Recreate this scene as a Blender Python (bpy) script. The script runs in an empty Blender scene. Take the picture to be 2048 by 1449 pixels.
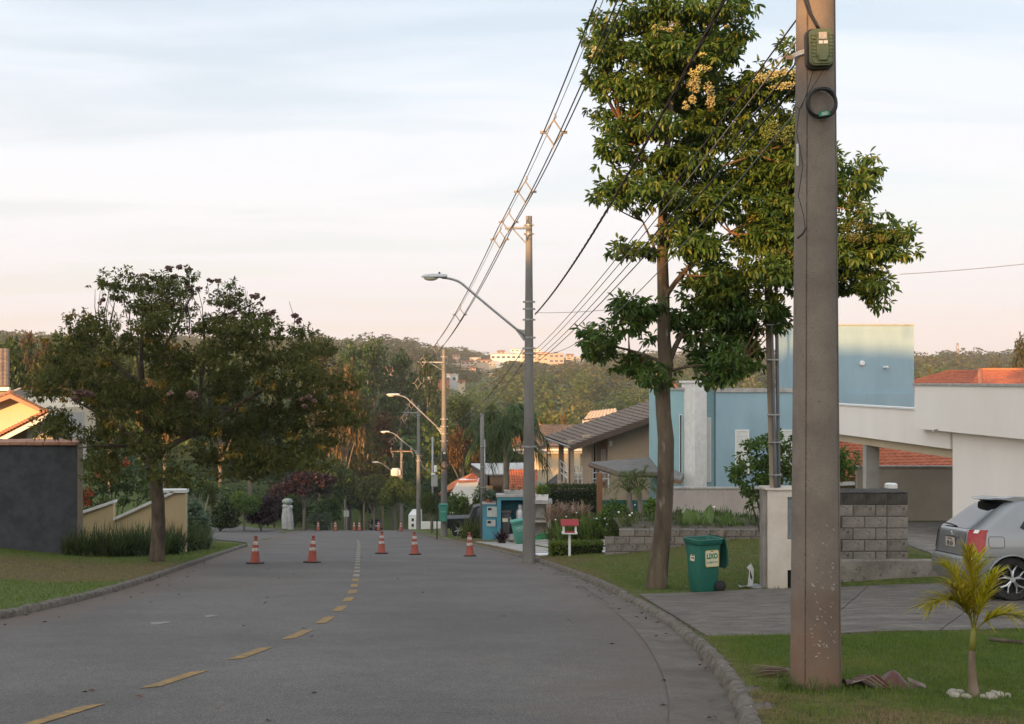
import bpy, bmesh, math, random
import numpy as np
from mathutils import Vector, Matrix, noise as mnoise

HAZE_D = 0.00023
R = math.radians
random.seed(7)
rng = np.random.default_rng(11)
scene = bpy.context.scene
C = scene.collection

# ------------------------------------------------------------------ camera
EYE = 1.4                 # camera height above the road under it
FPX, UC, VH = 2400.0, 1024.0, 760.0   # focal length, centre column, eye-level row (pixels of the photograph)
cam_d = bpy.data.cameras.new('camera')
cam = bpy.data.objects.new('camera', cam_d)
C.objects.link(cam)
cam.location = (0, 0, EYE)
cam.rotation_euler = (R(90), 0, 0)
cam_d.sensor_width = 36.0
cam_d.lens = FPX / 2048.0 * 36.0
cam_d.shift_y = (VH - 724.5) / 2048.0
cam_d.clip_start = 0.1
cam_d.clip_end = 9000
scene.camera = cam
scene.render.resolution_x, scene.render.resolution_y = 1024, 724

# ------------------------------------------------------------------ sky, sun, exposure
SUN_ELEV, SUN_AZ = R(5.0), R(30.0)     # azimuth: degrees left of straight behind the camera
sun_dir = Vector((-math.sin(SUN_AZ) * math.cos(SUN_ELEV), -math.cos(SUN_AZ) * math.cos(SUN_ELEV), math.sin(SUN_ELEV)))
world = bpy.data.worlds.new('World')
scene.world = world
world.use_nodes = True
nt = world.node_tree
nt.nodes.clear()
N = nt.nodes.new
L = nt.links.new
sky = N('ShaderNodeTexSky')
sky.sky_type = 'NISHITA'
sky.sun_disc = False
sky.sun_elevation = R(7.0)
sky.sun_rotation = math.atan2(sun_dir.x, sun_dir.y)
sky.air_density, sky.dust_density, sky.ozone_density = 1.0, 0.8, 1.6
tc = N('ShaderNodeTexCoord')
sep = N('ShaderNodeSeparateXYZ'); L(tc.outputs['Generated'], sep.inputs[0])
zz = N('ShaderNodeMath'); zz.operation = 'MAXIMUM'; L(sep.outputs['Z'], zz.inputs[0]); zz.inputs[1].default_value = 0.0
za = N('ShaderNodeMath'); za.operation = 'ADD'; L(zz.outputs[0], za.inputs[0]); za.inputs[1].default_value = 0.11
dx = N('ShaderNodeMath'); dx.operation = 'DIVIDE'; L(sep.outputs['X'], dx.inputs[0]); L(za.outputs[0], dx.inputs[1])
dy = N('ShaderNodeMath'); dy.operation = 'DIVIDE'; L(sep.outputs['Y'], dy.inputs[0]); L(za.outputs[0], dy.inputs[1])
cmb = N('ShaderNodeCombineXYZ'); L(dx.outputs[0], cmb.inputs[0]); L(dy.outputs[0], cmb.inputs[1])
mp = N('ShaderNodeMapping'); mp.inputs['Rotation'].default_value = (0, 0, R(14)); mp.inputs['Scale'].default_value = (0.42, 1.3, 1)
L(cmb.outputs[0], mp.inputs[0])
cn = N('ShaderNodeTexNoise'); cn.inputs['Scale'].default_value = 1.5; cn.inputs['Detail'].default_value = 6.0; cn.inputs['Roughness'].default_value = 0.52
cn.inputs['Distortion'].default_value = 0.5
L(mp.outputs[0], cn.inputs['Vector'])
cr = N('ShaderNodeMapRange'); cr.inputs['From Min'].default_value = 0.4; cr.inputs['From Max'].default_value = 0.62
cr.inputs['To Min'].default_value = 0.0; cr.inputs['To Max'].default_value = 1.0
L(cn.outputs['Fac'], cr.inputs['Value'])
# thin high cloud: whiter with height, warmer and denser towards the horizon
hz = N('ShaderNodeMapRange'); hz.inputs['From Min'].default_value = 0.0; hz.inputs['From Max'].default_value = 0.34
L(zz.outputs[0], hz.inputs['Value'])
cc = N('ShaderNodeValToRGB')
e = cc.color_ramp.elements
e[0].position = 0.0; e[0].color = (3.95, 4.12, 4.42, 1)
e[1].position = 1.0; e[1].color = (3.75, 4.4, 5.05, 1)
m_ = e.new(0.42); m_.color = (4.4, 4.6, 4.85, 1)
L(hz.outputs[0], cc.inputs[0])
hb = N('ShaderNodeMapRange'); hb.inputs['From Min'].default_value = 0.0; hb.inputs['From Max'].default_value = 1.0
hb.inputs['To Min'].default_value = 0.84; hb.inputs['To Max'].default_value = 0.6
L(hz.outputs[0], hb.inputs['Value'])
mx1 = N('ShaderNodeMath'); mx1.operation = 'MULTIPLY_ADD'; L(cr.outputs[0], mx1.inputs[0]); mx1.inputs[1].default_value = 0.42; L(hb.outputs[0], mx1.inputs[2])
mx1.use_clamp = True
mix = N('ShaderNodeMix'); mix.data_type = 'RGBA'; L(mx1.outputs[0], mix.inputs[0]); L(sky.outputs[0], mix.inputs[6])
# thin cloud scatters forward: brighter and warmer round the sun, as any veil of high cloud is
dp_ = N('ShaderNodeVectorMath'); dp_.operation = 'DOT_PRODUCT'; L(tc.outputs['Generated'], dp_.inputs[0]); dp_.inputs[1].default_value = sun_dir
d1 = N('ShaderNodeMath'); d1.operation = 'MULTIPLY_ADD'; L(dp_.outputs['Value'], d1.inputs[0]); d1.inputs[1].default_value = 0.5; d1.inputs[2].default_value = 0.5; d1.use_clamp = True
d2 = N('ShaderNodeMath'); d2.operation = 'POWER'; L(d1.outputs[0], d2.inputs[0]); d2.inputs[1].default_value = 3.5
gl = N('ShaderNodeMix'); gl.data_type = 'RGBA'; gl.clamp_factor = True; L(d2.outputs[0], gl.inputs[0]); gl.inputs[6].default_value = (1, 1, 1, 1); gl.inputs[7].default_value = (3.2, 2.7, 2.2, 1)
gm = N('ShaderNodeMix'); gm.data_type = 'RGBA'; gm.blend_type = 'MULTIPLY'; gm.inputs[0].default_value = 1.0; L(cc.outputs[0], gm.inputs[6]); L(gl.outputs[2], gm.inputs[7]); L(gm.outputs[2], mix.inputs[7])
bg = N('ShaderNodeBackground'); bg.inputs['Strength'].default_value = 0.11
L(mix.outputs[2], bg.inputs['Color'])
out = N('ShaderNodeOutputWorld'); L(bg.outputs[0], out.inputs['Surface'])

sl = bpy.data.lights.new('sun', 'SUN')
sl.energy = 4.8
sl.angle = R(0.6)
sl.color = (1.0, 0.52, 0.18)
sun = bpy.data.objects.new('sun', sl)
C.objects.link(sun)
sun.rotation_euler = sun_dir.to_track_quat('Z', 'Y').to_euler()
sun.location = (-60, -60, 40)
scene.view_settings.view_transform = 'Standard'
scene.view_settings.look = 'None'
scene.view_settings.gamma = 1.0
scene.view_settings.exposure = 1.02
scene.view_settings.use_curve_mapping = False
scene.render.engine = 'CYCLES'
cy = scene.cycles
cy.use_denoising = True
cy.max_bounces = 6
cy.diffuse_bounces = 3
cy.glossy_bounces = 3
cy.transmission_bounces = 4
cy.transparent_max_bounces = 8
cy.volume_bounces = 0
cy.caustics_reflective = False
cy.caustics_refractive = False
cy.sample_clamp_indirect = 4.0

# ------------------------------------------------------------------ helpers
def at(u, v, Y):
    """photo pixel at distance Y -> world point"""
    return Vector(((u - UC) * Y / FPX, Y, EYE - (v - VH) * Y / FPX))

def px(Y):
    return FPX / Y

def tag(o, label=None, cat=None, group=None, kind=None):
    if label: o['label'] = label
    if cat: o['category'] = cat
    if group: o['group'] = group
    if kind: o['kind'] = kind
    return o

def thing(name, label, cat, loc=(0, 0, 0), rz=0.0, group=None):
    o = bpy.data.objects.new(name, None)
    o.empty_display_size = 0.2
    C.objects.link(o)
    o.location = loc
    o.rotation_euler = (0, 0, rz)
    return tag(o, label, cat, group)

def wloc(p):
    s = Vector((0, 0, 0))
    while p is not None:
        s += p.location
        p = p.parent
    return s

def link(name, me, parent=None, world=False):
    o = bpy.data.objects.new(name, me)
    C.objects.link(o)
    if parent is not None:
        o.parent = parent
        if world:
            o.location = -wloc(parent)
    return o

def copy_tree(o, parent=None):
    c = o.copy()
    C.objects.link(c)
    c.parent = parent
    for ch in o.children:
        copy_tree(ch, c)
    return c

def np_mesh(name, V, F, mat=None, smooth=False, rnd=None, mats=None, midx=None):
    """V (n,3), F (m,k): fast uniform-polygon mesh"""
    V = np.asarray(V, dtype=np.float32)
    F = np.asarray(F, dtype=np.int32)
    me = bpy.data.meshes.new(name)
    m, k = F.shape
    me.vertices.add(len(V)); me.vertices.foreach_set('co', V.ravel())
    me.loops.add(m * k); me.loops.foreach_set('vertex_index', F.ravel())
    me.polygons.add(m)
    me.polygons.foreach_set('loop_start', np.arange(0, m * k, k, dtype=np.int32))
    me.polygons.foreach_set('loop_total', np.full(m, k, dtype=np.int32))
    if smooth:
        me.polygons.foreach_set('use_smooth', np.ones(m, dtype=bool))
    if rnd is not None:
        a = me.attributes.new('rnd', 'FLOAT', 'POINT')
        a.data.foreach_set('value', np.asarray(rnd, dtype=np.float32))
    if mat is not None:
        me.materials.append(mat)
    if mats is not None:
        for q in mats: me.materials.append(q)
        me.polygons.foreach_set('material_index', np.asarray(midx, dtype=np.int32))
    me.update(calc_edges=True)
    return me

class MB:
    """collects simple shapes into ONE mesh"""
    def __init__(s):
        s.v = []; s.f = []; s.m = []; s.cur = 0
    def add(s, vs, fs):
        b = len(s.v)
        s.v.extend([tuple(p) for p in vs])
        for f in fs:
            s.f.append(tuple(i + b for i in f)); s.m.append(s.cur)
        return s
    def box(s, c, size, rz=0.0, rx=0.0, ry=0.0, taper=1.0):
        hx, hy, hz = size[0] / 2, size[1] / 2, size[2] / 2
        M = Matrix.Translation(c) @ Matrix.Rotation(rz, 4, 'Z') @ Matrix.Rotation(ry, 4, 'Y') @ Matrix.Rotation(rx, 4, 'X')
        vs = []
        for z, t in ((-hz, 1.0), (hz, taper)):
            for x, y in ((-hx, -hy), (hx, -hy), (hx, hy), (-hx, hy)):
                vs.append(M @ Vector((x * t, y * t, z)))
        return s.add(vs, [(3, 2, 1, 0), (4, 5, 6, 7), (0, 1, 5, 4), (1, 2, 6, 5), (2, 3, 7, 6), (3, 0, 4, 7)])
    def b2(s, x0, x1, y0, y1, z0, z1):
        return s.box(((x0 + x1) / 2, (y0 + y1) / 2, (z0 + z1) / 2), (abs(x1 - x0), abs(y1 - y0), abs(z1 - z0)))
    def prism(s, poly, d, flip=False):
        """poly: 3D points (planar ring); extruded by vector d"""
        n = len(poly); d = Vector(d)
        vs = [Vector(p) for p in poly] + [Vector(p) + d for p in poly]
        fs = [tuple(range(n - 1, -1, -1)), tuple(range(n, 2 * n))]
        fs += [(i, (i + 1) % n, n + (i + 1) % n, n + i) for i in range(n)]
        return s.add(vs, fs)
    def tube(s, pts, rad, sides=8, cap=True, twist=0.0):
        pts = [Vector(p) for p in pts]
        n = len(pts)
        if not hasattr(rad, '__len__'): rad = [rad] * n
        vs = []
        up = None
        for i, p in enumerate(pts):
            t = (pts[min(i + 1, n - 1)] - pts[max(i - 1, 0)])
            if t.length < 1e-9: t = Vector((0, 0, 1))
            t.normalize()
            if up is None:
                up = Vector((1, 0, 0)) if abs(t.x) < 0.9 else Vector((0, 1, 0))
            a = (up - t * up.dot(t)).normalized()
            b = t.cross(a); up = a
            for k in range(sides):
                an = 2 * math.pi * k / sides + twist * i
                vs.append(p + (a * math.cos(an) + b * math.sin(an)) * rad[i])
        fs = []
        for i in range(n - 1):
            for k in range(sides):
                k2 = (k + 1) % sides
                fs.append((i * sides + k, i * sides + k2, (i + 1) * sides + k2, (i + 1) * sides + k))
        if cap:
            fs.append(tuple(range(sides - 1, -1, -1)))
            fs.append(tuple((n - 1) * sides + k for k in range(sides)))
        return s.add(vs, fs)
    def lathe(s, prof, c=(0, 0, 0), sides=24, axis='Z', cap=True):
        vs = []
        for r, z in prof:
            for k in range(sides):
                a = 2 * math.pi * k / sides
                q = (r * math.cos(a), r * math.sin(a), z)
                if axis == 'Y': q = (q[0], q[2], q[1])
                if axis == 'X': q = (q[2], q[0], q[1])
                vs.append((q[0] + c[0], q[1] + c[1], q[2] + c[2]))
        n = len(prof); fs = []
        for i in range(n - 1):
            for k in range(sides):
                k2 = (k + 1) % sides
                fs.append((i * sides + k, i * sides + k2, (i + 1) * sides + k2, (i + 1) * sides + k))
        if cap:
            fs.append(tuple(range(sides - 1, -1, -1)))
            fs.append(tuple((n - 1) * sides + k for k in range(sides)))
        return s.add(vs, fs)
    def blob(s, c, r, seg=10, rings=7, jit=0.0, seed=0):
        vs = []; rn = random.Random(seed)
        for i in range(rings + 1):
            ph = math.pi * i / rings
            for k in range(seg):
                a = 2 * math.pi * k / seg
                j = 1 + rn.uniform(-jit, jit)
                vs.append((c[0] + r[0] * math.sin(ph) * math.cos(a) * j, c[1] + r[1] * math.sin(ph) * math.sin(a) * j, c[2] + r[2] * math.cos(ph) * j))
        fs = []
        for i in range(rings):
            for k in range(seg):
                k2 = (k + 1) % seg
                fs.append((i * seg + k, (i + 1) * seg + k, (i + 1) * seg + k2, i * seg + k2))
        return s.add(vs, fs)
    def grid(s, P):
        """P: 2-D list of points"""
        n, m = len(P), len(P[0])
        vs = [p for row in P for p in row]
        fs = [(i * m + j, i * m + j + 1, (i + 1) * m + j + 1, (i + 1) * m + j) for i in range(n - 1) for j in range(m - 1)]
        return s.add(vs, fs)
    def mesh(s, name, mat, smooth=False, fix=True):
        me = bpy.data.meshes.new(name)
        me.from_pydata(s.v, [], s.f)
        for q in (mat if isinstance(mat, (list, tuple)) else [mat]): me.materials.append(q)
        if isinstance(mat, (list, tuple)):
            me.polygons.foreach_set('material_index', s.m)
        if fix:
            bm = bmesh.new(); bm.from_mesh(me)
            bmesh.ops.recalc_face_normals(bm, faces=bm.faces)
            bm.to_mesh(me); bm.free()
        if smooth is True:
            me.polygons.foreach_set('use_smooth', [True] * len(me.polygons))
        elif smooth:
            me.polygons.foreach_set('use_smooth', [True] * len(me.polygons))
            me.set_sharp_from_angle(angle=R(smooth))
        me.update()
        return me
    def build(s, name, mat, parent=None, smooth=False, world=False, bevel=0.0, fix=True, seg=1):
        me = s.mesh(name, mat, smooth, fix)
        if bevel > 0:
            bm = bmesh.new(); bm.from_mesh(me)
            es = [ed for ed in bm.edges if len(ed.link_faces) == 2 and ed.calc_face_angle(0) > R(25)]
            bmesh.ops.bevel(bm, geom=es, offset=bevel, segments=seg, affect='EDGES', clamp_overlap=True)
            bm.to_mesh(me); bm.free()
        return link(name, me, parent, world)

# ------------------------------------------------------------------ materials
MATS = {}
def rgb(r, g, b):
    """8-bit sRGB -> linear"""
    f = lambda c: (c / 255 / 12.92) if c / 255 <= 0.04045 else ((c / 255 + 0.055) / 1.055) ** 2.4
    return (f(r), f(g), f(b))

def M(name, c1, c2=None, scale=4.0, rough=0.75, bump=0.0, bscale=None, metal=0.0, detail=5.0, spec=0.4, coat=0.0,
      lo=0.35, hi=0.65, stretch=None, speck=None, speck_scale=120.0, bdist=0.02):
    if name in MATS: return MATS[name]
    m = bpy.data.materials.new(name); m.use_nodes = True
    t = m.node_tree; n = t.nodes; l = t.links
    b = n['Principled BSDF']
    b.inputs['Base Color'].default_value = (*c1, 1)
    b.inputs['Roughness'].default_value = rough
    b.inputs['Metallic'].default_value = metal
    b.inputs['Specular IOR Level'].default_value = spec
    if coat: b.inputs['Coat Weight'].default_value = coat; b.inputs['Coat Roughness'].default_value = 0.08
    g = n.new('ShaderNodeTexCoord')
    vec = g.outputs['Object']
    if stretch:
        mpn = n.new('ShaderNodeMapping'); mpn.inputs['Scale'].default_value = stretch
        l.new(vec, mpn.inputs[0]); vec = mpn.outputs[0]
    col = None
    if c2 is not None:
        no = n.new('ShaderNodeTexNoise'); no.inputs['Scale'].default_value = scale; no.inputs['Detail'].default_value = detail
        no.inputs['Roughness'].default_value = 0.6
        l.new(vec, no.inputs['Vector'])
        rp = n.new('ShaderNodeValToRGB')
        rp.color_ramp.elements[0].position = lo; rp.color_ramp.elements[0].color = (*c1, 1)
        rp.color_ramp.elements[1].position = hi; rp.color_ramp.elements[1].color = (*c2, 1)
        l.new(no.outputs['Fac'], rp.inputs[0]); col = rp.outputs[0]
    if speck is not None:
        n2 = n.new('ShaderNodeTexNoise'); n2.inputs['Scale'].default_value = speck_scale; n2.inputs['Detail'].default_value = 2
        l.new(vec, n2.inputs['Vector'])
        mr = n.new('ShaderNodeMapRange'); mr.inputs['From Min'].default_value = 0.6; mr.inputs['From Max'].default_value = 0.72
        l.new(n2.outputs['Fac'], mr.inputs['Value'])
        mi = n.new('ShaderNodeMix'); mi.data_type = 'RGBA'
        l.new(mr.outputs[0], mi.inputs[0])
        if col is not None: l.new(col, mi.inputs[6])
        else: mi.inputs[6].default_value = (*c1, 1)
        mi.inputs[7].default_value = (*speck, 1); col = mi.outputs[2]
    if col is not None: l.new(col, b.inputs['Base Color'])
    if bump:
        nb = n.new('ShaderNodeTexNoise'); nb.inputs['Scale'].default_value = bscale or scale * 6; nb.inputs['Detail'].default_value = 4
        l.new(vec, nb.inputs['Vector'])
        bp = n.new('ShaderNodeBump'); bp.inputs['Strength'].default_value = bump; bp.inputs['Distance'].default_value = bdist
        l.new(nb.outputs['Fac'], bp.inputs['Height']); l.new(bp.outputs[0], b.inputs['Normal'])
    MATS[name] = m
    return m

def leafmat(name, cols, trans=0.3, rough=0.5, spec=0.35, tint=None):
    """per-leaf colour from the 'rnd' attribute; thin leaves that reflect and transmit about equally"""
    if name in MATS: return MATS[name]
    if trans > 0.16:
        trans = min(0.5, trans + 0.16); cols = [tuple(c * 1.55 for c in q) for q in cols]
    m = bpy.data.materials.new(name); m.use_nodes = True
    t = m.node_tree; n = t.nodes; l = t.links
    b = n['Principled BSDF']; b.inputs['Roughness'].default_value = rough; b.inputs['Specular IOR Level'].default_value = spec
    a = n.new('ShaderNodeAttribute'); a.attribute_name = 'rnd'
    oi = n.new('ShaderNodeObjectInfo')
    rp = n.new('ShaderNodeValToRGB')
    els = rp.color_ramp.elements
    k = len(cols)
    els[0].position = 0; els[0].color = (*cols[0], 1)
    els[1].position = 1; els[1].color = (*cols[-1], 1)
    for i in range(1, k - 1):
        q = els.new(i / (k - 1)); q.color = (*cols[i], 1)
    l.new(a.outputs['Fac'], rp.inputs[0])
    hs = n.new('ShaderNodeHueSaturation')
    mr = n.new('ShaderNodeMapRange'); mr.inputs['To Min'].default_value = 0.72; mr.inputs['To Max'].default_value = 1.2
    l.new(oi.outputs['Random'], mr.inputs['Value']); l.new(mr.outputs[0], hs.inputs['Value'])
    mh = n.new('ShaderNodeMapRange'); mh.inputs['To Min'].default_value = 0.48; mh.inputs['To Max'].default_value = 0.515
    l.new(oi.outputs['Random'], mh.inputs['Value']); l.new(mh.outputs[0], hs.inputs['Hue'])
    l.new(rp.outputs[0], hs.inputs['Color'])
    l.new(hs.outputs[0], b.inputs['Base Color'])
    tr = n.new('ShaderNodeBsdfTranslucent'); l.new(hs.outputs[0], tr.inputs['Color'])
    mx = n.new('ShaderNodeMixShader'); mx.inputs[0].default_value = trans
    l.new(b.outputs[0], mx.inputs[1]); l.new(tr.outputs[0], mx.inputs[2])
    l.new(mx.outputs[0], n['Material Output'].inputs['Surface'])
    MATS[name] = m
    return m

def glass(name, c=(0.02, 0.025, 0.03), rough=0.05):
    return M(name, c, rough=rough, spec=0.8)

def unit(v):
    return v / np.maximum(np.linalg.norm(v, axis=-1, keepdims=True), 1e-9)

def leaves(P, D, Nn, Ln, Wd, fold=0.25, hexa=False):
    """leaf blades: base P, direction D, normal Nn, length, width -> V,F,(verts per leaf)"""
    P = np.asarray(P, float); D = unit(np.asarray(D, float)); S = unit(np.cross(D, Nn)); Nn = np.cross(S, D)
    Ln = np.broadcast_to(np.asarray(Ln, float), (len(P),))[:, None]; Wd = np.broadcast_to(np.asarray(Wd, float), (len(P),))[:, None]
    n = len(P)
    if hexa:
        f = fold
        a = P
        l1 = P + D * Ln * 0.35 + S * Wd * 0.46 + Nn * Wd * f
        l2 = P + D * Ln * 0.72 + S * Wd * 0.36 + Nn * Wd * (f - 0.05)
        tp = P + D * Ln - Nn * Ln * 0.12
        r2 = P + D * Ln * 0.72 - S * Wd * 0.36 + Nn * Wd * (f - 0.05)
        r1 = P + D * Ln * 0.35 - S * Wd * 0.46 + Nn * Wd * f
        V = np.stack([a, l1, l2, tp, r2, r1], 1).reshape(-1, 3)
        i = np.arange(n)[:, None] * 6
        F = np.concatenate([i + np.array([[0, 1, 2, 3]]), i + np.array([[0, 3, 4, 5]])], 1).reshape(-1, 4)
        return V, F, 6
    l1 = P + D * Ln * 0.45 + S * Wd * 0.5 + Nn * Wd * fold
    tp = P + D * Ln - Nn * Ln * 0.1
    r1 = P + D * Ln * 0.45 - S * Wd * 0.5 + Nn * Wd * fold
    V = np.stack([P, l1, tp, r1], 1).reshape(-1, 3)
    F = np.arange(4 * n).reshape(-1, 4)
    return V, F, 4

def rand_dirs(n, g=rng):
    return unit(g.normal(size=(n, 3)))

def cloud(clusters, n_tips, per_tip, Ln, Wd, g=rng, droop=0.3, shell=0.45, spread=0.9, hexa=False, ljit=0.35, nrand=0.5):
    """foliage: rosettes of leaves over ellipsoid clumps. clusters: (c(3), r(3)[, weight])"""
    Ps, Ds, Ns, Rn = [], [], [], []
    for cl in clusters:
        c, r = np.array(cl[0], float), np.array(cl[1], float)
        w = cl[2] if len(cl) > 2 else 1.0
        k = max(3, int(n_tips * w))
        d = rand_dirs(k, g)
        d[:, 2] = np.where(d[:, 2] < -0.3, d[:, 2] * 0.6, d[:, 2])
        rad = (shell + (1 - shell) * g.random(k) ** 0.5)[:, None]
        lump = 1 + 0.22 * np.sin(d[:, :1] * 5 + g.random() * 6) * np.cos(d[:, 1:2] * 6 + g.random() * 6)
        tip = c + d * r * rad * lump
        shade = g.random(k)
        base = np.repeat(tip, per_tip, 0)
        out = np.repeat(d, per_tip, 0)
        q = rand_dirs(k * per_tip, g)
        dr = unit(out * 0.55 + q * spread + np.array([0, 0, -droop]))
        nn = unit(np.array([0, 0, 1.0]) + nrand * rand_dirs(k * per_tip, g) + out * 0.5)
        Ps.append(base + q * 0.15 * Ln); Ds.append(dr); Ns.append(nn)
        Rn.append(np.clip(np.repeat(shade, per_tip) * 0.6 + g.random(k * per_tip) * 0.4, 0, 1))
    P = np.concatenate(Ps); D = np.concatenate(Ds); Nn = np.concatenate(Ns); rn = np.concatenate(Rn)
    ln = Ln * (1 + ljit * (g.random(len(P)) - 0.5) * 2)
    V, F, k = leaves(P, D, Nn, ln, ln * Wd / Ln, hexa=hexa)
    return V, F, np.repeat(rn, k)

def bez(a, b, c, n=8):
    a, b, c = Vector(a), Vector(b), Vector(c)
    return [a * (1 - t) ** 2 + b * 2 * t * (1 - t) + c * t * t for t in [i / (n - 1) for i in range(n)]]

def text_mesh(txt, size, bold=0.0):
    cu = bpy.data.curves.new('lettering', 'FONT'); cu.body = txt; cu.size = size; cu.align_x = 'CENTER'; cu.align_y = 'CENTER'
    cu.offset = bold; cu.resolution_u = 3
    ob = bpy.data.objects.new('lettering', cu); C.objects.link(ob)
    dg = bpy.context.evaluated_depsgraph_get(); dg.update()
    me = bpy.data.meshes.new_from_object(ob.evaluated_get(dg))
    bpy.data.objects.remove(ob); bpy.data.curves.remove(cu)
    return me

def lettering(txt, size, mat, parent, M4, bold=0.0, name='lettering', sx=1.0):
    """flat print: text in local XY of M4"""
    me = text_mesh(txt, size, bold)
    me.transform(M4 @ Matrix.Diagonal((sx, 1, 1, 1)))
    me.materials.clear(); me.materials.append(mat)
    return link(name, me, parent)

# ------------------------------------------------------------------ the lie of the land
def smooth_tab(xs, ys, lo, hi, step=0.25, sig=2.0):
    g = np.arange(lo, hi, step)
    v = np.interp(g, xs, ys)
    k = int(4 * sig / step); w = np.exp(-0.5 * (np.arange(-k, k + 1) * step / sig) ** 2); w /= w.sum()
    vp = np.concatenate([v[0] + (v[1] - v[0]) * np.arange(-k, 0), v, v[-1] + (v[-1] - v[-2]) * np.arange(1, k + 1)])
    return g, np.convolve(vp, w, 'valid')

SL = 0.1104
_gy, _gz = smooth_tab([-300, -120, -70, -50, 0, 95, 157, 205, 240, 300, 400, 500, 700, 900, 1200, 1800, 2600, 3400, 5000],
                      [10.0, 9.4, 8.6, 5.52, 0, -10.49, -18.5, -25, -28, -27, -18, -10, -1, 7, 10, 16, 36, 34, 20], -300, 5000, 1.0, 6.0)
def road_z(Y): return np.interp(Y, _gy, _gz)
_ry, _rx = smooth_tab([-60, -20, 0, 8, 10, 13.2, 15.5, 18.2, 24, 33.6, 45, 56, 67, 88, 96, 134, 157, 200, 300],
                      [-11, -3.6, 0.1, 1.55, 1.76, 1.92, 1.94, 1.88, 1.58, 0.74, -0.75, -2.55, -4.5, -7.5, -8.6, -13.6, -16, -19, -24], -60, 300, 0.25, 1.2)
_ly, _lx = smooth_tab([-60, -20, 0, 8, 15.6, 18.7, 21.7, 26.9, 37.3, 48, 67, 88, 134, 157, 200, 300],
                      [-19, -12, -8.6, -7.4, -6.62, -6.78, -7.05, -7.75, -9.24, -10.7, -13.2, -16.3, -21.8, -24, -27, -32], -60, 300, 0.25, 1.2)
_cy, _cx = smooth_tab([-60, -20, 0, 8.3, 10, 11.9, 13.7, 15.5, 17.5, 19.6, 23.2, 29.2, 44.8, 56, 67, 88, 134, 157],
                      [-15, -7.8, -4.55, -3.09, -2.8, -2.57, -2.42, -2.4, -2.5, -2.65, -3.04, -3.77, -5.73, -7.15, -8.8, -11.8, -17.6, -20], -60, 157, 0.25, 0.8)
def kR(Y): return np.interp(Y, _ry, _rx)
def kL(Y): return np.interp(Y, _ly, _lx)
def kC(Y): return np.interp(Y, _cy, _cx)

GD = np.array([0, 1.5, 3, 5, 8, 12, 20, 40, 400.])
GYR = np.array([-60, 12, 20.2, 21.0, 32, 36, 44, 50, 60, 150])
GR = np.array([[0, 0, 0, .05, .1, .2, .3, .4, .4],
               [0, 0, .03, .06, .1, .2, .3, .4, .4],
               [0, 0, .03, .10, .16, .3, .4, .5, .5],
               [0, 0, .05, .42, .5, .6, .7, .8, .8],
               [0, .15, .3, .58, .62, .6, .8, .8, .8],
               [0, .05, .12, .3, .6, .8, 1, 1, 1],
               [0, 0, .15, .3, .6, 1, 1, 1, 1],
               [0, 0, .12, .3, .5, .7, .8, .8, .8],
               [0, 0, .03, .05, .1, .2, .3, .4, .4],
               [0, 0, .1, .2, .4, .5, .8, 1, 1]])
LD = np.array([0, 2, 4, 7, 12, 20, 40, 400.])
GYL = np.array([-60, 34, 50, 62, 84, 96, 140])
GL = np.array([[0, 0, .04, .15, .4, .6, .8, 1],
               [0, .02, .12, .42, .8, 1.2, 1.5, 2],
               [0, 0, .05, .2, .4, .6, 1, 1],
               [0, 0, .1, .2, .4, .8, 1.5, 4],
               [0, 0, .1, .2, .4, .8, 2, 6],
               [0, .15, .5, 1.1, 2, 3.5, 7, 12],
               [0, .2, .6, 1.2, 3, 6, 11, 16]])
def bil(tab, ys, ds, d, Y):
    d = np.clip(d, ds[0], ds[-1] - 1e-6); Y = np.clip(Y, ys[0], ys[-1] - 1e-6)
    i = np.clip(np.searchsorted(ys, Y, 'right') - 1, 0, len(ys) - 2); j = np.clip(np.searchsorted(ds, d, 'right') - 1, 0, len(ds) - 2)
    a = (Y - ys[i]) / (ys[i + 1] - ys[i]); b = (d - ds[j]) / (ds[j + 1] - ds[j])
    return (tab[i, j] * (1 - a) + tab[i + 1, j] * a) * (1 - b) + (tab[i, j + 1] * (1 - a) + tab[i + 1, j + 1] * a) * b

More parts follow.
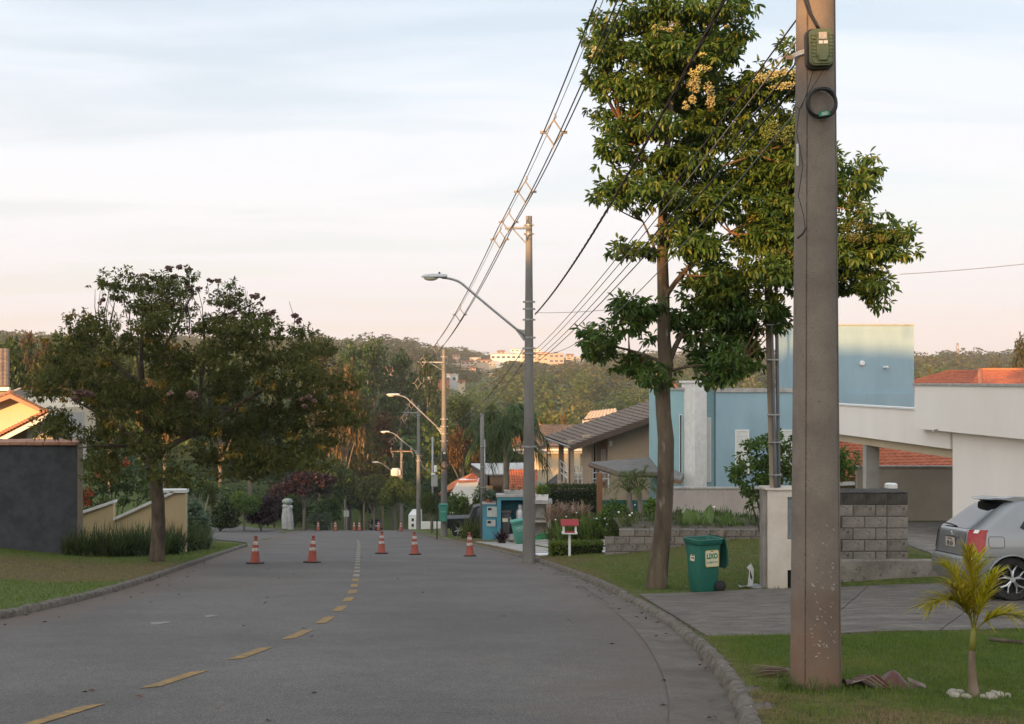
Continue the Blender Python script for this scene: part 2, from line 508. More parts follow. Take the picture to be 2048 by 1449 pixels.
SA = [(-60, 110), (-40, 91), (-24, 72), (-16, 60), (-12.6, 54), (-11.3, 51), (-10.6, 48.4), (-8, 47.5)]
SB = [(-60, 140), (-40, 113), (-24, 93), (-18.5, 89), (-16.8, 87.5), (-8, 87)]
def sideA(X): return np.interp(X, [p[0] for p in SA], [p[1] for p in SA])
def sideB(X): return np.interp(X, [p[0] for p in SB], [p[1] for p in SB])
KERB = 0.095
def ground(X, Y):
    X = np.asarray(X, float); Y = np.asarray(Y, float)
    z = road_z(Y)
    dR = X - kR(Y); dL = kL(Y) - X
    up = np.clip(dR / 0.12, 0, 1) * KERB
    dip = np.where((Y > 12.6) & (Y < 19.8), 1.0, 0.0) * np.clip((2.2 - dR) / 2.2, 0, 1) * 0.06
    zr = z + up - np.where(dR > 0, dip, 0) + bil(GR, GYR, GD, dR, Y)
    inside = np.clip((Y - sideA(X)) / 0.25, 0, 1) * np.clip((sideB(X) - Y) / 0.25, 0, 1)
    zl = z + np.clip(dL / 0.12, 0, 1) * KERB * (1 - inside) + bil(GL, GYL, LD, dL, Y)
    fade = np.clip((Y - 150) / 100, 0, 1)
    hl = 0.005 * np.clip(-X - 60, 0, 900) * np.clip((Y - 240) / 200, 0, 1)
    rough = fade * (2.5 * np.sin(X * 0.021 + Y * 0.013) + 2.0 * np.sin(X * 0.043 - Y * 0.017 + 2)) * np.clip(Y / 500, 0.4, 0.7)
    zz = np.where(dR > 0, zr, np.where(dL > 0, zl, z - 0.06 * (1 - fade)))
    return zz * 1.0 + rough + hl

def gz(x, y): return float(ground(np.array([x]), np.array([y]))[0])
def on(u, v, Y):
    """ground point in the column of pixel u at distance Y"""
    x = (u - UC) * Y / FPX
    return Vector((x, Y, gz(x, Y)))

# ------------------------------------------------------------------ ground, road, kerbs
def ysamples():
    a = list(np.arange(-40, 6, 2.0)) + list(np.arange(6, 30, 0.3)) + list(np.arange(30, 60, 0.5)) + list(np.arange(60, 130, 1.0))
    y = 130.0; st = 1.5
    while y < 4200:
        a.append(y); y += st; st *= 1.05
    a = list(np.arange(-290, -40, 10.0)) + a
    return np.array(a)

def lawn_mask(X, Y):
    """dry-grass amount 0..1"""
    n = np.array([mnoise.noise(Vector((x * 0.9, y * 0.55, 0))) + 0.5 * mnoise.noise(Vector((x * 3.1, y * 2.2, 3))) for x, y in zip(X, Y)])
    dL = kL(Y) - X; dR = X - kR(Y)
    band = np.clip((Y - 22.2 + 0.12 * np.clip(dL, 0, 6) + 0.8 * n) / 0.7, 0, 1) * np.clip((33 - Y) / 4, 0, 1)
    left = np.where(dL > 0, 0.8 * band + 0.25 * n * band + np.clip((Y - 33) / 6, 0, 1) * 0.25 * (0.6 + n), 0)
    near = np.clip((8.95 - Y) / 0.5, 0, 1) * (0.62 + 1.1 * n)
    edge = np.clip((0.5 - dR) / 0.5, 0, 1) * 0.5
    v2 = np.clip((Y - 21) / 8, 0, 1) * 0.3 + np.clip((Y - 30) / 3, 0, 1) * np.clip((1.3 - dR) / 1.2, 0, 1) * 0.55
    right = np.where(dR > 0, near + edge + v2 + 0.6 * np.clip(n - 0.02, 0, 1), 0)
    return np.clip(left + right, 0, 1)

offs = np.array([0, .12, .25, .4, .6, .85, 1.15, 1.5, 1.9, 2.4, 3, 3.7, 4.5, 5.4, 6.5, 8, 10, 12, 15, 19, 25, 33, 45, 60, 80, 110, 150, 210, 300, 430, 620, 900, 1300, 1900])
YS = ysamples()
rows = []
for y in YS:
    l, r = float(kL(y)), float(kR(y))
    rows.append(np.concatenate([(l - offs)[::-1], np.linspace(l, r, 7)[1:-1], r + offs]))
GX = np.array(rows); GY = np.repeat(YS[:, None], GX.shape[1], 1)
GZ = ground(GX.ravel(), GY.ravel())
nr, nc = GX.shape
ii = np.arange(nr * nc).reshape(nr, nc)
F = np.stack([ii[:-1, :-1], ii[:-1, 1:], ii[1:, 1:], ii[1:, :-1]], -1).reshape(-1, 4)
V = np.stack([GX.ravel(), GY.ravel(), GZ], 1)
dry = np.zeros(len(V)); near = (V[:, 1] > 4) & (V[:, 1] < 60) & (np.abs(V[:, 0]) < 40)
dry[near] = lawn_mask(V[near, 0], V[near, 1])

def grass_material():
    m = bpy.data.materials.new('lawn_ground'); m.use_nodes = True
    t = m.node_tree; n = t.nodes; l = t.links; b = n['Principled BSDF']
    b.inputs['Roughness'].default_value = 0.9; b.inputs['Specular IOR Level'].default_value = 0.15
    g = n.new('ShaderNodeNewGeometry')
    def noi(s, d=4):
        q = n.new('ShaderNodeTexNoise'); q.inputs['Scale'].default_value = s; q.inputs['Detail'].default_value = d
        l.new(g.outputs['Position'], q.inputs['Vector']); return q
    def ramp(a, c1, c2, lo, hi):
        q = n.new('ShaderNodeValToRGB'); q.color_ramp.elements[0].position = lo; q.color_ramp.elements[0].color = (*c1, 1)
        q.color_ramp.elements[1].position = hi; q.color_ramp.elements[1].color = (*c2, 1); l.new(a, q.inputs[0]); return q
    n1 = noi(9, 6); n2 = noi(1.1, 3); n3 = noi(60, 3)
    gr = ramp(n1.outputs['Fac'], (0.06, 0.085, 0.018), (0.125, 0.15, 0.038), 0.35, 0.68)
    br = ramp(n1.outputs['Fac'], (0.055, 0.042, 0.018), (0.17, 0.125, 0.055), 0.3, 0.7)
    at_ = n.new('ShaderNodeAttribute'); at_.attribute_name = 'rnd'
    ad = n.new('ShaderNodeMath'); ad.operation = 'MULTIPLY_ADD'; l.new(n2.outputs['Fac'], ad.inputs[0]); ad.inputs[1].default_value = 0.5; l.new(at_.outputs['Fac'], ad.inputs[2])
    mr = n.new('ShaderNodeMapRange'); mr.inputs['From Min'].default_value = 0.28; mr.inputs['From Max'].default_value = 0.95; l.new(ad.outputs[0], mr.inputs['Value'])
    mi = n.new('ShaderNodeMix'); mi.data_type = 'RGBA'; l.new(mr.outputs[0], mi.inputs[0]); l.new(gr.outputs[0], mi.inputs[6]); l.new(br.outputs[0], mi.inputs[7])
    l.new(mi.outputs[2], b.inputs['Base Color'])
    bp = n.new('ShaderNodeBump'); bp.inputs['Strength'].default_value = 0.9; bp.inputs['Distance'].default_value = 0.03
    l.new(n3.outputs['Fac'], bp.inputs['Height']); l.new(bp.outputs[0], b.inputs['Normal'])
    return m
MATS['lawn'] = grass_material()
g_me = np_mesh('ground', V, F, MATS['lawn'], smooth=True, rnd=dry)
tag(link('ground', g_me), 'sloping lawns and earth that fall away towards the wooded valley', kind='structure')

def asphalt_material(name, edge=True):
    m = bpy.data.materials.new(name); m.use_nodes = True
    t = m.node_tree; n = t.nodes; l = t.links; b = n['Principled BSDF']
    b.inputs['Roughness'].default_value = 0.82; b.inputs['Specular IOR Level'].default_value = 0.35
    g = n.new('ShaderNodeNewGeometry')
    def noi(s, d=4, r=0.6):
        q = n.new('ShaderNodeTexNoise'); q.inputs['Scale'].default_value = s; q.inputs['Detail'].default_value = d; q.inputs['Roughness'].default_value = r
        l.new(g.outputs['Position'], q.inputs['Vector']); return q
    def ramp(a, c1, c2, lo, hi):
        q = n.new('ShaderNodeValToRGB'); q.color_ramp.elements[0].position = lo; q.color_ramp.elements[0].color = (*c1, 1)
        q.color_ramp.elements[1].position = hi; q.color_ramp.elements[1].color = (*c2, 1); l.new(a, q.inputs[0]); return q
    def mixc(f, a, b_, typ='MIX'):
        q = n.new('ShaderNodeMix'); q.data_type = 'RGBA'; q.blend_type = typ
        (l.new(f, q.inputs[0]) if not isinstance(f, float) else setattr(q.inputs[0], 'default_value', f))
        for s, i in ((a, 6), (b_, 7)):
            if isinstance(s, tuple): q.inputs[i].default_value = (*s, 1)
            else: l.new(s, q.inputs[i])
        return q.outputs[2]
    big = noi(0.35, 5); fine = noi(75, 2, 0.85); mid = noi(4, 6, 0.7)
    base = ramp(big.outputs['Fac'], (0.082, 0.0745, 0.07), (0.116, 0.106, 0.098), 0.34, 0.66)
    stone = ramp(fine.outputs['Fac'], (0.45, 0.45, 0.46), (1.9, 1.84, 1.78), 0.36, 0.66)
    c = mixc(1.0, base.outputs[0], stone.outputs[0], 'MULTIPLY')
    mm = ramp(mid.outputs['Fac'], (0.86, 0.86, 0.87), (1.12, 1.11, 1.09), 0.35, 0.7)
    c = mixc(0.8, c, mm.outputs[0], 'MULTIPLY')
    at_ = n.new('ShaderNodeAttribute'); at_.attribute_name = 'rnd'
    dn = noi(1.6, 7, 0.7)
    a1 = n.new('ShaderNodeMath'); a1.operation = 'MULTIPLY_ADD'; l.new(dn.outputs['Fac'], a1.inputs[0]); a1.inputs[1].default_value = 1.0; l.new(at_.outputs['Fac'], a1.inputs[2])
    dm = n.new('ShaderNodeMapRange'); dm.inputs['From Min'].default_value = 0.72; dm.inputs['From Max'].default_value = 1.35; dm.inputs['To Max'].default_value = 0.85; l.new(a1.outputs[0], dm.inputs['Value'])
    c = mixc(dm.outputs[0], c, (0.115, 0.078, 0.056))
    l.new(c, b.inputs['Base Color'])
    bp = n.new('ShaderNodeBump'); bp.inputs['Strength'].default_value = 0.5; bp.inputs['Distance'].default_value = 0.006
    l.new(fine.outputs['Fac'], bp.inputs['Height']); l.new(bp.outputs[0], b.inputs['Normal'])
    return m
MATS['asphalt'] = asphalt_material('asphalt')

GUT = 0.42
ry = np.concatenate([np.arange(-40, 6, 2.0), np.arange(6, 40, 0.35), np.arange(40, 110, 0.8), np.arange(110, 235, 2.0)])
P = []; E = []
for y in ry:
    l, r = float(kL(y)), float(kR(y))
    if y < 48 or y > 88: l += GUT * 0.0
    xs = np.linspace(l, r - GUT, 22); P.append([(x, y) for x in xs])
    dl = np.minimum(xs - l, 0.0 + (r - GUT) - xs)
    e_ = np.clip(1 - (xs - l) / 1.6, 0, 1) * 0.85 + np.clip(1 - ((r - GUT) - xs) / 1.8, 0, 1) * 0.55
    # earth stains on the carriageway
    for sx_, sy_, rx_, ry_, k_ in ((0.73, 9.7, 0.32, 0.5, 0.95), (-0.1, 11.2, 0.9, 1.6, 0.25), (-5.5, 24, 1.6, 4, 0.35), (-6.2, 33, 1.4, 2.0, 0.3)):
        e_ = np.maximum(e_, k_ * np.exp(-((xs - sx_) / rx_) ** 2 - ((y - sy_) / ry_) ** 2))
    E.append(e_)
P = np.array(P); nr, nc = P.shape[:2]
V = np.concatenate([P.reshape(-1, 2), road_z(P[..., 1].ravel())[:, None]], 1)
ii = np.arange(nr * nc).reshape(nr, nc)
F = np.stack([ii[:-1, :-1], ii[:-1, 1:], ii[1:, 1:], ii[1:, :-1]], -1).reshape(-1, 4)
road = tag(link('road', np_mesh('road', V, F, MATS['asphalt'], smooth=True, rnd=np.concatenate(E))), 'grey asphalt street running downhill past the traffic cones', kind='structure')

# gutter strip and kerb on each side
concrete_dirty = M('gutter_concrete', (0.085, 0.068, 0.056), (0.14, 0.116, 0.096), scale=2.2, rough=0.9, bump=0.5, bscale=30, speck=(0.07, 0.055, 0.045), speck_scale=35)
kerb_mat = M('kerb_concrete', (0.085, 0.069, 0.056), (0.18, 0.15, 0.122), scale=7, rough=0.92, bump=1.0, bscale=18, speck=(0.05, 0.04, 0.03), speck_scale=26, bdist=0.04)

def ribbon(name, line, prof, mat, label, jit=0.0, parent=None):
    """line: list of (x,y) ; prof: list of (side offset, height above road) ; side is to the right of travel"""
    P = []
    n = len(line)
    for i, (x, y) in enumerate(line):
        a = line[max(i - 1, 0)]; b = line[min(i + 1, n - 1)]
        t = Vector((b[0] - a[0], b[1] - a[1])).normalized(); s = Vector((t.y, -t.x))
        row = []
        for k, (o, h) in enumerate(prof):
            j = (mnoise.noise(Vector((x * 5 + k * 7, y * 5, k))) * 0.6 + mnoise.noise(Vector((x * 14, y * 14, k))) * 0.5) * jit if jit else 0
            row.append((x + s.x * (o + j), y + s.y * (o + j), float(road_z(y)) + (h(y) if callable(h) else h) + j * 0.5))
        P.append(row)
    b = MB().grid(P)
    o = b.build(name, mat, parent, smooth=50, fix=False)
    return o if parent else tag(o, label, kind='structure')

yy = np.concatenate([np.arange(-30, 6, 1.5), np.arange(6, 26, 0.11), np.arange(26, 50, 0.22), np.arange(50, 150, 0.7)])
def khR(y):
    k = KERB
    if 12.7 < y < 19.9: k = 0.065
    if 38 < y < 60: k = 0.05
    return k
lineR = [(float(kR(y)), y) for y in yy]
ribbon('gutter', lineR, [(-GUT - 0.04, 0.006), (-GUT, 0.008), (-0.15, -0.012), (0.0, 0.0)], concrete_dirty, 'dirty concrete gutter strip along the kerb beside the lawn')
ribbon('kerb', lineR, [(-0.012, -0.03), (0.0, lambda y: khR(y) * 0.55), (0.03, lambda y: khR(y) + 0.004), (0.09, lambda y: khR(y) + 0.008), (0.14, lambda y: khR(y) - 0.01), (0.16, lambda y: khR(y) - 0.09)], kerb_mat, 'rough concrete kerb curving along the lawn and driveway', jit=0.03)
yl = [y for y in yy if y < 48.2]
lineL = [(float(kL(y)), y) for y in yl]
lineL += [(-10.78, 48.7), (-11.0, 49.5), (-11.4, 51), (-12.7, 54), (-14.3, 57), (-16.1, 60), (-20, 66), (-24, 72), (-40, 91)]
lineL = [(x, y) for x, y in lineL]
ribbon('kerb', lineL[::-1], [(-0.012, -0.03), (0.0, 0.07), (0.035, KERB + 0.002), (0.1, KERB + 0.006), (0.15, KERB - 0.01), (0.18, 0.02)], kerb_mat, 'low brown kerb below the dry lawn and along the side street', jit=0.04)
def resamp(pts, n):
    pts = np.array(pts, float); d = np.concatenate([[0], np.cumsum(np.linalg.norm(np.diff(pts, axis=0), axis=1))])
    t = np.linspace(0, d[-1], n); return np.stack([np.interp(t, d, pts[:, 0]), np.interp(t, d, pts[:, 1])], 1)
lineB = [tuple(p) for p in resamp([(-60, 140), (-40, 113), (-24, 93), (-18.5, 89), (-17.3, 88.7), (-16.9, 90), (-17.8, 96), (-20.5, 118), (-22.6, 140)], 90)]
def ribbon_ground(name, line, prof, mat, label):
    P = []; n = len(line)
    for i, (x, y) in enumerate(line):
        a = line[max(i - 1, 0)]; b = line[min(i + 1, n - 1)]
        t = Vector((b[0] - a[0], b[1] - a[1])).normalized(); s = Vector((t.y, -t.x))
        P.append([(x + s.x * o, y + s.y * o, float(road_z(y)) + h + max(0, -x - 17) * 0.02) for o, h in prof])
    return tag(MB().grid(P).build(name, mat, None, smooth=50, fix=False), label, kind='structure')
ribbon_ground('kerb', lineB, [(0.1, -0.1), (0.1, 0.16), (-0.02, 0.18), (-0.15, 0.18)], kerb_mat, 'far kerb of the side street below the green bank')

# side street: one sheet between its two edges
A_ = resamp(SA, 50); B_ = resamp(SB, 50)
P = []
for a, b in zip(A_, B_):
    P.append([a + (b - a) * t for t in np.linspace(0, 1, 12)])
P = np.array(P); z = ground(P[..., 0].ravel(), P[..., 1].ravel()) + 0.018
zr = road_z(P[..., 1].ravel())
inr = (P[..., 0].ravel() > kL(P[..., 1].ravel()) - 0.02)
z = np.where(inr, zr - 0.02, np.minimum(z, zr + 0.5 + 0.02 * np.clip(-P[..., 0].ravel() - 17, 0, 60)))
V = np.concatenate([P.reshape(-1, 2), z[:, None]], 1); nr, nc = P.shape[:2]; ii = np.arange(nr * nc).reshape(nr, nc)
F = np.stack([ii[:-1, :-1], ii[1:, :-1], ii[1:, 1:], ii[:-1, 1:]], -1).reshape(-1, 4)
tag(link('side_street', np_mesh('side_street', V, F, MATS['asphalt'], smooth=True, rnd=np.zeros(len(V)))), 'asphalt side street leaving the junction behind the cones', kind='structure')

# centre line dashes: each a thin painted patch of its own on the road
yel = M('road_paint_yellow', (0.3, 0.18, 0.055), (0.18, 0.12, 0.06), scale=11, rough=0.85, speck=(0.11, 0.09, 0.075), speck_scale=42, lo=0.4, hi=0.62)
pale = M('road_paint_pale', (0.3, 0.255, 0.19), (0.2, 0.17, 0.13), scale=9, rough=0.8, speck=(0.13, 0.12, 0.11), speck_scale=60)
y = 5.84; k = 0
while y < 60:
    ln = 0.98
    pts = []
    for t in (0, 0.33, 0.66, 1.0):
        yq = y + ln * t; x = float(kC(yq)); pts.append((x, yq))
    b = MB(); skew = 0.11 if y < 22 else 0.03
    b.grid([[(x - 0.068, yq, float(road_z(yq)) + 0.005), (x + 0.068, yq + skew, float(road_z(yq + skew)) + 0.005)] for x, yq in pts])
    d = b.build('dash', yel if y < 25 else pale, road, fix=False)
    y += 1.84; k += 1

# cracks in the asphalt and the white scuffs
tar = M('tar_crack', (0.03, 0.028, 0.027), rough=0.9)
def crack(pts, w, name='crack', mat=tar, wob=0.05):
    out_ = []
    for i, (x, y) in enumerate(resamp(pts, 60)):
        x += mnoise.noise(Vector((x * 3, y * 3, 5))) * wob; y += mnoise.noise(Vector((x * 3, y * 3, 9))) * wob
        ww = w * (0.35 + 0.9 * abs(mnoise.noise(Vector((x * 6, y * 6, 1)))))
        out_.append([(x - ww, y, float(road_z(y)) + 0.0045), (x + ww, y + ww, float(road_z(y)) + 0.0045)])
    MB().grid(out_).build(name, mat, road, fix=False)
for pts, w in (([(1.1, 7.0), (1.22, 8.4), (1.36, 10.2), (1.5, 13), (1.52, 16), (1.45, 19), (1.3, 23)], 0.012),
               ([(-0.38, 12.0), (-0.1, 12.05)], 0.008), ([(-0.6, 8.4), (-0.3, 8.3), (-0.05, 8.3)], 0.006), ([(0.55, 9.0), (0.85, 8.95)], 0.005),
               ([(-4.8, 18), (-4.1, 19.5), (-3.2, 22)], 0.012), ([(-5.6, 10.5), (-4.2, 11.0), (-3.4, 11.3)], 0.005), ([(-1.9, 16), (-0.8, 16.6), (0.9, 16.9)], 0.007), ([(-6.4, 26), (-4.9, 27.5), (-4.0, 29.5)], 0.012), ([(-2.9, 8.6), (-2.0, 9.4)], 0.004), ([(0.2, 14.2), (0.6, 14.0)], 0.006), ([(-1.5, 10.4), (-1.0, 10.1), (-0.2, 10.3)], 0.004)):
    crack(pts, w)
for u, v, wx, wy in ((318, 1247, 0.16, 0.22), (420, 1233, 0.1, 0.2)):
    Y = 3360 / (v - 1025); x = (u - UC) * Y / FPX
    b = MB(); b.add([(x + wx * math.cos(a) * (0.7 + 0.3 * math.sin(3 * a)), Y + wy * math.sin(a), float(road_z(Y + wy * math.sin(a))) + 0.0045) for a in np.linspace(0, 6.2, 14)], [tuple(range(14))])
    b.build('scuff_mark', M('scuff', (0.26, 0.25, 0.24), (0.14, 0.135, 0.13), scale=30, rough=0.9), road, fix=False)

# near driveway: four textured concrete slabs with open joints
slate = M('stamped_concrete', (0.082, 0.067, 0.055), (0.17, 0.141, 0.118), scale=3.2, rough=0.75, bump=1.0, bscale=9, stretch=(0.75, 1.5, 1), speck=(0.05, 0.043, 0.038), speck_scale=13, bdist=0.05, lo=0.36, hi=0.66)
drive = tag(bpy.data.objects.new('driveway', None), 'textured grey concrete driveway where the silver car stands', kind='structure')
C.objects.link(drive)
def slab_piece(poly, parent, mat, lift=0.022, nx=16, ny=14, name='slab', bumpy=0.0):
    (a, b, c, d) = [Vector((p[0], p[1], 0)) for p in poly]
    P = []
    for i in range(nx + 1):
        row = []
        for j in range(ny + 1):
            s, t = i / nx, j / ny
            q = (a * (1 - s) + b * s) * (1 - t) + (d * (1 - s) + c * s) * t
            z_ = gz(q.x, q.y) + lift + bumpy * mnoise.noise(Vector((q.x * 1.3, q.y * 2.2, 0)))
            row.append((q.x, q.y, z_))
        P.append(row)
    mb = MB().grid(P)
    edge = [P[i][0] for i in range(nx + 1)] + [P[nx][j] for j in range(1, ny + 1)] + [P[i][ny] for i in range(nx - 1, -1, -1)] + [P[0][j] for j in range(ny - 1, 0, -1)]
    n = len(edge)
    mb.add(edge + [(x, y, z - 0.12) for x, y, z in edge], [(i, (i + 1) % n, n + (i + 1) % n, n + i) for i in range(n)])
    return mb.build(name, mat, parent, smooth=30, fix=True)
for poly in (((2.12, 12.95), (3.25, 12.9), (5.9, 19.9), (2.08, 19.6)), ((3.265, 12.9), (4.6, 12.9), (8.2, 20.0), (5.915, 19.9)),
             ((4.615, 12.9), (6.2, 12.85), (11.2, 20.0), (8.215, 20.0)), ((6.215, 12.85), (13.0, 12.8), (15, 20.0), (11.215, 20.0))):
    slab_piece(poly, drive, slate, bumpy=0.012)
earth = M('bare_earth', (0.05, 0.038, 0.026), (0.11, 0.085, 0.06), scale=6, rough=0.95, bump=0.6)
# concrete path from the driveway to the carport
path_mat = M('path_concrete', (0.10, 0.085, 0.075), (0.2, 0.175, 0.15), scale=2.2, rough=0.85, bump=0.5, bscale=12)
pth = tag(bpy.data.objects.new('path', None), 'uneven concrete path between the block wall and the car', kind='structure'); C.objects.link(pth)
for poly in (((8.0, 22.6), (11.5, 22.6), (11.6, 27.0), (8.9, 27.0)), ((8.92, 27.05), (11.6, 27.05), (13.6, 33), (10.6, 33)), ((10.62, 33.05), (16.0, 33.05), (17.6, 41), (12.6, 41))):
    slab_piece(poly, pth, path_mat, bumpy=0.03)

# pale paving slabs with grass joints in front of the meter shelter
pave_mat = M('pale_paving', (0.33, 0.305, 0.285), (0.42, 0.39, 0.365), scale=2.5, rough=0.8, bump=0.25, bscale=30, speck=(0.24, 0.22, 0.2), speck_scale=22)
white_pave = M('white_paving', (0.6, 0.59, 0.6), (0.68, 0.67, 0.68), scale=3, rough=0.7)
pav = tag(bpy.data.objects.new('driveway', None), 'pale driveway of large slabs with grass joints in front of the meter shelter', kind='structure'); C.objects.link(pav)
def quadp(x0, y0, w, d, sk):
    return ((x0, y0), (x0 + w, y0 + 0.0), (x0 + w + sk, y0 + d), (x0 + sk, y0 + d))
rowsP = [(35.5, 1.7, 0, white_pave, 4, 1.5)] + [(37.7 + 2.15 * k, 1.65, 0, pave_mat, 7, 1.3) for k in range(7)]
for y0, dep, off, mt, cnt, w in rowsP:
    for k in range(cnt):
        x0 = float(kR(y0)) + 0.35 + k * (w + 0.26)
        if x0 > 7.5: break
        slab_piece(quadp(x0, y0, w, dep, -0.16 * dep), pav, mt, lift=0.028, nx=4, ny=4)

# ------------------------------------------------------------------ poles, lamps and cables
pole_mat = M('pole_concrete', (0.142, 0.113, 0.094), (0.22, 0.18, 0.15), scale=2.2, rough=0.85, bump=0.3, bscale=90, speck=(0.1, 0.075, 0.062), speck_scale=110)
pole_grey = M('pole_concrete_grey', (0.13, 0.12, 0.11), (0.22, 0.205, 0.19), scale=1.2, rough=0.85, bump=0.3, bscale=40, stretch=(1, 1, 0.35))
steel = M('galvanised_steel', (0.36, 0.36, 0.36), (0.26, 0.26, 0.26), scale=8, rough=0.45, metal=0.5)
rusty = M('brown_steel', (0.2, 0.13, 0.09), (0.3, 0.22, 0.17), scale=6, rough=0.6, metal=0.2)
cable_m = M('cable_black', (0.018, 0.018, 0.02), rough=0.6)
cable_g = M('cable_grey', (0.16, 0.16, 0.16), rough=0.6)
porcelain = M('insulator', (0.25, 0.2, 0.17), rough=0.3)
blackp = M('black_plastic', (0.014, 0.014, 0.015), (0.025, 0.024, 0.023), scale=20, rough=0.55)

def muddy(m):
    """splashed red earth on the foot of the pole"""
    t = m.node_tree; n = t.nodes; l = t.links; b = n['Principled BSDF']
    src = b.inputs['Base Color'].links[0].from_socket
    g = n.new('ShaderNodeTexCoord'); sp = n.new('ShaderNodeSeparateXYZ'); l.new(g.outputs['Object'], sp.inputs[0])
    no = n.new('ShaderNodeTexNoise'); no.inputs['Scale'].default_value = 5.0; no.inputs['Detail'].default_value = 6; l.new(g.outputs['Object'], no.inputs['Vector'])
    a = n.new('ShaderNodeMath'); a.operation = 'MULTIPLY_ADD'; l.new(no.outputs['Fac'], a.inputs[0]); a.inputs[1].default_value = -1.5; l.new(sp.outputs['Z'], a.inputs[2])
    r = n.new('ShaderNodeMapRange'); r.inputs['From Min'].default_value = -0.75; r.inputs['From Max'].default_value = 0.1; r.inputs['To Min'].default_value = 0.75; r.inputs['To Max'].default_value = 0.0; l.new(a.outputs[0], r.inputs['Value'])
    x = n.new('ShaderNodeMix'); x.data_type = 'RGBA'; l.new(r.outputs[0], x.inputs[0]); l.new(src, x.inputs[6]); x.inputs[7].default_value = (0.2, 0.105, 0.06, 1)
    l.new(x.outputs[2], b.inputs['Base Color'])
muddy(pole_mat)
POLES = {}
def pole(key, base, Hh, label, mat, r0=0.19, r1=0.095, seam=False, bands=()):
    t = thing('utility_pole', label, 'utility pole', base, group='street poles')
    n = 24
    prof = [(r0 - (r0 - r1) * i / n, Hh * i / n) for i in range(n + 1)]
    prof = [(r0 * 1.0, -0.8)] + prof
    MB().lathe(prof, sides=40 if seam else 20).build('shaft', mat, t, smooth=40)
    if seam:
        for ang in (R(-128), R(-35)):
            P = []
            for i in range(60):
                z_ = 0.02 + i * (Hh - 0.1) / 60; r = r0 - (r0 - r1) * z_ / Hh + 0.0015
                w = 0.004 + 0.004 * abs(mnoise.noise(Vector((0, 0, z_ * 5 + ang))))
                P.append([(r * math.cos(ang - w / r), r * math.sin(ang - w / r), z_), (r * math.cos(ang + w / r), r * math.sin(ang + w / r), z_)])
            MB().grid(P).build('mould_seam', M('seam_dark', (0.05, 0.035, 0.03), (0.12, 0.09, 0.075), scale=30, rough=0.95), t, fix=False)
    for h in bands:
        r = r0 - (r0 - r1) * h / Hh
        b = MB().lathe([(r + 0.004, h - 0.025), (r + 0.012, h - 0.02), (r + 0.012, h + 0.02), (r + 0.004, h + 0.025)], sides=20)
        b.box((r + 0.03, 0, h), (0.07, 0.05, 0.05)); b.box((-r - 0.03, 0, h), (0.07, 0.05, 0.05))
        b.build('steel_band', steel, t)
    POLES[key] = (t, Vector(base), Hh, r0, r1)
    return t

p1 = Vector((2.26, 8.93, gz(2.26, 8.93)))
pole(1, p1, 9.9, 'thick brown concrete pole standing on the lawn beside the young palm', pole_mat, 0.187, 0.1, seam=True)
p2 = on(1058, 1120, 33.6); pole(2, p2, 9.75, 'grey concrete pole at the lawn tip beside the paved driveway', pole_grey, 0.185, 0.085, bands=(3.3, 6.05, 6.35, 6.85, 7.15, 7.35, 9.25, 9.5, 5.9))
p3 = on(888, 1072, 65.6); pole(3, p3, 10.2, 'concrete pole carrying the teal litter bin by the kerb', pole_grey, 0.19, 0.1, bands=(5.2, 5.6, 6.0, 6.4, 9.4, 9.8))
p4 = on(837, 1058, 94.5); pole(4, p4, 9.8, 'concrete pole next beyond the litter bin pole down the street', pole_grey, 0.19, 0.1, bands=(5.4, 5.8, 9.0, 9.5))
p5 = on(803, 1057, 134.0); pole(5, p5, 10.3, 'concrete pole with crossarm and white transformer far down the street', pole_grey, 0.2, 0.11, bands=(5.0, 7.6))
p6 = on(787, 1060, 170.0); pole(6, p6, 10.6, 'farthest thin pole behind the transformer pole', pole_grey, 0.2, 0.11)

# worn light scratches on the near pole (chipped paint) are part of it
chips = MB(); rn = random.Random(4)
for k in range(60):
    ang = R(rn.uniform(-115, -55)); z_ = rn.gauss(0.62, 0.24)
    if not 0.1 < z_ < 1.25: continue
    r = 0.187 - 0.0088 * z_ + 0.0012; w = rn.uniform(0.006, 0.02) / r; hh = rn.uniform(0.003, 0.008); tl = rn.uniform(-0.008, 0.004)
    chips.add([(r * math.cos(ang - w / 2), r * math.sin(ang - w / 2), z_ - tl), (r * math.cos(ang + w / 2), r * math.sin(ang + w / 2), z_ + tl), (r * math.cos(ang + w / 2), r * math.sin(ang + w / 2), z_ + tl + hh), (r * math.cos(ang - w / 2), r * math.sin(ang - w / 2), z_ - tl + hh)], [(0, 1, 2, 3)])
o = chips.build('chipped_marks', M('chip', (0.42, 0.36, 0.31), rough=0.8), POLES[1][0], fix=False); o['kind'] = 'stuff'
MB().box((-0.155, -0.085, 3.95), (0.012, 0.012, 0.16), rz=R(-60)).build('number_strip', M('white_label', (0.6, 0.58, 0.55), rough=0.6), POLES[1][0])

